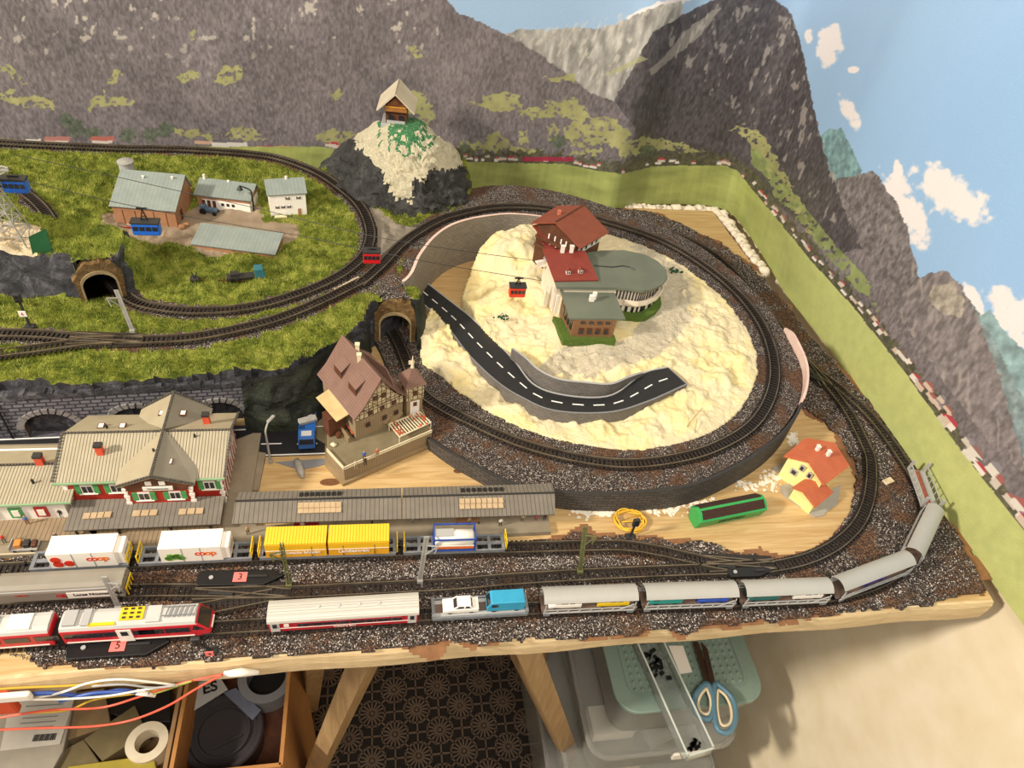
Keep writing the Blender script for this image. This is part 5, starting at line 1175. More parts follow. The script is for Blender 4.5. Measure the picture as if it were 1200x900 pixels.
# ---- streets
rd = thing('street', 'black street with white edge lines behind the station ending at the inn', 'road', (-260, 200, 0))
L0, L1 = at(-60, 518, 2), at(421, 498, 2); F0, F1 = at(-60, 546, 2), at(424, 530, 2)
MB().prism([L0[:2], L1[:2], F1[:2], F0[:2]], 0, 2).build('carriageway', 'asphalt', rd)
for a_, b_ in ((L0, L1), (F0, F1)): MB().bar(np.array(a_)+[0, 0, .2], np.array(b_)+[0, 0, .2], 1.2, .5).build('edge_line', 'line', rd)
for px in (25, 318, 360): p = at(px, 527-(px-25)*.026 if px < 100 else 520, 2.2); MB().box(p, (18, 1.1, .3)).build('lane_marking', 'line', rd)
MB().bar(at(275, 508, 2.4), at(277, 536, 2.4), 1, .4).build('stop_line', 'line', rd)
# ---- half timbered inn
def half_timber(name):
    n = NT(name, .75); u = n.n('ShaderNodeSeparateXYZ'); n.l(n.co('UV'), u.inputs[0])
    def ln(o, p, w): return n.math('LESS_THAN', n.math('FRACT', n.math('DIVIDE', o, p)), w/p)
    a = n.math('ADD', u.outputs[0], u.outputs[1]); s = n.math('SUBTRACT', u.outputs[0], u.outputs[1])
    f = n.math('MAXIMUM', n.math('MAXIMUM', ln(u.outputs[0], 4.5, .9), ln(u.outputs[1], 6.0, .9)), ln(a, 13, 1.0)); f = n.math('MAXIMUM', f, ln(s, 15, 1.0))
    n.color(n.mix(f, 'c9bb98', '6a5234')); n.bump(f, .6, .0006); return n.m
M['timber'] = half_timber('half_timbered_wall'); M['innwall'] = uv_stripes('tan_boarded_wall', '8e7a5c', '75634a', 2.4, .35, .8, 0, '9b8768'); M['innroof'] = uv_stripes('mauve_brown_tiles', '75574a', '5f4539', 2.4, .35, .7, 1, '826355')
M['yard'] = plain('inn_yard', '6f6448', '80745a', 80, .9, bump=.4); M['tan'] = plain('tan_plastic', '8a7452', '99835f', 70, .65); M['fence'] = plain('cream_fence', 'd8caa6', 'e4d8b8', rough=.6)
io = thing('timbered_inn', 'half timbered inn with steep mauve brown roof and square stair tower on a walled yard', 'building', (-105, 205, 0))
FL, FM, FR = at(383, 527, 20), at(403, 549, 20), at(506, 505, 20); BR = at(470, 452, 20); BL = at(350, 500, 20)
yardp = [FL[:2], FM[:2], FR[:2], (-62, 250), (-118, 264), (-146, 228)]
MB().prism([(p[0], p[1]) for p in yardp], 0, 18).build('yard_wall', 'innwall', io)
yc = np.array(yardp).mean(0); MB().prism([tuple(yc+(np.array(p)-yc)*1.07) for p in yardp], 0, 3.5).build('footing', 'tan', io)
MB().prism([tuple(yc+(np.array(p)-yc)*.97) for p in yardp], 18, 18.6).build('yard_surface', 'yard', io)
def fence(a, b, n):
    q = MB(); a = np.array(a); b = np.array(b); q.bar(a+[0, 0, 3.2], b+[0, 0, 3.2], .9, .8); q.bar(a+[0, 0, .6], b+[0, 0, .6], .9, .8)
    for i in range(n+1): p = a+(b-a)*i/n; q.bar(p+[0, 0, .4], p+[0, 0, 3.2], .55)
    q.build('fence', 'fence', io)
fence((*FL[:2], 18), (*FM[:2], 18), 14); fence((*FM[:2], 18), (*FR[:2], 18), 44)
def ip(px, py, z): return np.array(at(px, py, z))
ra, rb = ip(401, 392, 86), ip(447, 444, 86); ea, eb = ip(369, 436, 50), ip(411, 487, 50)
ax = (rb-ra)/np.linalg.norm(rb-ra); ea = np.array([*(ra[:2]+(ea-ra)[:2]-ax[:2]*((ea-ra).dot(ax))), 50]); sd = ea-np.array([ra[0], ra[1], 50])
fa_ = np.array([ra[0]-sd[0], ra[1]-sd[1], 52]); eb = ea+(rb-ra); fb_ = fa_+(rb-ra)
kk = ra*.35+ea*.65+np.array([0, 0, -3.0]); kb = kk+(rb-ra); kf = ra*.35+fa_*.65+np.array([0, 0, -3.0]); kfb = kf+(rb-ra)
MB().slab([ra, rb, kb, kk], 1.3).slab([kk, kb, eb, ea], 1.3).build('roof_slope', 'innroof', io); MB().slab([ra, rb, kfb, kf], 1.3).slab([kf, kfb, fb_, fa_], 1.3).build('roof_slope', 'innroof', io)
def sh(p, f): return p+(np.array([(ra+rb)[0]/2, (ra+rb)[1]/2, p[2]])-p)*f
w0, w1, w2, w3 = [sh(p, .12)[:2] for p in (ea, eb, fb_, fa_)]; g0_, g1_ = sh(ra, .12)[:2], sh(rb, .12)[:2]
MB().add([(*w0, 18), (*w1, 18), (*w2, 18), (*w3, 18), (*w0, 52), (*w1, 52), (*w2, 52), (*w3, 52)], [(0, 1, 5, 4), (1, 2, 6, 5), (2, 3, 7, 6), (3, 0, 4, 7)]).build('ground_floor', 'innwall', io)
kz = kb[2]-1.5; k1 = sh(kb, .12)[:2]; k2 = sh(kfb, .12)[:2]; k0 = sh(kk, .12)[:2]; k3 = sh(kf, .12)[:2]
MB().add([(*w1, 50), (*w2, 50), (*k2, kz), (*g1_, 83), (*k1, kz)], [(0, 1, 2, 3, 4)]).build('gable', 'timber', io)
MB().add([(*w0, 50), (*k0, kz), (*g0_, 83), (*k3, kz), (*w3, 50)], [(0, 1, 2, 3, 4)]).build('gable', 'timber', io)
tg = (w2-w1)/np.linalg.norm(w2-w1); Lg = np.linalg.norm(w2-w1); ng = np.array([tg[1], -tg[0]])
MB().add([(*(w1+ng*.4), 42), (*(w2+ng*.4), 42), (*(w2+ng*.4), 51), (*(w1+ng*.4), 51)], [(0, 1, 2, 3)]).build('timber_band', 'timber', io)
for u, z in ((.25, 33), (.6, 33), (.85, 33), (.3, 47), (.55, 47), (.8, 47), (.42, 62), (.58, 62)):
    q = w1+tg*Lg*u+ng*.9; f_ = MB().box((q[0], q[1], z), (4.4, .8, 5), math.atan2(tg[1], tg[0])).build('window', 'browndark', io)
    k = MB().box((q[0]+ng[0]*.5, q[1]+ng[1]*.5, z), (3, .4, 3.4), math.atan2(tg[1], tg[0])).build('pane', 'glass', io); k.parent = f_; k.location = (0, 0, 0)
for f in (.3, .68):
    bse = ra+(rb-ra)*f; dn = (kk-ra); c1 = bse+dn*.42; c2 = bse+dn*.95; up = np.array([0, 0, 3.6])
    MB().slab([c1-ax*6+up*.3, c1+ax*7+up*.3, c2+ax*7+up*2.2, c2-ax*6+up*2.2], 1).build('dormer_roof', 'innroof', io)
    MB().add([c2-ax*6+up*2.2, c2+ax*7+up*2.2, c2+ax*7, c2-ax*6], [(0, 1, 2, 3)]).build('dormer_front', 'browndark', io)
for px, py, z in ((419, 412, 82), (421, 424, 80)): p = ip(px, py, z); MB().box((p[0], p[1], z), (3.4, 3.4, 17)).box((p[0], p[1], z+8.8), (4.2, 4.2, 1)).build('chimney', 'fence', io)
hx = ip(464, 438, 62); MB().slab([ip(425, 412, 74), ip(452, 432, 74), ip(466, 462, 55), ip(444, 444, 58)], 1.3).build('side_roof', 'innroof', io)
# lean-to
MB().slab([ip(370, 466, 46), ip(385, 456, 50), ip(409, 485, 50), ip(394, 494, 44)], 1.2).build('lean_to_roof', plain('sand_card', 'b39c6c', 'c2ab7c', rough=.8), io)
a_ = ip(380, 470, 46); MB().box((a_[0]+8, a_[1]-10, 30), (12, 16, 22), math.radians(-60)).build('lean_to_shed', 'browndark', io)
# tower
tp = np.array(at(482, 489, 19)); tw = 15.5; ta = math.radians(20)
def tb(z0, z1, w_, mat, name): b = MB().box((tp[0], tp[1]+7, (z0+z1)/2), (w_, w_, z1-z0), ta); return b.build(name, mat, io)
tb(18, 44, tw, 'tan', 'tower_shaft'); tb(44, 62, tw+1.5, 'timber', 'tower_top')
T_ = np.array([tp[0], tp[1]+7]); r_ = 13.5; cor = [T_+r_*math.sqrt(2)*np.array([math.cos(ta+math.pi/4+k*math.pi/2), math.sin(ta+math.pi/4+k*math.pi/2)])*.78 for k in range(4)]
q = MB().add([(*c_, 61) for c_ in cor]+[(*T_, 78)], [(0, 1, 4), (1, 2, 4), (2, 3, 4), (3, 0, 4), (3, 2, 1, 0)]); q.build('tower_roof', 'innroof', io)
MB().cyl((T_[0], T_[1], 76), 1.6, 14, 8, r2=.2).box((T_[0]-1, T_[1], 82), (5, .8, 4)).build('spire', 'fence', io)
for k, zz in ((0, 38), (0, 52), (3, 38), (3, 54)):
    an = ta-math.pi/2 if k == 0 else ta+math.pi; n_ = np.array([math.cos(an), math.sin(an)]); q = T_+n_*(tw/2+1); MB().box((q[0], q[1], zz), (3.4, 1, 4.4), an+math.pi/2).build('tower_window', 'browndark', io)
q = T_+np.array([math.cos(ta-math.pi/2), math.sin(ta-math.pi/2)])*(tw/2+.3); MB().box((q[0], q[1], 31), (9, .8, 20), ta).build('plaster_panel', 'offwhite', io)
# pergola and flower beds
pg = [ip(456, 497, 27), ip(468, 512, 27), ip(505, 495, 27), ip(492, 483, 27)]; q = MB()
for i in range(13): f = i/12; q.bar(pg[0]+(pg[3]-pg[0])*f, pg[1]+(pg[2]-pg[1])*f, .9)
q.bar(pg[0], pg[3], 1); q.bar(pg[1], pg[2], 1)
for p in pg: q.bar(p, (p[0], p[1], 18.4), .9)
q.build('pergola', 'fence', io); q = MB(); R_ = random.Random(3)
for i in range(60):
    f, g = R_.random(), R_.random(); p = (pg[0]*(1-g)+pg[1]*g)*(1-f)+(pg[3]*(1-g)+pg[2]*g)*f
    if f < .2 or f > .6: q.blob((p[0], p[1], p[2]+.8), R_.uniform(.7, 1.4), 5)
bd = [ip(404, 496, 24), ip(414, 509, 24), ip(433, 504, 24), ip(428, 493, 24)]
for i in range(110):
    f, g = R_.random(), R_.random(); p = (bd[0]*(1-g)+bd[1]*g)*(1-f)+(bd[3]*(1-g)+bd[2]*g)*f; q.blob((p[0], p[1], p[2]+R_.uniform(-1, 1)), R_.uniform(.7, 1.3), 5)
q.build('red_flowers', plain('red_flowers', 'a8321f', 'd86a38', 700, .8), io); MB().prism([p[:2] for p in bd], 18, 23.4).build('flower_bed', 'browndark', io)
MB().bar(ip(396, 497, 22), ip(409, 516, 22), 2, 6).build('stair_wall', 'tan', io); MB().bar(ip(452, 497, 24), ip(466, 478, 34), 2, 4).bar(ip(456, 500, 22), ip(470, 482, 32), 5, 2).build('stairs', 'tan', io)
# side rocks and yard clutter
for px, py, lab in ((391, 522, 'pale stone lying in the inn yard by the fence'), (397, 512, 'brown barrel standing in the inn yard beside the stair wall')):
    p = ip(px, py, 18.6); 
    if 'barrel' in lab: tag(MB().lathe((p[0], p[1], 18.6), [(.01, 0), (2.2, 0), (2.9, 2.6), (2.2, 5.2), (.01, 5.2)], 12).build('barrel', 'browndark'), lab, 'barrel')
    else: tag(MB().blob((p[0], p[1], 19.8), 2.8, 8, 0, .25, .6).build('stone', 'fence', smooth=True), lab, 'stone')
pd = ip(360, 480, 1); tag(MB().prism([at(x, y, 2)[:2] for x, y in ((340, 484), (374, 459), (392, 500), (384, 522), (356, 506))], 0, 2.4).build('courtyard_slab', 'yard', bevel=.2), 'olive brown ground slab behind the blue truck beside the inn', 'ground slab')
# ---- yellow house
yo, W = place('yellow_house', 'pale yellow house with orange red roofs and a lower garage wing on the bare board', 'building', (918, 556), (975, 580), 1)
yz = thing
yo.rotation_euler.z = 0; yp = np.array(at(945, 580, 0)); yo.location = (yp[0]*K, yp[1]*K, Z0)
M['ochreroof'] = uv_stripes('orange_red_roof', 'bb5f3c', 'a24f31', 3.2, .5, .55, 0, 'c86d48'); M['yellowwall'] = plain('pale_yellow_wall', 'ecdc8c', 'f2e5a2', 50, .55); M['plategrey'] = plain('grey_base_plate', 'a19a8d', 'aaa397', rough=.7)
def yat(px, py, z): return np.array(at(px, py, z))
r0, r1 = yat(950.5, 536, 40), yat(979.5, 515, 40); l0, l1 = yat(918.5, 534, 30), yat(944, 513, 30); s0_, s1_ = yat(966, 569, 29), yat(996, 546, 29)
r0, r1 = yat(948, 541, 38), yat(978, 518.5, 38); 
MB().slab([r0, r1, s1_, s0_], 1.6).build('roof', 'ochreroof', yo); MB().slab([r0, l0, l1, r1], 1.6).build('roof', 'ochreroof', yo)
m_ = (r0+r1)/2
def s2(p, k=.84): return m_[:2]+(p[:2]-m_[:2])*k
q = MB().add([(*s2(l0), 0), (*s2(s0_), 0), (*s2(s1_), 0), (*s2(l1), 0), (*s2(l0), 30), (*s2(s0_), 29), (*s2(s1_), 29), (*s2(l1), 30), (*s2(r0), 36.4), (*s2(r1), 36.4)], [(0, 1, 5, 8, 4), (1, 2, 6, 5), (2, 3, 7, 9, 6), (3, 0, 4, 7)]); q.build('walls', 'yellowwall', yo)
A_, B_ = s2(l0), s2(s0_); Lh = np.linalg.norm(B_-A_); t_ = (B_-A_)/Lh; n_ = np.array([t_[1], -t_[0]])
for u, z, w_ in ((.3, 17, 7), (.42, 27, 4.6), (.66, 25, 4.6)):
    q_ = A_+t_*Lh*u+n_*.4; f_ = MB().box((q_[0], q_[1], z), (w_, .9, 7), math.atan2(t_[1], t_[0])).build('window', 'lgrey', yo); k = MB().box((q_[0]+n_[0]*.5, q_[1]+n_[1]*.5, z), (w_*.6, .5, 4.6), math.atan2(t_[1], t_[0])).build('pane', 'glass', yo); k.parent = f_; k.location = (0, 0, 0)
for px, py in ((957.5, 527), (970, 533)): p = yat(px, py, 37); MB().box((p[0], p[1], 39), (2.6, 3.4, 6)).box((p[0], p[1], 42.2), (3.2, 4, .8)).build('chimney', 'white', yo)
g0_, g1_ = yat(943, 558, 22), yat(965, 560, 22); gl0, gl1 = yat(928.5, 571, 15), yat(948, 559, 18)
rr0, rr1 = yat(946, 577, 21), yat(968, 562, 21)
a0, a1, b0, b1, c0_, c1_ = yat(929, 571, 15), yat(950, 557, 15), yat(947, 576, 21), yat(966, 560, 21), yat(956, 594, 13), yat(976, 577, 13)
a0, a1 = yat(928.5, 571, 17), yat(948, 558, 17); b0, b1 = yat(941, 576, 22), yat(961, 560, 22); c0_, c1_ = yat(956, 595, 14), yat(977, 577, 14)
MB().slab([a0, b0, b1, a1], 1.4).build('garage_roof', 'ochreroof', yo); MB().slab([b0, c0_, c1_, b1], 1.4).build('garage_roof', 'ochreroof', yo)
m_ = (b0+b1)/2; q = MB().add([(*s2(a0), 0), (*s2(c0_), 0), (*s2(c1_), 0), (*s2(a1), 0), (*s2(a0), 17), (*s2(c0_), 14), (*s2(c1_), 14), (*s2(a1), 17), (*s2(b0), 21), (*s2(b1), 21)], [(0, 1, 5, 8, 4), (1, 2, 6, 5), (2, 3, 7, 9, 6), (3, 0, 4, 7)]); q.build('garage_walls', 'yellowwall', yo)
q = MB()
for pts in (((905, 548), (920, 541), (958, 580), (970, 590), (966, 604), (955, 606), (918, 580), (914, 570), (926, 566)), ((952, 585), (985, 568), (982, 590), (965, 603))): q.prism([at(x, y, 1)[:2] for x, y in pts], 0, 1.2 if len(pts) > 5 else .8)
q.build('base_plate', 'plategrey', yo)  # grey plate under the house and its garage
# ================================================================== trains
RAILZ = 3.3
def on_track(P, x0, x1, y, name, label, cat, group=None):
    """vehicle between two photograph columns: origin in its middle on the rail tops, local x along the track"""
    s0, s1 = P.find(x0, y if not isinstance(y, tuple) else y[0]), P.find(x1, y if not isinstance(y, tuple) else y[1])
    a, b = P.pos(s0), P.pos(s1); c = (a+b)/2; o = thing(name, label, cat, (c[0], c[1], c[2]+RAILZ), math.atan2(b[1]-a[1], b[0]-a[0]), group)
    return o, float(np.linalg.norm(b-a))
def bogie(o, x, n=2, w=9.5, mat='dark', name='bogie'):
    b = MB().box((x, 0, 3.1), (5.5*n, 8, 2)).box((x, w/2+.3, 3), (6.5*n, 1, 2.6)).box((x, -w/2-.3, 3), (6.5*n, 1, 2.6)); g = b.build(name, mat, o, world=False)
    q = MB()
    for k in range(n):
        xx = x+(k-(n-1)/2)*7.5
        for s in (-1, 1): q.cyl((xx, s*4.2-.5, 2.4), 2.4, 1, 14, axis='y')
        q.cyl((xx, -4.2, 2.4), .6, 8.4, 8, axis='y')
    w_ = q.build('wheelset', 'rail', o, world=False); w_.parent = g
def coupler(o, x, s): MB().box((x+s*2, 0, 4.2), (4, 1.4, 1.2)).box((x+s*4, 0, 4.6), (1.2, 3, 2)).build('coupler', 'black', o, world=False)
M['wagongrey'] = plain('wagon_frame_grey', '6f7276', '7d8084', 200, .5)
def container_frame(o, L):
    b = MB()
    for s in (-1, 1): b.box((0, s*7, 6.2), (L-4, 1.6, 3.4))
    for i in range(int(L//12)+1):
        x = -L/2+3+i*(L-6)/int(L//12); b.box((x, 0, 7), (2.6, 14, 1.4))
    b.box((0, 0, 6.8), (L-4, 3, 1.2)); b.build('frame', 'wagongrey', o, world=False)
    for s in (-1, 1):
        bogie(o, s*(L/2-15)); coupler(o, s*L/2, s)
def gate(o, x):
    b = MB(); b.box((x, 0, 15.5), (.7, 14, .9)).box((x, 0, 8.4), (.7, 14, .9))
    for y in (-6.6, 0, 6.6): b.box((x, y, 12), (.8, 1.2, 8))
    b.build('end_railing', 'yellow', o, world=False)
G = 'container wagons beside the platform'
M['coopred'] = plain('orange_red_print', 'dd4a26', rough=.45); M['cooporange'] = plain('orange_print', 'e8742e', rough=.45); M['leaf'] = plain('lettuce_print', '5f9a3c', '8fc060', 500, .5); M['tomato'] = plain('tomato_print', 'd23a28', rough=.4)
M['boxwhite'] = plain('container_white', 'f1ebdf', rough=.4)
def coop_box(parent_track, x0, x1, y, label, fruit):
    o, L = on_track(parent_track, x0, x1, y, 'swap_container', label, 'container', 'white swap containers'); o.location.z += 8*K
    MB().box((-2, 0, 9.2), (L-6, 16.4, 18)).build('body', 'boxwhite', o, world=False, bevel=.3)
    MB().box((L/2-2.6, 0, 8.4), (6, 14.5, 15)).build('cooling_unit', 'boxwhite', o, world=False, bevel=.6)
    MB().box((L/2+.5, 0, 9), (.6, 9, 6)).build('cooling_grille', 'lgrey', o, world=False)
    for s, t, m in ((-.5, 'c', 'coopred'), (3.2, 'o', 'coopred'), (7.0, 'o', 'cooporange'), (11.0, 'p', 'cooporange')): text(t, 8.2, (s+3, -8.35, 10.5), (1, 0, 0), (0, 0, 1), m, o, 'lettering', bold=.25, world=False)
    for x in (-8, L*.18-4): MB().box((x, -8.3, 9), (.35, .2, 17)).build('panel_joint', 'grey', o, world=False)
    q = MB()
    if fruit == 't':
        for x, z in ((-L/2+6, 11), (-L/2+6.5, 5.5), (-L/2+14, 6)): q.cyl((x, -8.5, z), 3.5, .35, 16, axis='y')
        q.build('tomato_picture', 'tomato', o, world=False)
    else:
        for i in range(12): q.cyl((-L/2+5+random.uniform(0, 12), -8.5, 4.5+random.uniform(0, 5)), random.uniform(2, 3.4), .3, 9, axis='y')
        q.build('lettuce_picture', 'leaf', o, world=False)
o, L = on_track(T1, 40, 161, (668, 661), 'container_wagon', 'grey container wagon carrying the white container with tomatoes, leftmost beside the platform', 'wagon', G); container_frame(o, L); gate(o, L/2-2)
o, L = on_track(T1, 165, 301, (660, 653), 'container_wagon', 'grey container wagon with yellow end railings carrying the white container with lettuce', 'wagon', G); container_frame(o, L); gate(o, -L/2+2); gate(o, L/2-2)
o, L = on_track(T1, 305, 466, (653, 647), 'container_wagon', 'grey container wagon carrying the two yellow containers', 'wagon', G); container_frame(o, L); gate(o, -L/2-.5+2) ; gate(o, L/2-1)
o, L = on_track(T1, 470, 592, (647, 643), 'container_wagon', 'grey container wagon with yellow end railings carrying the blue framed tank', 'wagon', G); container_frame(o, L); gate(o, -L/2+2.5); gate(o, L/2-1)
coop_box(T1, 69, 156, (666, 661), 'white container with tomato picture and coop lettering nearest the left edge', 't')
coop_box(T1, 194, 274, (659, 654), 'white container with lettuce picture and coop lettering', 'l')
M['postyellow'] = plain('post_yellow', 'e9b420', 'f0bf2c', 60, .4); M['corrug'] = uv_stripes('yellow_corrugated_roof', 'ecc12c', 'c99a1c', 2.3, .5, .45, 0, 'f0c838', bump=.8)
M['orangeyellow'] = plain('amber_side', 'e0a020', 'e6aa2a', 60, .4)
for x0, x1, y, lab, tx, off in ((315, 386, (652, 650), 'left of the two yellow corrugated containers with white lettering', 'mein Postauto fahrplan', 0), (387, 457, (650, 648), 'right of the two yellow corrugated containers, lettered Landeswelt', 'Landeswelt', -4)):
    o, L = on_track(T1, x0, x1, y, 'yellow_container', lab, 'container', 'yellow containers'); o.location.z += 8*K
    MB().box((0, 0, 8.4), (L-.6, 16.2, 16.8)).build('body', 'orangeyellow', o, world=False); MB().box((0, 0, 17.2), (L-.4, 16.4, .9)).build('corrugated_roof', 'corrug', o, world=False)
    MB().box((0, -8.2, 12.8), (L-.8, .3, 7)).build('upper_band', 'postyellow', o, world=False); MB().box((0, -8.4, 9), (L-1, .3, .6)).build('white_stripe', 'white', o, world=False)
    text(tx, 5.2 if off else 3.9, (off, -8.5, 6.0), (1, 0, 0), (0, 0, 1), 'white', o, 'lettering', bold=.12, world=False)
    for k in (-.17, .17): MB().box((L*k*1.5, -8.35, 7), (.4, .3, 13)).build('panel_joint', 'dark', o, world=False)
o, L = on_track(T1, 505, 556, (646, 645), 'tank_container', 'white tank container in a blue frame with a yellow striped panel', 'container'); o.location.z += 8*K
MB().tube([(-L/2+2, 0, 8), (-L/2+2.6, 0, 8), (L/2-2.6, 0, 8), (L/2-2, 0, 8)], [5, 6.6, 6.6, 5], 24).build('tank', 'boxwhite', o, world=False, smooth=True)
b = MB()
for y in (-7.6, 7.6):
    for z in (1, 15.5): b.box((0, y, z), (L-1, 1.1, 1.1))
    for x in (-L/2+1, L/2-1): b.box((x, y, 8), (1.1, 1.1, 15.5))
for x in (-L/2+1, L/2-1):
    for z in (1, 15.5): b.box((x, 0, z), (1.1, 15, 1.1))
b.build('frame', plain('deep_blue_frame', '24418f', '2c4c9f', rough=.4), o, world=False)
MB().box((0, -7.2, 4.5), (L-4, .5, 3.2)).build('side_panel', 'cooporange', o, world=False); MB().box((0, -7.3, 6.6), (L-4, .5, 1)).build('side_stripe', 'white', o, world=False); MB().box((-L*.25, 0, 15), (L*.45, 7, .6)).build('walkway', 'lgrey', o, world=False)
# grey sliding wall wagon
M['hopper'] = plain('warm_grey_wagon', '857e72', '928b7e', 40, .45)
o, L = on_track(T2, 6, 158, (703, 694), 'sliding_wall_wagon', 'long warm grey closed wagon with a white advertising board on the middle track', 'wagon')
MB().along([(-8.4, 6), (8.4, 6), (8.6, 16), (7.2, 19.4), (4, 20.6), (-4, 20.6), (-7.2, 19.4), (-8.6, 16)], -L/2+3, L/2-2).build('body', 'hopper', o, world=False, bevel=.3)
MB().box((0, -8.2, 17.9), (L-6, .7, .9)).build('rain_strip', 'lgrey', o, world=False)
MB().box((L*.2+3, -8.8, 11.6), (L*.37, .4, 6.8)).build('advert_board', 'white', o, world=False)
text('CE', 5.2, (L*.2-17, -9.05, 11.9), (1, 0, 0), (0, 0, 1), 'red', o, 'logo_lettering', bold=.2, world=False); text('Lucas Neumair AG', 4.1, (L*.2+7, -9.05, 12.2), (1, 0, 0), (0, 0, 1), 'black', o, 'lettering', bold=.12, world=False)
text('CARGO', 2.4, (-L*.28, -8.8, 14.5), (1, 0, 0), (0, 0, 1), 'red', o, 'lettering', world=False)
for x in (-L/2+1.6, L/2-.8):
    q = MB()
    for y in (-6, -2, 2, 6): q.box((x, y, 9), (.8, .8, 9))
    q.box((x, 0, 13), (.8, 14, .8)); q.build('end_railing', 'yellow', o, world=False)
MB().box((0, 0, 5), (L-8, 13, 2)).build('underframe', 'dark', o, world=False)
for s in (-1, 1): bogie(o, s*(L/2-15)); coupler(o, s*L/2, s)
# red passenger stock
M['trainred'] = plain('rail_red', 'c0202c', 'c92833', 30, .3); M['silver'] = plain('silver_roof', 'b9b7b2', 'c6c4bf', 60, .4); M['darkred'] = plain('dark_red', '8e1622', rough=.35)
def railcar(x0, x1, y, label, nose):
    o, L = on_track(T3, x0, x1, y, 'red_railcar', label, 'train', 'modern red railcars'); h = L/2; o.scale = (1, .95, 1.16)
    prof = [(-h+1.5, 3.5), (h-1.5, 3.5), (h-1.5, 17.6), (-h+1.5, 17.6)] if not nose else [(-h+1.5, 3.5), (h-5, 3.5), (h, 7), (h-1.5, 10.5), (h-8, 17.6), (-h+1.5, 17.6)]
    MB().side(prof, -8.6, 8.6).build('body', 'trainred', o, world=False, bevel=.8)
    r = MB(); e = h-9 if nose else h-2; r.along([(-8.3, 17.3), (8.3, 17.3), (7.2, 19.4), (4, 20.3), (-4, 20.3), (-7.2, 19.4)], -h+2, e); r.build('roof', 'silver', o, world=False)
    MB().box(((e-h)/2+.5, -8.75, 5.3), (e+h-6, .4, .9)).build('white_stripe', 'white', o, world=False)
    def wn(x, w_): MB().box((x, -8.75, 12.3), (w_, .4, 4.8)).build('window', 'glass', o, world=False)
    if nose:
        for x, w_ in ((-h+20, 16), (-h+37, 17), (-h+54, 14)): wn(x, w_)
        for x, w_ in ((10, 16), (27, 16)): wn(x, w_)
        MB().box((-7, -8.8, 10), (9.5, .5, 13)).build('door', 'white', o, world=False); MB().box((-7, -9.1, 12.5), (4.5, .3, 4.6)).build('door_window', 'glass', o, world=False)
        ws = MB().add([(h-1.2, -7.6, 11), (h-1.2, 7.6, 11), (h-7.8, 7, 17.9), (h-7.8, -7, 17.9)], [(0, 1, 2, 3)]).add([(h-10, -8.8, 17), (h-3.6, -8.8, 11.4), (h-12, -8.8, 11.4)], [(0, 1, 2)]); ws.build('windscreen', 'glass', o, world=False)
        MB().box((h-1, 0, 8), (2.4, 10, 1)).build('headlight_strip', 'white', o, world=False); MB().box((h-3, -8.6, 5), (7, 1, 2)).build('snow_plough', 'dark', o, world=False)
        MB().box((-2, 1, 20.8), (15, 10, 1.2)).build('equipment_frame', 'yellow', o, world=False)
        q = MB()
        for i in range(3):
            for j in (-2.4, 1, 4.4): q.box((-6.5+i*4.5, j, 21.6), (2.2, 1.4, .6))
        q.build('resistor_grid', 'dark', o, world=False); MB().box((-.21*L, -5.6, 20.2), (17, 2.4, .8)).build('roof_stripe', 'yellow', o, world=False)
        q = MB()
        for i in range(6): q.bar((20+i*3.3, -4, 21.5), (21.5+i*3.3, 5, 21.5), .6)
        q.bar((18, -3, 22), (39, -3, 22), .6).bar((18, 4, 22), (39, 4, 22), .6).build('pantograph', 'grey', o, world=False)
        MB().box((-h+8, 0, 21), (8, 12, 1.6)).box((-h+18, 0, 20.8), (5, 13, 1.2)).build('roof_box', 'lgrey', o, world=False); MB().box((12, 0, 20.6), (9, 13, 1)).build('roof_hatch', 'silver', o, world=False)
    else:
        for i in range(6): wn(-h+14+i*18, 15)
        MB().box((h-38, 0, 20.8), (10, 11, 1)).build('roof_hatch', 'lgrey', o, world=False)
        for x in (h-62, h-20): MB().box((x, 0, 20.6), (14, 12, .8)).build('roof_box', 'boxwhite', o, world=False)
    MB().box((0, 0, 4.2), (L-12, 14, 2)).build('underframe', 'dark', o, world=False)
    for s in (-1, 1): bogie(o, s*(L/2-18))
railcar(-70, 77, (759, 749), 'red railcar cut by the left edge of the photo, behind the leading car', False)
railcar(81, 254, (749, 738), 'leading red railcar with sloped nose, yellow roof equipment and white door', True)
q = MB(); c_ = T3.pos(T3.find(79, 749)); q.box((c_[0], c_[1], 14), (4, 13, 14)); tag(q.build('gangway_bellows', 'black'), 'black folding gangway between the two red railcars', 'gangway')
o, L = on_track(T3, 316, 492, (734, 723), 'passenger_coach', 'red passenger coach with pale ribbed roof standing alone on the front track', 'train'); h = L/2
MB().box((0, 0, 10.2), (L-3, 16.6, 13)).build('body', 'darkredbody' if 'darkredbody' in M else M.setdefault('darkredbody', plain('coach_red', 'a81c28', 'b5222e', 30, .35)), o, world=False, bevel=.3)
M['ribroof'] = uv_stripes('pale_ribbed_roof', 'c3bfb4', 'aca89d', 2.2, .4, .5, 1, 'cac6bb')
MB().along([(-8.9, 15.8), (8.9, 15.8), (8.2, 18.2), (5.2, 19.8), (0, 20.4), (-5.2, 19.8), (-8.2, 18.2)], -h+1, h-1).build('roof', 'ribroof', o, world=False)
for i, x in enumerate(np.linspace(-h+36, h-30, 4)): MB().cyl((x, 0, 20), 1.3, 1, 12).build('roof_vent', 'silver', o, world=False)
for i, x in enumerate(np.linspace(-h+26, h-18, 8)): f_ = MB().box((x, -8.5, 11.8), (9.6, .4, 4.6)).build('window', 'darkredbody', o, world=False); k = MB().box((x, -8.8, 11.8), (8.6, .3, 3.8)).build('pane', 'glass', o, world=False); k.parent = f_
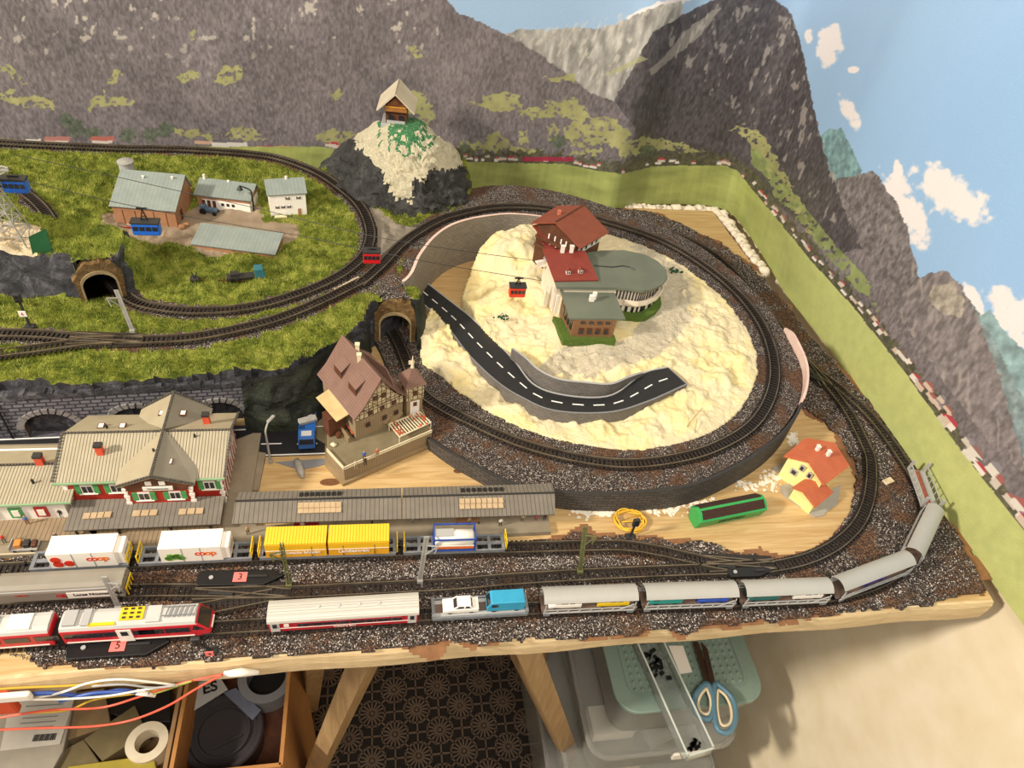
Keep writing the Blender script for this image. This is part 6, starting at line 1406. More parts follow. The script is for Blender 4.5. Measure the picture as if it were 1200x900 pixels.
for x in (-h+6, h-6):
    MB().box((x, -8.5, 10.2), (6.4, .4, 12)).build('door', 'silver', o, world=False); MB().box((x, -8.9, 12), (3, .3, 5)).build('door_window', 'glass', o, world=False)
MB().box((-h+14, -8.6, 11.8), (3.4, .4, 3.6)).build('small_window', 'white', o, world=False); MB().box((0, -8.5, 8), (L-18, .3, .5)).build('white_stripe', 'white', o, world=False)
text('Rhätische Bahn', 2.6, (0, -8.8, 6.6), (1, 0, 0), (0, 0, 1), 'white', o, 'lettering', world=False)
MB().box((0, 0, 4), (L-12, 12, 1.6)).build('underframe', 'dark', o, world=False)
for s in (-1, 1): bogie(o, s*(h-17)); coupler(o, s*(h-.5), s)
# flat wagon with car and van
o, L = on_track(T3, 503, 617, (723, 716), 'flat_wagon', 'grey flat wagon with brown deck carrying a white car and a blue van', 'wagon'); h = L/2
MB().box((0, 0, 5.6), (L-4, 15, 1.6)).build('deck', plain('brown_deck', '5e4a40', '6c574b', 80, .7), o, world=False)
for s in (-1, 1): MB().box((0, s*5.2, 6.6), (L-6, 3, .6)).build('wheel_track', 'lgrey', o, world=False); MB().box((0, s*8, 6), (L-3, 1.2, 3.4)).build('side_sill', 'wagongrey', o, world=False); bogie(o, s*(h-15)); coupler(o, s*h, s); MB().box((s*(h-2), 0, 7.5), (2.4, 16, 5)).build('end_board', 'wagongrey', o, world=False)
def road_car(pos, rz, L, w, hgt, body, label, name='toy_car', cat='car', kind='car', z=0):
    o = thing(name, label, cat, pos, rz); h = L/2
    if kind == 'car':
        MB().side([(-h, 1.6), (h, 1.6), (h, hgt*.56), (h*.5, hgt*.66), (-h, hgt*.68)], -w/2, w/2).build('body', body, o, world=False, bevel=.5)
        MB().side([(-h*.72, hgt*.55), (h*.48, hgt*.55), (h*.18, hgt), (-h*.5, hgt)], -w*.44, w*.44).build('cabin_glass', 'glass', o, world=False, bevel=.3)
        MB().box((-h*.16, 0, hgt+.1), (L*.38, w*.84, .9)).box((-h*.2, -w*.44, hgt*.78), (1.2, .7, hgt*.42)).box((-h*.2, w*.44, hgt*.78), (1.2, .7, hgt*.42)).bar((-h*.5, -w*.42, hgt), (-h*.72, -w*.42, hgt*.55), .9).bar((h*.18, -w*.42, hgt), (h*.48, -w*.42, hgt*.55), .9).bar((-h*.5, w*.42, hgt), (-h*.72, w*.42, hgt*.55), .9).bar((h*.18, w*.42, hgt), (h*.48, w*.42, hgt*.55), .9).build('roof', body, o, world=False)
    else:
        MB().side([(-h, 1.8), (h, 1.8), (h, hgt*.5), (h*.82, hgt*.95), (h*.74, hgt), (-h*.95, hgt), (-h, hgt*.9)], -w/2, w/2).build('body', body, o, world=False, bevel=.5)
        MB().add([(h+.1, -w*.42, hgt*.55), (h+.1, w*.42, hgt*.55), (h*.84, w*.4, hgt*.92), (h*.84, -w*.4, hgt*.92)], [(0, 1, 2, 3)]).build('windscreen', 'glass', o, world=False)
        for s in (-1, 1): MB().box((h*.6, s*w/2, hgt*.7), (L*.16, .4, hgt*.26)).build('side_window', 'glass', o, world=False)
    for x in (-h*.6, h*.6):
        for s in (-1, 1): MB().cyl((x, s*w*.42-.8, 1.9), 1.9, 1.6, 14, axis='y').build('wheel', 'black', o, world=False)
    return o
def onwagon(o, dx, dz, dy=0): a = o.rotation_euler.z; return (o.location.x/K+dx*math.cos(a)-dy*math.sin(a), o.location.y/K+dx*math.sin(a)+dy*math.cos(a), (o.location.z-Z0)/K+dz)
road_car(onwagon(o, -15, 6.9), o.rotation_euler.z+math.pi, 27, 10.5, 8.6, 'boxwhite', 'white hatchback car chained on the left half of the flat wagon')
road_car(onwagon(o, 19, 6.9), o.rotation_euler.z+math.pi, 29, 11.5, 13, plain('sky_blue_paint', '2f93b8', '3aa0c4', 60, .35), 'sky blue van on the right half of the flat wagon', 'toy_van', 'van', 'van')
# hooded car carriers
M['hood'] = plain('grey_hood', 'a4a39c', 'aeada6', 25, .45)
HG = 'hooded car transport wagons'
def hooded(x0, x1, y, label, cars):
    o, L = on_track(T3, x0, x1, y, 'hooded_wagon', label, 'wagon', HG); h = L/2; ar = [(10.6*math.cos(t), 9.5+12.2*math.sin(t)) for t in np.linspace(.76, math.pi-.76, 15)]; inn_ = [(10.1*math.cos(t), 9.5+11.6*math.sin(t)) for t in np.linspace(math.pi-.76, .76, 15)]
    b = MB(); n = 15
    vs = [(s*(h-1.2), y_, z_) for s in (-1, 1) for y_, z_ in ar+inn_[::-1]]; 
    fs = []
    for i in range(n-1): fs += [(i, i+1, 30+i+1, 30+i), (15+i+1, 15+i, 45+i, 45+i+1), (i+1, i, 15+i, 15+i+1), (30+i, 30+i+1, 45+i+1, 45+i)]
    fs += [(0, 30, 45, 15), (14, 29, 59, 44)]; b.add(vs, fs); b.build('hood', 'hood', o, world=False, smooth=False)
    MB().box((0, 0, 5), (L-2, 14, 1.2)).build('deck', plain('brown_deck', '5e4a40'), o, world=False)
    for s in (-1, 1):
        q = MB(); q.bar((-h+2, s*8, 5.2), (h-2, s*8, 5.2), 1, 1).bar((-h+2, s*8, 9.4), (h-2, s*8, 9.4), .7, .7); m = 8
        for i in range(m+1): x = -h+3+(L-6)*i/m; q.bar((x, s*8, 5), (x+2, s*8, 9.6), .6)
        q.bar((-h+3, s*8.2, 5.4), (-h+3, s*8, 16), .8).bar((h-3, s*8.2, 5.4), (h-3, s*8, 16), .8).bar((h-4, s*8.2, 14), (h-16, s*8.2, 5.4), .7); q.build('side_truss', 'lgrey', o, world=False)
        MB().box((s*(h-7), 0, 3.4), (10, 11, 2.4)).box((s*(h-5), -8, 3.6), (5, 1.4, 3.2)).build('bogie', 'wagongrey', o, world=False)
    for k, (m_, kind, lab) in enumerate(cars):
        x = -L*.25 if len(cars) == 2 and k == 0 else (L*.25 if len(cars) == 2 else 0)
        road_car(onwagon(o, x, 5.7), o.rotation_euler.z+math.pi, 26 if kind == 'car' else 27, 11, 9 if kind == 'car' else 12.5, m_, lab, 'toy_car' if kind == 'car' else 'toy_van', 'car' if kind == 'car' else 'van', kind)
teal = plain('teal_paint', '1f8f86', '2a9d92', 60, .4); bl = plain('royal_blue_paint', '2a52b4', rough=.35); vio = plain('violet_blue_paint', '3b38b0', rough=.35); dkt = plain('dark_teal_paint', '246a66', rough=.4)
hooded(630, 740, (714, 709.8), 'first hooded grey wagon from the left, next to the flat wagon', [('boxwhite', 'car', 'white car under the first hood from the left'), ('yellow', 'car', 'yellow car under the first hood from the left')])
hooded(746, 854, (709.5, 706), 'second hooded grey wagon from the left, over teal vehicles', [(teal, 'van', 'teal van at the left end under the second hood'), (bl, 'car', 'blue car at the right end under the second hood')])
hooded(860, 962, (706, 701), 'third hooded grey wagon, last before the track bends', [(dkt, 'van', 'dark teal van under the third hood'), ('boxwhite', 'car', 'white car under the third hood')])
hooded(969, 1055, (700, 670), 'fourth hooded grey wagon, tilted in the bend', [(vio, 'van', 'violet blue van under the fourth hood')])
hooded(1059, 1085, (664, 610), 'fifth hooded grey wagon, steepest in the bend near the empty one', [])
o, L = on_track(T3, 1084, 1068, (602, 557), 'open_carrier_wagon', 'empty car carrier wagon without hood at the end of the train by the wall', 'wagon', None); h = L/2
MB().box((0, 0, 5.4), (L-2, 15, 1.4)).build('deck', 'lgrey', o, world=False); MB().box((0, 0, 6.3), (L-4, 5, .5)).build('centre_strip', plain('red_brown_strip', '8f4a3c', '9c5848', 60, .6), o, world=False)
for s in (-1, 1):
    q = MB().bar((-h+1, s*8, 13), (h-1, s*8, 13), .9).bar((-h+1, s*8, 6), (h-1, s*8, 6), 1)
    for i in range(7): x = -h+2+(L-4)*i/6; q.bar((x, s*8, 5), (x, s*8, 13.5), .7)
    q.build('side_truss', 'lgrey', o, world=False); MB().box((s*(h-1), -7.6, 12), (2, 2.4, 13)).box((s*(h-1), 7.6, 12), (2, 2.4, 13)).build('end_post', 'lgrey', o, world=False); MB().box((s*(h-8), 0, 3), (10, 11, 3)).build('bogie', 'wagongrey', o, world=False)

# ================================================================== cable cars, pylon, masts, signals
WU = [(15, 181, 172), (100, 199, 160), (215, 225, 146), (300, 244, 134), (428, 275, 116), (501, 288, 106), (624, 305, 90)]
WL = [(12, 208, 168), (135, 237, 152), (237, 257, 140), (355, 277, 124), (417, 290, 116), (513, 309, 102), (635, 329, 84)]
for W_, lab in ((WU, 'upper thin black ropeway cable from the pylon to the hotel'), (WL, 'lower thin black ropeway cable carrying the small cabins')):
    P = Path(W_); q = MB().tube([tuple(P.pos(d)) for d in np.arange(0, P.L, 12)]+[tuple(P.p[-1])], .32, 5); tag(q.build('ropeway_cable', 'black'), lab, 'cable')
def cabin(px, py, z, label, col, W, rz=0, drop=14):
    p = at(px, py, z); o = thing('cable_car', label, 'cable car', (p[0], p[1], z-drop-12), rz, 'small cable cars'); H = 12
    MB().box((0, 0, H/2), (W, 9, H), 0, 0, 1.0).build('body', col, o, world=False, bevel=1.2); MB().box((0, 0, H+.9), (W+1, 10, 2)).build('roof', 'dark', o, world=False, bevel=.4)
    for k in range(4): f_ = (k-1.5)*W*.23; MB().box((f_, -4.6, 7.2), (W*.19, .3, 4.2)).build('window', 'glass', o, world=False)
    q = MB(); q.bar((-3, 0, H+1.5), (0, 0, H+drop-1.6), .8).bar((3, 0, H+1.5), (0, 0, H+drop-1.6), .8)
    for i in range(3): q.bar((-2.2+i*.5, 0, H+3+i*3), (2.2-i*.5, 0, H+3+i*3), .6)
    q.build('hanger', 'black', o, world=False); MB().box((0, 0, H+drop-1), (9, 1.6, 1.2)).build('running_gear', 'black', o, world=False); return o
cabin(165.5, 243, 148, 'blue cable car hanging in front of the large farm hall', 'blue', 24, 0, 15)
cabin(435.5, 291, 114, 'red cable car hanging above the track bend', 'red', 17, 0, 3.5)
cabin(608.5, 325, 90, 'red cable car hanging before the plaster mountain beside the hotel', plain('orange_red_paint', 'd8321e', 'e03e28', 60, .35), 17, 0, 11)
cabin(14, 205, 160, 'blue cable car behind the lattice pylon at the left edge', 'blue', 20, 0, 4)
# lattice pylon
pb_ = at(22, 286, 98); o = thing('lattice_pylon', 'grey steel lattice ropeway pylon on the cream ledge at the left edge', 'pylon', (pb_[0], pb_[1], 98)); q = MB(); bw, tw_, PH = 13, 3, 62
def corner(s, t, z): k = bw+(tw_-bw)*min(1, z/PH); return (s*k-z*.1, t*k, z)
for s in (-1, 1):
    for t in (-1, 1): q.bar(corner(s, t, 0), corner(s, t, PH+12), 1.1)
lv = [0, 14, 26, 37, 47, 56, PH+10]
for a_, b_ in zip(lv, lv[1:]):
    for s, t, s2_, t2 in ((-1, -1, 1, -1), (1, -1, 1, 1), (1, 1, -1, 1), (-1, 1, -1, -1)): q.bar(corner(s, t, a_), corner(s2_, t2, b_), .7); q.bar(corner(s2_, t2, a_), corner(s, t, b_), .7); q.bar(corner(s, t, b_), corner(s2_, t2, b_), .7)
q.build('lattice', 'concrete', o, world=False); MB().bar((-28, 0, PH+13), (16, 0, PH+13), 2, 2).bar((-28, 0, PH+13), (-6, 0, PH+2), 1).bar((16, 0, PH+13), (-6, 0, PH+2), 1).build('cross_arm', 'concrete', o, world=False); MB().box((0, 0, -.5), (36, 34, 3)).build('plinth', 'foamtop', o, world=False)
for x in (-24, 12): MB().tube([(x-4, 0, PH+15), (x, 0, PH+16.4), (x+4, 0, PH+15)], .9, 6).build('rope_saddle', 'concrete', o, world=False)
# catenary masts
def mast(b, t, z, label, mat, arm=1, H=None, grp='catenary masts'):
    p = np.array(at(b[0], b[1], z)); bz = None
    for zz in np.arange(z+5, z+80, .5):
        c_ = np.array(at(t[0], t[1], zz))
        if bz is None or abs(c_[1]-p[1]) < bz[0]: bz = (abs(c_[1]-p[1]), zz, c_)
    top_ = bz[2]-p; top_[1] = 0; o = thing('catenary_mast', label, 'mast', tuple(p), 0, grp)
    MB().box((0, 0, 2), (4.4, 4.4, 4)).build('foot', mat, o, world=False); q = MB(); u = top_/np.linalg.norm(top_)
    q.bar((-.9, 0, 3), top_+[-.9, 0, 0], .9, 2); q.bar((.9, 0, 3), top_+[.9, 0, 0], .9, 2)
    for i in range(7): f_ = .12+i*.12; q.bar(top_*f_+[-.9, 0, 0], top_*(f_+.1)+[.9, 0, 0], .6)
    q.build('pole', mat, o, world=False); a_ = top_*.82; MB().bar(a_, a_+[arm*9, -3, 2], .9).bar(top_*.6, a_+[arm*9, -3, 2], .8).bar(a_+[arm*9, -3, 2], a_+[arm*7, -3, -7], .8).build('bracket_arm', mat, o, world=False)
mast((156, 390), (136, 340), 64, 'pale grey catenary mast on the plateau before the first tunnel', 'concrete', -1)
mast((140, 713), (122, 676), 3, 'pale grey catenary mast in front of the closed grey wagon', 'concrete', 1)
olive = plain('olive_mast', '5d5f38', '6f7144', 200, .7)
mast((339, 687), (330, 637), 3, 'dark olive catenary mast standing before the yellow containers', olive, -1)
mast((492, 682), (500, 629), 3, 'pale grey catenary mast between yellow and blue containers', 'concrete', 1)
mast((679, 671), (686, 617), 3, 'green catenary mast standing alone right of the platform end', olive, 1)
# colour light signals
def signal(b, z, H, label, tagn=None, lean=(0, 0)):
    p = at(b[0], b[1], z); o = thing('light_signal', label, 'signal', p, 0, None)
    MB().box((0, 0, 1.4), (8, 6, 2.8)).cyl((3, 0, 0), 2.6, 2, 12).build('base', 'dark', o, world=False, bevel=.3); MB().bar((0, 0, 2), (lean[0], lean[1], H), 1.6).build('post', 'dark', o, world=False)
    MB().box((lean[0], lean[1]-.6, H+3), (6, 3, 9)).build('signal_head', 'dark', o, world=False, bevel=.8)
    q = MB()
    for dz in (1, 5): q.cyl((lean[0], lean[1]-2.6, H+dz), 1.1, .8, 10, axis='y')
    q.build('lamp_lens', 'black', o, world=False)
    if tagn: 
        w_, m_ = (5, 'white') if tagn != '4' else (4.6, 'tag'); f_ = .5 if tagn == '6' else .05
        MB().box((lean[0]*f_, -3.2, H*f_+3), (w_+1, .5, 6)).build('number_tag', m_, o, world=False); text(tagn, 4.6, (lean[0]*f_, -3.6, H*f_+3), (1, 0, 0), (0, 0, 1), 'red' if tagn == '6' else 'black', o, 'numeral', world=False)
signal((36, 384), 64, 30, 'dark light signal with a white tag numbered 6 on the plateau grass', '6')
signal((738, 630), 1, 20, 'dark light signal leaning beside the yellow cable coil', None, (0, 0))
signal((248, 764), 2.5, 15, 'dark light signal with small tag numbered 4 before the railcar nose', '4', (-7, 0))
# lamps
def lamp(b, z, H, label, mat, reach, rz, name='street_lamp'):
    p = at(b[0], b[1], z); o = thing(name, label, 'lamp', p, rz); MB().cyl((0, 0, 0), 2.2, 2, 12).build('base', mat, o, world=False)
    pts = [(0, 0, 0), (0, 0, H*.8)]+[(reach*(1-math.cos(t))/2, 0, H*.8+H*.2*math.sin(t/2*1.0)) for t in np.linspace(.4, math.pi, 6)]
    MB().tube(pts, [1.1]+[.8]*(len(pts)-1), 8).build('pole', mat, o, world=False); e = pts[-1]
    if name == 'street_lamp': MB().box((e[0]+3, 0, e[2]), (9, 3, 1.6)).build('lamp_head', mat, o, world=False, bevel=.6)
    else: MB().lathe((e[0], 0, e[2]-5), [(.4, 5), (1.2, 4), (3.4, .6), (3, 0), (.01, .3)], 16).build('lamp_shade', mat, o, world=False)
lamp((317, 541), 2, 47, 'tall pale grey street lamp at the kerb of the street behind the station', 'concrete', 6, math.radians(60))
lamp((298, 249), 60, 33, 'black swan neck yard lamp at the corner of the farm annex', 'black', -12, 0, 'yard_lamp')
# ================================================================== small things
p = at(366, 531, 2); o = thing('blue_truck', 'blue truck with grey load parked across the street end by the inn', 'truck', at(361, 507, 2.2), math.radians(-88))
bt_ = plain('truck_blue', '1c4c8c', '235a9e', 60, .4)
MB().box((-9, 0, 5.5), (32, 15, 2)).box((-9, 7.2, 8), (32, .8, 4)).box((-9, -7.2, 8), (32, .8, 4)).box((-25, 0, 8), (.8, 15, 4)).build('cargo_bed', bt_, o, world=False)
MB().side([(8, 3), (23, 3), (23, 9), (20.5, 14), (8, 14)], -7.4, 7.4).build('cab', bt_, o, world=False, bevel=.6); MB().add([(23.1, -6.4, 9.2), (23.1, 6.4, 9.2), (20.7, 6.2, 13.6), (20.7, -6.2, 13.6)], [(0, 1, 2, 3)]).build('windscreen', 'glass', o, world=False); MB().box((14, 0, 14.2), (6, 9, .6)).build('roof_panel', 'lgrey', o, world=False)
for x in (-20, -13, 15):
    for s in (-1, 1): MB().cyl((x, s*6.6-1, 2.6), 2.6, 2, 14, axis='y').build('wheel', 'black', o, world=False)
for (x, y, z, rz, m_, lab, sz) in ((-8, 0, 8.6, .3, 'concrete', 'upper grey slab lying on the blue truck bed', (17, 7, 4)), (-16, -1, 8.2, -.2, 'concrete', 'rear grey slab lying on the blue truck bed', (12, 6, 3.4)), (-22, 2, 8.5, 0, plain('sand_block', 'c9b27a', 'd4be88', rough=.7), 'sand coloured block at the rear of the blue truck bed', (5, 7, 4))):
    a_ = o.rotation_euler.z; w_ = (o.location.x/K+x*math.cos(a_)-y*math.sin(a_), o.location.y/K+x*math.sin(a_)+y*math.cos(a_)); tag(MB().box((w_[0], w_[1], z+2.2), sz, a_+rz+math.pi/2).build('load_slab', m_, bevel=.8), lab, 'slab')
gp = MB(); gp.prism([at(x, y, 1)[:2] for x, y in ((322, 541), (396, 536), (398, 539), (372, 546), (352, 550), (338, 546))], 0, .8); tag(gp.build('grey_paint_patch', 'grey'), 'grey paint patch on the bare board in front of the street', 'patch')
a_, b_ = at(347, 539, 4), at(355, 560, 2.5); tag(MB().tube([a_, at(350, 545, 4), at(353, 554, 3.4), b_], [2.6, 3.6, 3.2, 1.2], 10).build('grey_felt_cone', 'concrete', smooth=True), 'tapered grey plastic piece lying on the board before the street', 'plastic piece')
for cx, cy, rx, ry, l_ in ((387, 565, 12, 4.5, 'long dark wood knot beside the inn yard corner'), (537, 552, 6, 3, 'small dark wood knot left of the ring wall')):
    c_ = at(cx, cy, 0); q = MB().prism([(c_[0]+rx*.75*math.cos(t)+0, c_[1]+ry*math.sin(t)*.9) for t in np.linspace(0, 2*math.pi, 20, endpoint=False)], .0, .25); tag(q.build('wood_knot', plain('dark_knot', '5f3d24', '79502f', 300, .6)), l_, 'knot')
# green box with two dark brush strips
P0, P1 = np.array(at(811, 622, 0)), np.array(at(889, 606, 0)); d_ = P1-P0; L = np.linalg.norm(d_); o = thing('green_box', 'green plastic box with dark bristle strips and lettering on the bare board', 'box', tuple((P0+P1)/2+np.array([2, 8, 0])), math.atan2(d_[1], d_[0]))
MB().along([(-6, 0), (6, 0), (9.5, 13), (3.5, 19), (-3.5, 19), (-9.5, 13)], -L/2, L/2).build('body', plain('bright_green_plastic', '2f9a4c', '37a655', 40, .4), o, world=False, bevel=.5)
brs = plain('bristles', '2a1812', '4a2c20', 900, .9, bump=1)
for s in (-1, 1): MB().slab([(-L/2+3, s*2.2, 20.2), (L/2-3, s*2.2, 20.2), (L/2-3, s*8.6, 15.4), (-L/2+3, s*8.6, 15.4)], 3).build('bristle_strip', brs, o, world=False)
text('MINITRIX', 6.4, (0, -8.1, 6.8), (1, 0, 0), (0, -.26, .965), plain('dark_green_print', '123d1e'), o, 'lettering', bold=.15, world=False)
# yellow coil
q = MB(); c_ = np.array(at(737, 612, 0)); pts = []
for i in range(200):
    t = i/200*2*math.pi*5; r_ = 13+1.5*math.sin(i*.37); pts.append((c_[0]+r_*math.cos(t)*1.0+.8*math.sin(t*2.3), c_[1]+r_*.86*math.sin(t), 1+.9*(i/50)+.5*math.sin(i*.6)))
pts += [(c_[0]-9, c_[1]-2, 4), (c_[0]+2, c_[1]+2, 6), (c_[0]+11, c_[1]+4, 4)]
tag(q.tube(pts, .8, 6).build('yellow_cable_coil', plain('yellow_cable', 'd9a92c', 'e6b93c', rough=.45), smooth=True), 'coil of thin yellow cable lying behind the leaning signal', 'cable')
# small truck and trailer on the grass
o = thing('flatbed_truck', 'small dark flatbed truck with blue green cab on the grass below the farm shed', 'truck', at(293, 326, 62), math.radians(12))
MB().box((-9, 0, 3.6), (26, 9, 2)).box((-14, 0, 6.5), (8, 6, 4)).build('flatbed', 'dark', o, world=False); MB().side([(5, 2), (15, 2), (15, 8), (13.5, 12.5), (5, 12.5)], -5, 5).build('cab', plain('blue_green_paint', '2b6672', '35737f', rough=.45), o, world=False, bevel=.5); MB().add([(15.1, -4.4, 8), (15.1, 4.4, 8), (13.7, 4.2, 12), (13.7, -4.2, 12)], [(0, 1, 2, 3)]).build('windscreen', 'glass', o, world=False)
for x in (-17, -10, 9):
    for s in (-1, 1): MB().cyl((x, s*4.4-.7, 2), 2, 1.4, 12, axis='y').build('wheel', 'black', o, world=False)
o = thing('farm_trailer', 'small dark farm implement with long drawbar left of the flatbed truck', 'trailer', at(229, 331, 61), math.radians(5))
MB().box((0, 0, 4), (8, 7, 3)).bar((0, 0, 5), (-2, 1, 12), .8).bar((0, 0, 5), (3, 2, 11), .8).build('frame', 'dark', o, world=False); MB().bar((4, 0, 3), (46, -3, 2.4), .9).build('drawbar', 'browndark', o, world=False)
for s in (-1, 1): MB().cyl((0, s*4.6-.6, 2.6), 2.8, 1.2, 12, axis='y').build('wheel', 'black', o, world=False)
for px, py, s_, lab in ((214, 269, 1.0, 'front brown barrel lying at the corner of the large farm hall'), (219, 266, .8, 'rear brown barrel lying at the corner of the large farm hall')):
    c_ = at(px, py, 61); tag(MB().tube([(c_[0]-3, c_[1], 64), (c_[0]-1.5, c_[1], 64), (c_[0]+1.5, c_[1]+.6, 64), (c_[0]+3, c_[1]+1, 64)], [2.6*s_, 3.3*s_, 3.3*s_, 2.6*s_], 14).build('barrel', plain('barrel_wood', '8a6040', '9c7250', 90, .7)), lab, 'barrel')
o = thing('blue_grey_tractor', 'blue grey farm tractor parked between the annex and the long shed', 'tractor', at(246, 250, 60), math.radians(-12))
MB().box((2, 0, 5), (14, 5, 4)).box((-6, 0, 7), (6, 6, 6)).build('body', plain('steel_blue_paint', '4a6078', '5a7088', rough=.5), o, world=False, bevel=.5)
for x, r_ in ((-6, 3.6), (7, 2.2)):
    for s in (-1, 1): MB().cyl((x, s*4-.8, r_), r_, 1.6, 14, axis='y').build('wheel', 'black', o, world=False)
o = thing('hay_rake', 'small red brown hay rake in front of the large farm hall', 'farm machine', at(144, 270, 60)); MB().bar((-6, 0, 4), (12, 0, 4), 1).bar((0, 0, 4), (3, -3, 1), .8).bar((5, 0, 4), (8, -3, 1), .8).build('frame', 'darkred', o, world=False)
for x in (-5, 11): MB().cyl((x, -1, 2.8), 2.8, 1, 14, axis='y').build('wheel', 'darkred', o, world=False)
c_ = at(51, 296, 101); q = MB(); q.add([(c_[0]-8, c_[1]-4, 99), (c_[0]+7, c_[1]+2, 100), (c_[0]+7.6, c_[1]+3, 124), (c_[0]-6, c_[1]-3, 119)], [(0, 1, 2, 3)]).add([(c_[0]-8, c_[1]-2.8, 99), (c_[0]+7, c_[1]+3.2, 100), (c_[0]+7.6, c_[1]+4.2, 124), (c_[0]-6, c_[1]-1.8, 119)], [(3, 2, 1, 0)]).add([(c_[0]-8, c_[1]-4, 99), (c_[0]+7, c_[1]+2, 100), (c_[0]+7, c_[1]+3.2, 100), (c_[0]-8, c_[1]-2.8, 99)], [(0, 1, 2, 3)]); tag(q.build('green_card', plain('dark_green_card', '1f5c3a', '28683f', 60, .6)), 'dark green plastic piece leaning on the ledge beside the pylon', 'plastic piece')
# stray bits
for px, py, s_, l_ in ((1040, 565, 5, 'pale wooden chip lying between the two right hand tracks'),): c_ = at(px, py, 3.4); tag(MB().box((c_[0], c_[1], 5), (11, 6, 2.4), .3).build('wood_chip', 'foamtop', bevel=.4), l_, 'wood chip')
for i, (px, py, l_) in enumerate(((790, 318, 'dark green flock tuft at the right end of the hotel roof'), (588, 373, 'dark green flock tuft on the plaster below the red cable car'))):
    c_ = at(px, py, 48 if i == 0 else 38); q = MB(); R_ = random.Random(i)
    for k in range(26): q.blob((c_[0]+R_.gauss(0, 3.6), c_[1]+R_.gauss(0, 2.4), c_[2]+R_.uniform(0, 2.4)), R_.uniform(.7, 1.6), 6)
    tag(q.build('flock_tuft', plain('dark_green_tuft', '17422a', '22593a', 300, .9)), l_, 'foliage')
for a_, b_, l_ in (((805, 500, 32), (823, 478, 42), 'upper thin straw lying on the plaster slope'), ((814, 508, 30), (817, 492, 38), 'lower thin straw lying on the plaster slope')): tag(MB().bar(at(*a_), at(*b_), .6).build('straw', plain('straw', '9a8450', rough=.8)), l_, 'straw')
# white glue flakes on the bare board
R_ = random.Random(9); q = MB()
for i in range(420):
    z_ = R_.choice(((688, 600, 16, 6), (708, 601, 10, 4), (780, 598, 40, 7), (820, 590, 30, 8), (880, 570, 22, 8), (905, 560, 14, 8), (930, 515, 6, 8)))
    c_ = at(z_[0]+R_.gauss(0, z_[2]*.5), z_[1]+R_.gauss(0, z_[3]*.5), 0); r_ = R_.uniform(.6, 2.4); q.blob((c_[0], c_[1], .2), r_, 6, 0, .4, .25)
tag(q.build('plaster_crumbs', plain('plaster_crumb', 'e6dcc6', 'f0e8d6', rough=.9)), 'white plaster crumbs scattered on the bare board around the ring wall', 'plaster crumbs', kind='stuff')
# people on the platform
def figure(px, py, z, label, shirt, trousers, rz=0, arms=0, hair='3a2a1e'):
    p = at(px, py, z); me = bpy.data.meshes.new('skeleton'); V = [(0, 0, 5.6), (0, 0, 7.2), (0, 0, 8.9), (0, 0, 9.6), (0, 0, 10.6), (.75, 0, 5.2), (.85, .3, 2.8), (.9, 0, .5), (.9, -.7, .3), (-.75, 0, 5.2), (-.85, -.3, 2.8), (-.9, 0, .5), (-.9, -.7, .3), (1.15, 0, 8.6), (1.6, -.1, 7), (1.7-arms*.4, -.5-arms, 5.8+arms), (-1.15, 0, 8.6), (-1.6, -.1, 7), (-1.7+arms*.4, -.5-arms, 5.8+arms)]
    E = [(0, 1), (1, 2), (2, 3), (3, 4), (0, 5), (5, 6), (6, 7), (7, 8), (0, 9), (9, 10), (10, 11), (11, 12), (2, 13), (13, 14), (14, 15), (2, 16), (16, 17), (17, 18)]
    rad = [.95, 1.0, .95, .4, .82, .72, .55, .42, .3, .72, .55, .42, .3, .5, .42, .3, .5, .42, .3]
    me.from_pydata([(x*K, y*K, zz*K) for x, y, zz in V], E, []); t = bpy.data.objects.new('t', me); COL.objects.link(t); m = t.modifiers.new('s', 'SKIN'); me.skin_vertices.new() if not me.skin_vertices else None
    for i, r_ in enumerate(rad): me.skin_vertices[0].data[i].radius = (r_*K, r_*K*.8)
    me.skin_vertices[0].data[0].use_root = True; ss = t.modifiers.new('u', 'SUBSURF'); ss.levels = 1
    dg = bpy.context.evaluated_depsgraph_get(); dg.update(); nm = bpy.data.meshes.new_from_object(t.evaluated_get(dg)); bpy.data.objects.remove(t)
    nm.materials.clear()
    for c_ in (trousers, shirt, 'c99a78', hair): nm.materials.append(plain('cloth_'+c_, c_, rough=.8))
    for f in nm.polygons:
        zz = f.center.z/K; xx = abs(f.center.x/K); f.material_index = 0 if zz < 5.7 and xx < 1.35 else (3 if zz > 10.9 else (2 if zz > 9.3 or (xx > 1.3 and zz < 6.4 and not arms) else 1)); f.use_smooth = True
    nm.name = 'person'; o = bpy.data.objects.new('person', nm); COL.objects.link(o); o.location = (p[0]*K, p[1]*K, z*K+Z0); o.rotation_euler.z = rz; return tag(o, label, 'person')
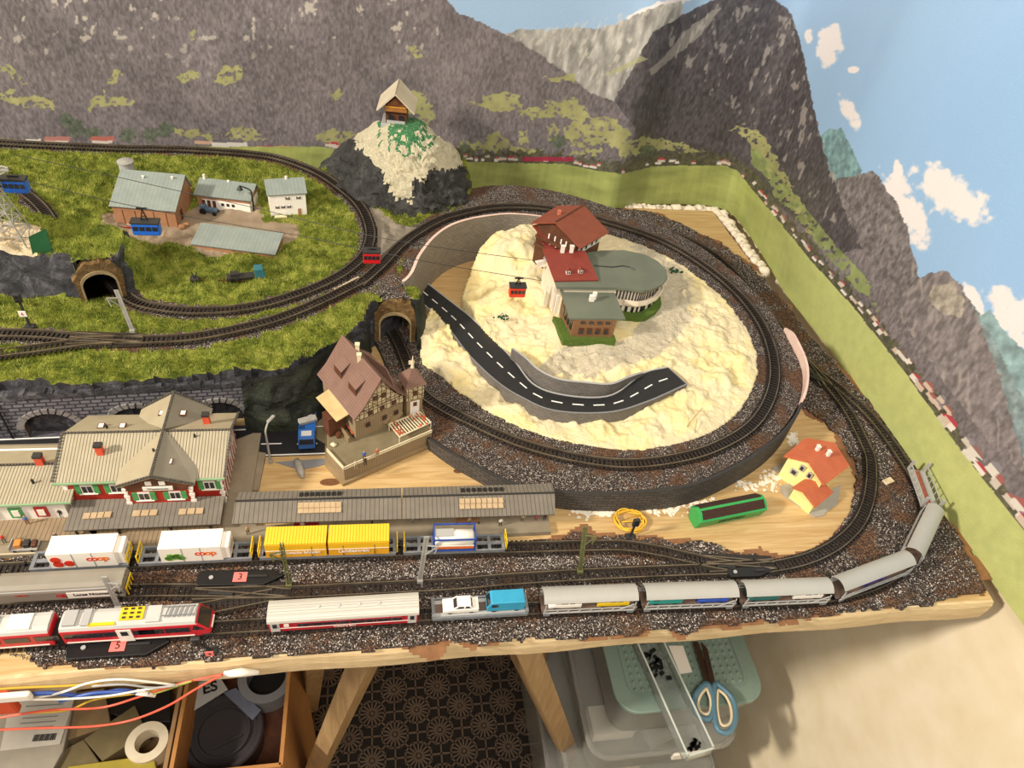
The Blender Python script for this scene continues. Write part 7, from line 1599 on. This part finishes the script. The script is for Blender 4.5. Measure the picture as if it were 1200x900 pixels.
for a_ in ((291, 626, 5, 'person in tan coat standing on the platform left of the yellow containers', 'b59a78', '6a5a48', .4), (355, 620, 5, 'person in cream top behind the left yellow container', 'e0d2b8', '7a2a20', 0), (436, 614, 5, 'person in red jacket behind the right yellow container', 'a82a28', '2a2a34', 1),
           (484, 613, 5, 'person in pale shirt walking between the container groups', 'd8ccb4', '8a8070', .8), (549, 615, 5, 'person in light brown clothes behind the tank container', 'c0a070', '6a4a30', 0), (586, 616, 5, 'person in white top and dark trousers near the platform end', 'f0ead8', '1c1c20', 0),
           (612, 611, 5, 'person in cream coat under the platform end, leftmost of the three', 'd8c8a8', '8a6a50', 0), (628, 610, 5, 'person in pink dress under the platform end', 'd0607a', 'b04a62', 0), (638, 609, 5, 'person in dark clothes under the platform end, rightmost', '4a3a3a', '3a3a40', 0),
           (68, 634, 5, 'person in dark jacket beside the left white container', '3c4038', '7a7468', 0), (33, 614, 5.5, 'person in blue top by the green door of the station wing', '4a6aa0', '8a5a40', 0), (73, 606, 5.5, 'person in dark suit before the station canopy corner', '2c2a2a', '33302e', 0), (6, 636, 5.5, 'person in red top at the left edge of the platform', 'c04030', '4a6a6a', 0),
           (427, 538, 18.6, 'person in blue top standing in the inn yard', '3a62b0', '4a4a50', 0), (442, 535, 18.6, 'person in red top standing in the inn yard', 'b06040', '8a7a60', 0), (417, 549, 18.6, 'person in pale clothes near the inn yard fence', 'c8bca0', 'a89c80', 0), (428, 545, 18.6, 'person in dark clothes near the front corner of the inn yard', '3a3430', '3a3430', 0)):
    figure(*a_[:7])
c_ = at(31, 642, 5); o = thing('luggage_cart', 'small grey luggage cart with orange bags on the left platform', 'cart', (c_[0], c_[1], 5.4)); MB().box((0, 0, 2.4), (19, 9, 1.4)).box((-9, 0, 4.6), (.8, 9, 4)).build('tray', 'concrete', o, world=False)
for x in (-6, 6):
    for s in (-1, 1): MB().cyl((x, s*4-.5, 1.4), 1.4, 1, 12, axis='y').build('wheel', 'black', o, world=False)
for x, s_, m_, lab in ((-4, 3.2, plain('orange_bag', 'c9803a'), 'orange bag at the left end of the luggage cart'), (2, 3.0, 'dark', 'dark suitcase in the middle of the luggage cart'), (7, 2.4, 'browndark', 'brown bag at the right end of the luggage cart')): tag(MB().box((c_[0]+x, c_[1], 5.4+3.1+s_*.7), (s_*1.5, 6, s_*1.4), .1).build('bag', m_, bevel=.6), lab, 'bag')
for px0, px1, py, lab, m_ in ((345, 374, 621, 'red wooden bench on the platform behind the left yellow container', 'darkred'), (534, 562, 613, 'brown wooden bench on the platform behind the tank container', 'barrelw')):
    if m_ == 'barrelw': m_ = plain('barrel_wood', '8a6040')
    a_, b_ = np.array(at(px0, py, 5)), np.array(at(px1, py-1, 5)); c_ = (a_+b_)/2; o = thing('platform_bench', lab, 'bench', tuple(c_)); L = np.linalg.norm(b_-a_)
    MB().box((0, 0, 4), (L, 4, .8)).build('seat', m_, o, world=False); MB().box((0, 2.2, 6.6), (L, .7, 4)).build('backrest', m_, o, world=False)
    for x in (-L/2+1, L/2-1): MB().box((x, 0, 1.8), (.9, 4, 3.6)).build('leg', 'black', o, world=False)
c_ = at(650, 622, 3); 
# ---- grass fibres
def fibres(n, seed):
    R_ = np.random.default_rng(seed); V0, F0 = np.array([v.co[:] for v in hl.data.vertices])/K, None; V0[:, 2] -= Z0/K
    pol = hl.data.polygons; mi_ = np.zeros(len(pol), int); pol.foreach_get('material_index', mi_); vi = np.zeros(len(hl.data.loops), int); hl.data.loops.foreach_get('vertex_index', vi); Q = vi.reshape(-1, 4)
    ok = np.nonzero((mi_ == 0))[0]; cen_ = V0[Q[ok]].mean(1); q_ = proj(cen_); vis = (q_[:, 0] > -20) & (q_[:, 0] < 560); ok = ok[vis]
    pick = R_.choice(ok, n); u, v = R_.random((n, 1)), R_.random((n, 1)); A_, B_, C_, D_ = (V0[Q[pick, k]] for k in range(4))
    P = (A_*(1-u)+B_*u)*(1-v)+(D_*(1-u)+C_*u)*v; an = R_.uniform(0, 2*math.pi, n); h_ = R_.uniform(1.6, 4.2, n)*(.6+.8*fbm(P[:, 0]/20, P[:, 1]/20, 2, 3)); w_ = .28; ln = R_.normal(0, .9, (n, 2))
    dx, dy = np.cos(an)*w_, np.sin(an)*w_; a1 = P+np.stack([dx, dy, -.3+0*dx], 1); a2 = P-np.stack([dx, dy, .3+0*dx], 1); tp_ = P+np.stack([ln[:, 0], ln[:, 1], h_], 1)
    V = np.stack([a1, a2, tp_], 1).reshape(-1, 3); F = np.arange(3*n).reshape(n, 3); tag(np_mesh('static_grass', V, F, ['blade']), 'short yellow green grass fibres covering the left landscape', 'grass', kind='stuff')
fibres(90000, 5)
# ================================================================== below the board
def lattice_floor():
    M['mat_base'] = plain('dark_underlay', '1a140f', '241c15', 30, .9); M['mat_bar'] = plain('brown_lattice_plastic', '5c4c3e', '695848', 60, .6)
    o = thing('lattice_floor_mat', 'dark brown floor mat with a pierced star rosette pattern under the board', 'floor mat', (-50, 300, -800)); MB().box((-120, 320, -799), (1060, 700, 2)).build('backing', 'mat_base', o)
    b = MB(); sp = 78.0
    for i in range(-8, 6):
        for j in range(-1, 8):
            for hh in (0, 1):
                cx, cy = i*sp+hh*sp/2, j*sp+hh*sp/2
                if not (-640 < cx < 400 and -20 < cy < 660): continue
                b.cyl((cx, cy, -798), 3.4, 3, 10); R1 = sp*.7071/2
                for k in range(16):
                    t = 2*math.pi*k/16; r1 = R1 if k % 4 == 2 else (sp/2 if k % 4 == 0 else R1*.86); b.bar((cx+2*math.cos(t), cy+2*math.sin(t), -796.6), (cx+r1*math.cos(t), cy+r1*math.sin(t), -796.6), 2.8, 2.4)
                pts = [(cx+(R1*.86)*math.cos(2*math.pi*(k+.5)/8), cy+(R1*.86)*math.sin(2*math.pi*(k+.5)/8)) for k in range(8)]
                for k in range(8): b.bar((*pts[k], -796.6), (*pts[(k+1) % 8], -796.6), 2.8, 2.4)
    b.build('lattice', 'mat_bar', o)
lattice_floor()
def rrect(x0, y0, x1, y1, r, n=6):
    out = []
    for cx, cy, a0 in ((x1-r, y1-r, 0), (x0+r, y1-r, 90), (x0+r, y0+r, 180), (x1-r, y0+r, 270)):
        for i in range(n+1): a = math.radians(a0+90*i/n); out.append((cx+r*math.cos(a), cy+r*math.sin(a)))
    return out
def clear(name, tint, alpha_rough=.08, tr=.85):
    n = NT(name, alpha_rough); n.color(tint); n.b.inputs['Transmission Weight'].default_value = tr; n.b.inputs['IOR'].default_value = 1.12; return n.m
M['clear'] = clear('frosted_clear_plastic', 'e6e6e0', .18, .85); M['clear2'] = clear('clear_plastic', 'eef2f0', .08, .9); M['lidgreen'] = plain('sage_green_plastic', '768a7e', '82968a', 30, .45)
def tub(name, label, x0, y0, x1, y1, z0, z1, lid):
    o = thing(name, label, 'storage box', ((x0+x1)/2, (y0+y1)/2, z0), 0, 'stacked storage boxes'); top = rrect(x0, y0, x1, y1, 26); bot = rrect(x0+9, y0+9, x1-9, y1-9, 22); n = len(top)
    i_t = rrect(x0+2, y0+2, x1-2, y1-2, 25); i_b = rrect(x0+11, y0+11, x1-11, y1-11, 21); vs = [(*p, z1) for p in top]+[(*p, z0) for p in bot]+[(*p, z1) for p in i_t]+[(*p, z0+2) for p in i_b]; fs = []
    for i in range(n): j = (i+1) % n; fs += [(n+i, n+j, j, i), (2*n+i, 2*n+j, 3*n+j, 3*n+i), (i, j, 2*n+j, 2*n+i)]
    fs += [tuple(range(n, 2*n))[::-1], tuple(range(3*n, 4*n))]; MB().add(vs, fs).build('body', 'clear', o)
    rim = rrect(x0-4, y0-4, x1+4, y1+4, 29); b = MB(); b.prism(rim, z1-7, z1-1)
    if lid == 'green':
        MB().prism(rrect(x0-2, y0-2, x1+2, y1+2, 28), z1-9, z1-4).build('rim', 'clear', o)
        l = MB(); l.prism(rim, z1-3, z1+4); l.build('lid', 'lidgreen', o, bevel=1.5)
        q = MB(); inner = rrect(x0+16, y0+16, x1-16, y1-16, 16)
        for i in range(len(inner)): p, s_ = inner[i], inner[(i+1) % len(inner)]; q.bar((*p, z1+4), (*s_, z1+4), 3, 3)
        q.build('lid_ridge', 'lidgreen', o); q = MB()
        x = x0+24
        while x < x1-22:
            y = y0+24
            while y < y1-22: q.cyl((x, y, z1+3.6), 3.6, 2.6, 8, r2=1.6); y += 9.4
            x += 9.4
        q.build('lid_studs', 'lidgreen', o)
    else:
        b.build('lid', 'clear', o, bevel=1.5)
        MB().box((x1-70, y0-5, z1-10), (44, 4, 16)).build('clip', 'white', o, bevel=1)
    return o
tub('storage_box', 'clear storage box with studded sage green lid, topmost of the stack under the board', 186, 66, 374, 300, -438, -350, 'green')
tub('storage_box', 'clear storage box directly below the green lidded one', 166, 48, 366, 310, -520, -442, 'clear')
tub('storage_box', 'clear storage box third from the top of the stack', 150, 30, 358, 315, -615, -524, 'clear')
tub('storage_box', 'clear storage box at the bottom of the stack on the floor', 145, 28, 356, 318, -794, -620, 'clear')
R_ = random.Random(21)
for k, (x, y, z, rx, m_, l_) in enumerate(((215, 110, -505, 0, 'offwhite', 'pale packet inside the second storage box, left'), (290, 100, -508, .3, 'lgrey', 'grey packet inside the second storage box, right'), (240, 90, -600, .2, 'foamtop', 'cream packet inside the third storage box, left'), (310, 120, -602, -.3, 'concrete', 'grey packet inside the third storage box, right'))):
    tag(MB().box((x, y, z+8), (60, 40, 22), rx).build('packet', m_, bevel=1), l_, 'packet')
# label, tray and scissors on the green lid
c_ = at(797, 775, -345); tag(MB().prism([at(x, y, -344)[:2] for x, y in ((783, 757), (800, 757), (811, 788), (797, 790))], -343.9, -343).build('white_label', 'white'), 'white blank label lying on the green lid', 'label')
A_, B_ = np.array(at(757, 752, -338)), np.array(at(818, 886, -338)); d_ = (B_-A_); L = np.linalg.norm(d_); an = math.atan2(d_[1], d_[0]); o = thing('clear_tray', 'long narrow clear plastic tray with dark small parts lying across the green lid', 'tray', ((A_+B_)[0]/2, (A_+B_)[1]/2, -343.5), an)
b = MB(); b.box((0, 0, .7), (L, 34, 1.4)); b.box((0, 17, 9), (L, 1.4, 18)).box((0, -17, 9), (L, 1.4, 18)).box((-L/2, 0, 9), (1.4, 34, 18)).box((L/2, 0, 9), (1.4, 34, 18)); b.build('shell', 'clear2', o, world=False)
b = MB()
for s in (-1, 1): b.box((0, s*17, 18), (L+1, 2, 1.2)); b.box((s*L/2, 0, 18), (2, 35, 1.2))
b.build('rim', plain('pale_rim', 'ccd4cc', rough=.3), o, world=False)
q = MB()
for i in range(34): x = R_.choice((R_.uniform(-L*.42, -L*.12), R_.uniform(-L*.42, -L*.2), R_.uniform(L*.38, L*.44))); q.box((x, R_.uniform(-10, 10), 3), (R_.uniform(3, 9), R_.uniform(2, 5), 3), R_.uniform(0, 3))
q.build('small_parts', 'black', o, world=False)
for ob in [o_ for o_ in kids(o) if o_.name.startswith('small_parts')]: ob['kind'] = 'stuff'
def spt(px, py, z=-334): return np.array(at(px, py, z))
o = thing('scissors', 'scissors with blue grey and cream handles on the green lid', 'scissors', tuple(spt(832, 812, -344)))
MB().slab([spt(812, 752), spt(818, 752), spt(835, 800), spt(828, 803)], 1.5).build('blade', plain('brown_steel', '5a4a3e', '6a584a', 90, .35, .8), o); MB().slab([spt(822, 752, -332), spt(829, 760, -332), spt(838, 798, -332), spt(832, 802, -332)], 1.5).build('blade', 'brown_steel' if 'brown_steel' in M else plain('brown_steel', '5a4a3e'), o)
hb = plain('blue_grey_handle', '4f7486', '5b8092', 60, .4); hc = plain('cream_handle', 'd8c8a8', rough=.5)
def loop(pts, r, m, n): pts = [spt(*p) for p in pts]; P = Path([tuple(p) for p in pts+[pts[0]]], raw=True); MB().tube([tuple(P.pos(s)) for s in np.linspace(0, P.L, 30)], r, 8).build(n, m, o, smooth=True)
loop([(828, 800), (820, 808), (813, 822), (818, 838), (830, 843), (836, 828), (834, 810)], 3.6, hb, 'handle'); loop([(838, 800), (846, 806), (858, 818), (862, 840), (854, 858), (842, 856), (837, 836), (836, 812)], 3.6, hb, 'handle')
loop([(828, 806), (821, 815), (818, 826), (823, 836), (831, 836), (833, 822)], 1.8, hc, 'handle_lining'); loop([(841, 808), (850, 815), (857, 832), (855, 848), (846, 850), (841, 834)], 1.8, hc, 'handle_lining')
# cartons at the left
M['carton'] = plain('brown_cardboard', '8a6a45', '9a7a54', 40, .85); M['cartonedge'] = plain('orange_brown_cardboard', 'a5713a', 'b37f46', 60, .8)
def carton(label, x0, y0, x1, y1, z0, z1, m='carton'):
    o = thing('cardboard_box', label, 'cardboard box', ((x0+x1)/2, (y0+y1)/2, z0)); 
    for nm, c, s in (('side_panel', (x0, (y0+y1)/2, (z0+z1)/2), (4, y1-y0, z1-z0)), ('side_panel', (x1, (y0+y1)/2, (z0+z1)/2), (4, y1-y0, z1-z0)), ('front_panel', ((x0+x1)/2, y0, (z0+z1)/2), (x1-x0, 4, z1-z0)), ('rear_panel', ((x0+x1)/2, y1, (z0+z1)/2), (x1-x0, 4, z1-z0)), ('bottom', ((x0+x1)/2, (y0+y1)/2, z0+2), (x1-x0, y1-y0, 4))): MB().box(c, s).build(nm, m, o)
    return o
xa, xb = at(210, 850, -300)[0], at(333, 850, -300)[0]
carton('open brown cardboard box with a dark round jar, right of the two under the board', xa, at(270, 902, -300)[1], xb, 190, -797, -300, 'cartonedge')
carton('open brown cardboard box full of packaging at the lower left', -640, 10, xa-6, 200, -797, -300)
tag(MB().box(((xa+xb)/2, 110, -545), (xb-xa-10, 150, 300)).build('packing_block', 'browndark'), 'dark packing filling the box below the round jar', 'packing')
tag(MB().box(((-640+xa)/2, 105, -550), (xa-6+620, 160, 330)).build('packing_block', 'carton'), 'brown packing filling the left cardboard box', 'packing')
jc = at(262, 858, -352); o = thing('round_jar', 'dark clear round jar with a wide lid lying in the right cardboard box', 'jar', (jc[0], jc[1], -394)); o.scale = (.92, .92, 1); dj = clear('smoky_plastic', '4a4648', .12, .35)
MB().lathe((0, 0, 0), [(.01, 0), (40, 0), (42, 4), (42, 36), (46, 38), (47, 42), (45, 44), (40, 44), (38, 41), (.01, 41)], 40).build('body', dj, o, world=False, smooth=False); MB().lathe((0, 0, 42), [(30, 0), (31, 2.4), (29, 2.4), (28, 0)], 36).build('lid_ring', 'dark', o, world=False)
MB().box((6, -12, 42), (34, 3, 2), .4).build('lid_rib', 'dark', o, world=False)
c2 = at(312, 792, -345); o = thing('dark_tape_roll', 'grey roll of tape with dark core at the upper right inside the right box', 'tape roll', (c2[0], c2[1], -372)); MB().lathe((0, 0, 0), [(22, 0), (32, 0), (32, 26), (22, 26), (22, 0)], 36).build('roll', 'grey', o, world=False); MB().lathe((0, 0, 1), [(.01, 0), (21.8, 0), (21.8, 3)], 30).build('core', 'black', o, world=False)
pp = [at(x, y, -342) for x, y in ((213, 803), (258, 794), (267, 808), (222, 836), (214, 830))]; o = thing('paper_sheet', 'grey white sheet lettered ES lying in the right cardboard box', 'paper', pp[4]); MB().slab(pp, .8).build('sheet', 'lgrey', o); t_ = at(246, 806, -341); text('ES', 17, (t_[0], t_[1], -341), (1, .25, 0), (-.25, 1, 0), 'black', o, 'lettering', bold=.4)
tag(MB().slab([at(x, y, -348) for x, y in ((262, 812), (276, 806), (306, 832), (296, 844))], .8).build('blue_grey_strip', plain('blue_grey_card', '5a6070', '666c7c', rough=.7)), 'blue grey card strip beside the round jar', 'card strip')
# contents of the left carton
def pack(name, pts, z, h, m, label, cat='package'):
    P = [at(x, y, z) for x, y in pts]; o = thing(name, label, cat, (P[0][0], P[0][1], z-h)); MB().prism([p[:2] for p in P], z-h, z).build('body', m, o, bevel=1); return o
kb = plain('kraft_brown', '7a6444', '8a7250', 60, .8); ol = plain('olive_kraft', '5e5234', '6e6140', 60, .8)
o = pack('labelled_parcel', ((-20, 800), (92, 796), (74, 880), (60, 905), (-25, 905)), -330, 40, plain('grey_carton', '8a8378', '97907f', 50, .8), 'grey parcel with printed label and barcode at the lower left', 'parcel')
MB().slab([at(x, y, -329) for x, y in ((12, 822), (88, 816), (70, 872), (0, 880))], .6).build('label', plain('label_paper', 'b4aea2', 'bcb6aa', rough=.7), o)
q = MB()
for i in range(13): a_ = at(38+i*2.1, 869-i*.15, -328.6); b_ = at(41+i*2.1, 861-i*.15, -328.6); q.bar((a_[0], a_[1], -328.4), (b_[0], b_[1], -328.4), 1.2 if i % 3 else .7, .3)
q.build('barcode', 'black', o)
for k, y in enumerate((826, 834, 840, 846, 852)): a_ = at(30-k*2, y+2, -328.6); b_ = at(74-k*3, y-1, -328.6); MB().bar((a_[0], a_[1], -328.4), (b_[0], b_[1], -328.4), 1.0, .3).build('printed_line', 'grey', o)
pack('kraft_packet', ((84, 812), (122, 806), (130, 850), (76, 868)), -338, 30, kb, 'kraft brown packet right of the labelled parcel'); pack('kraft_packet', ((98, 866), (158, 826), (172, 858), (120, 892)), -334, 26, ol, 'olive brown packet in the middle of the left box')
pack('kraft_packet', ((64, 884), (98, 866), (118, 895), (70, 915)), -336, 26, ol, 'small brown packet at the bottom of the left box'); pack('yellow_sheet', ((80, 898), (180, 884), (186, 915), (70, 915)), -326, 6, plain('mustard_card', '8e7f24', '9c8c2c', rough=.7), 'mustard yellow card at the bottom of the left box', 'card'); pack('black_case', ((122, 812), (200, 806), (200, 846), (160, 846), (128, 836)), -342, 22, 'black', 'black case behind the white tape roll in the left box', 'case')
tc = at(172, 869, -322); o = thing('tape_roll', 'cream roll of masking tape standing in the left cardboard box', 'tape roll', (tc[0], tc[1], -342)); MB().lathe((0, 0, 0), [(12, 0), (21, 0), (21, 20), (12, 20), (12, 0)], 36).build('roll', plain('masking_tape', 'c9bda2', 'd4c9b0', rough=.7), o, world=False)
# hanging wires in front of the board
def wire(pts, m, r, label, yy=-9):
    P = [on_y(p[0], p[1], yy+(p[2] if len(p) > 2 else 0)) for p in pts]; P = Path([tuple(p) for p in P], raw=True); tag(MB().tube([tuple(P.pos(s)) for s in np.arange(0, P.L, 5)]+[tuple(P.p[-1])], r, 6).build('loose_wire', m, smooth=True), label, 'wire')
rw = plain('coral_red_wire', 'd8563e', 'e2624a', rough=.4); yw = plain('yellow_wire', 'd0a838', rough=.4); bw_ = plain('blue_wire', '3a5aa8', rough=.4); gw_ = plain('green_yellow_wire', '9aa048', rough=.4)
wire([(-20, 845), (0, 841), (60, 832), (120, 829), (165, 816), (215, 800), (262, 790)], rw, .9, 'upper coral red wire hanging before the lower left edge of the board'); wire([(-20, 856), (0, 855), (55, 853), (110, 851), (150, 845), (195, 828), (232, 806), (260, 791)], rw, .9, 'lower coral red wire hanging before the lower left edge of the board', -12)
wire([(-20, 812), (0, 813), (35, 818), (70, 812), (105, 800), (140, 796), (175, 799), (208, 803)], 'white', .9, 'uppermost white wire arching below the left front edge'); wire([(30, 820), (80, 819), (130, 815), (170, 808), (208, 803)], 'white', .8, 'lower white wire below the left front edge', -12); wire([(108, 804), (145, 802), (180, 806), (206, 803)], 'lgrey', .8, 'pale grey wire between the white wires', -14)
wire([(20, 815), (60, 812), (105, 816), (140, 809), (172, 813)], bw_, 1.6, 'thick blue wire below the left front edge', -8); wire([(70, 822), (110, 812), (150, 811), (175, 813)], bw_, 1.2, 'thin blue wire below the left front edge', -10)
wire([(-20, 809), (20, 806), (70, 804), (120, 801)], yw, .9, 'yellow wire along the left front edge', -8); wire([(30, 836), (80, 832), (110, 820), (150, 814), (190, 808)], yw, .8, 'ochre wire crossing behind the red ones', -7); wire([(180, 813), (196, 808), (225, 798)], gw_, .8, 'short green yellow wire at the wire joint', -10)
a_, b_ = on_y(262, 790, -10), on_y(303, 788, -8); tag(MB().tube([tuple(a_), tuple((a_+b_)/2+[0, 0, 1.5]), tuple(b_)], [2, 3.2, 1.8], 10).build('wrapped_joint', 'white', smooth=True), 'white wrapped wire joint under the front edge', 'wire joint')
a_, b_ = on_y(160, 811, -10), on_y(182, 815, -10); tag(MB().tube([tuple(a_), tuple(b_)], [2.2, 1.6], 8).build('wire_splice', 'white', smooth=True), 'small white splice on the hanging wires', 'wire splice')
ob_ = on_y(-4, 824, -12); tag(MB().box(tuple(ob_), (22, 6, 26)).build('orange_plug', plain('orange_red_plug', 'c9502e', rough=.5), bevel=1.5), 'orange red plug at the lower left corner of the view', 'plug')
wl_ = on_y(12, 817, -14); tag(MB().box(tuple(wl_), (26, 4, 9)).build('white_plug', 'white', bevel=1.5), 'white plug below the left front edge', 'plug')
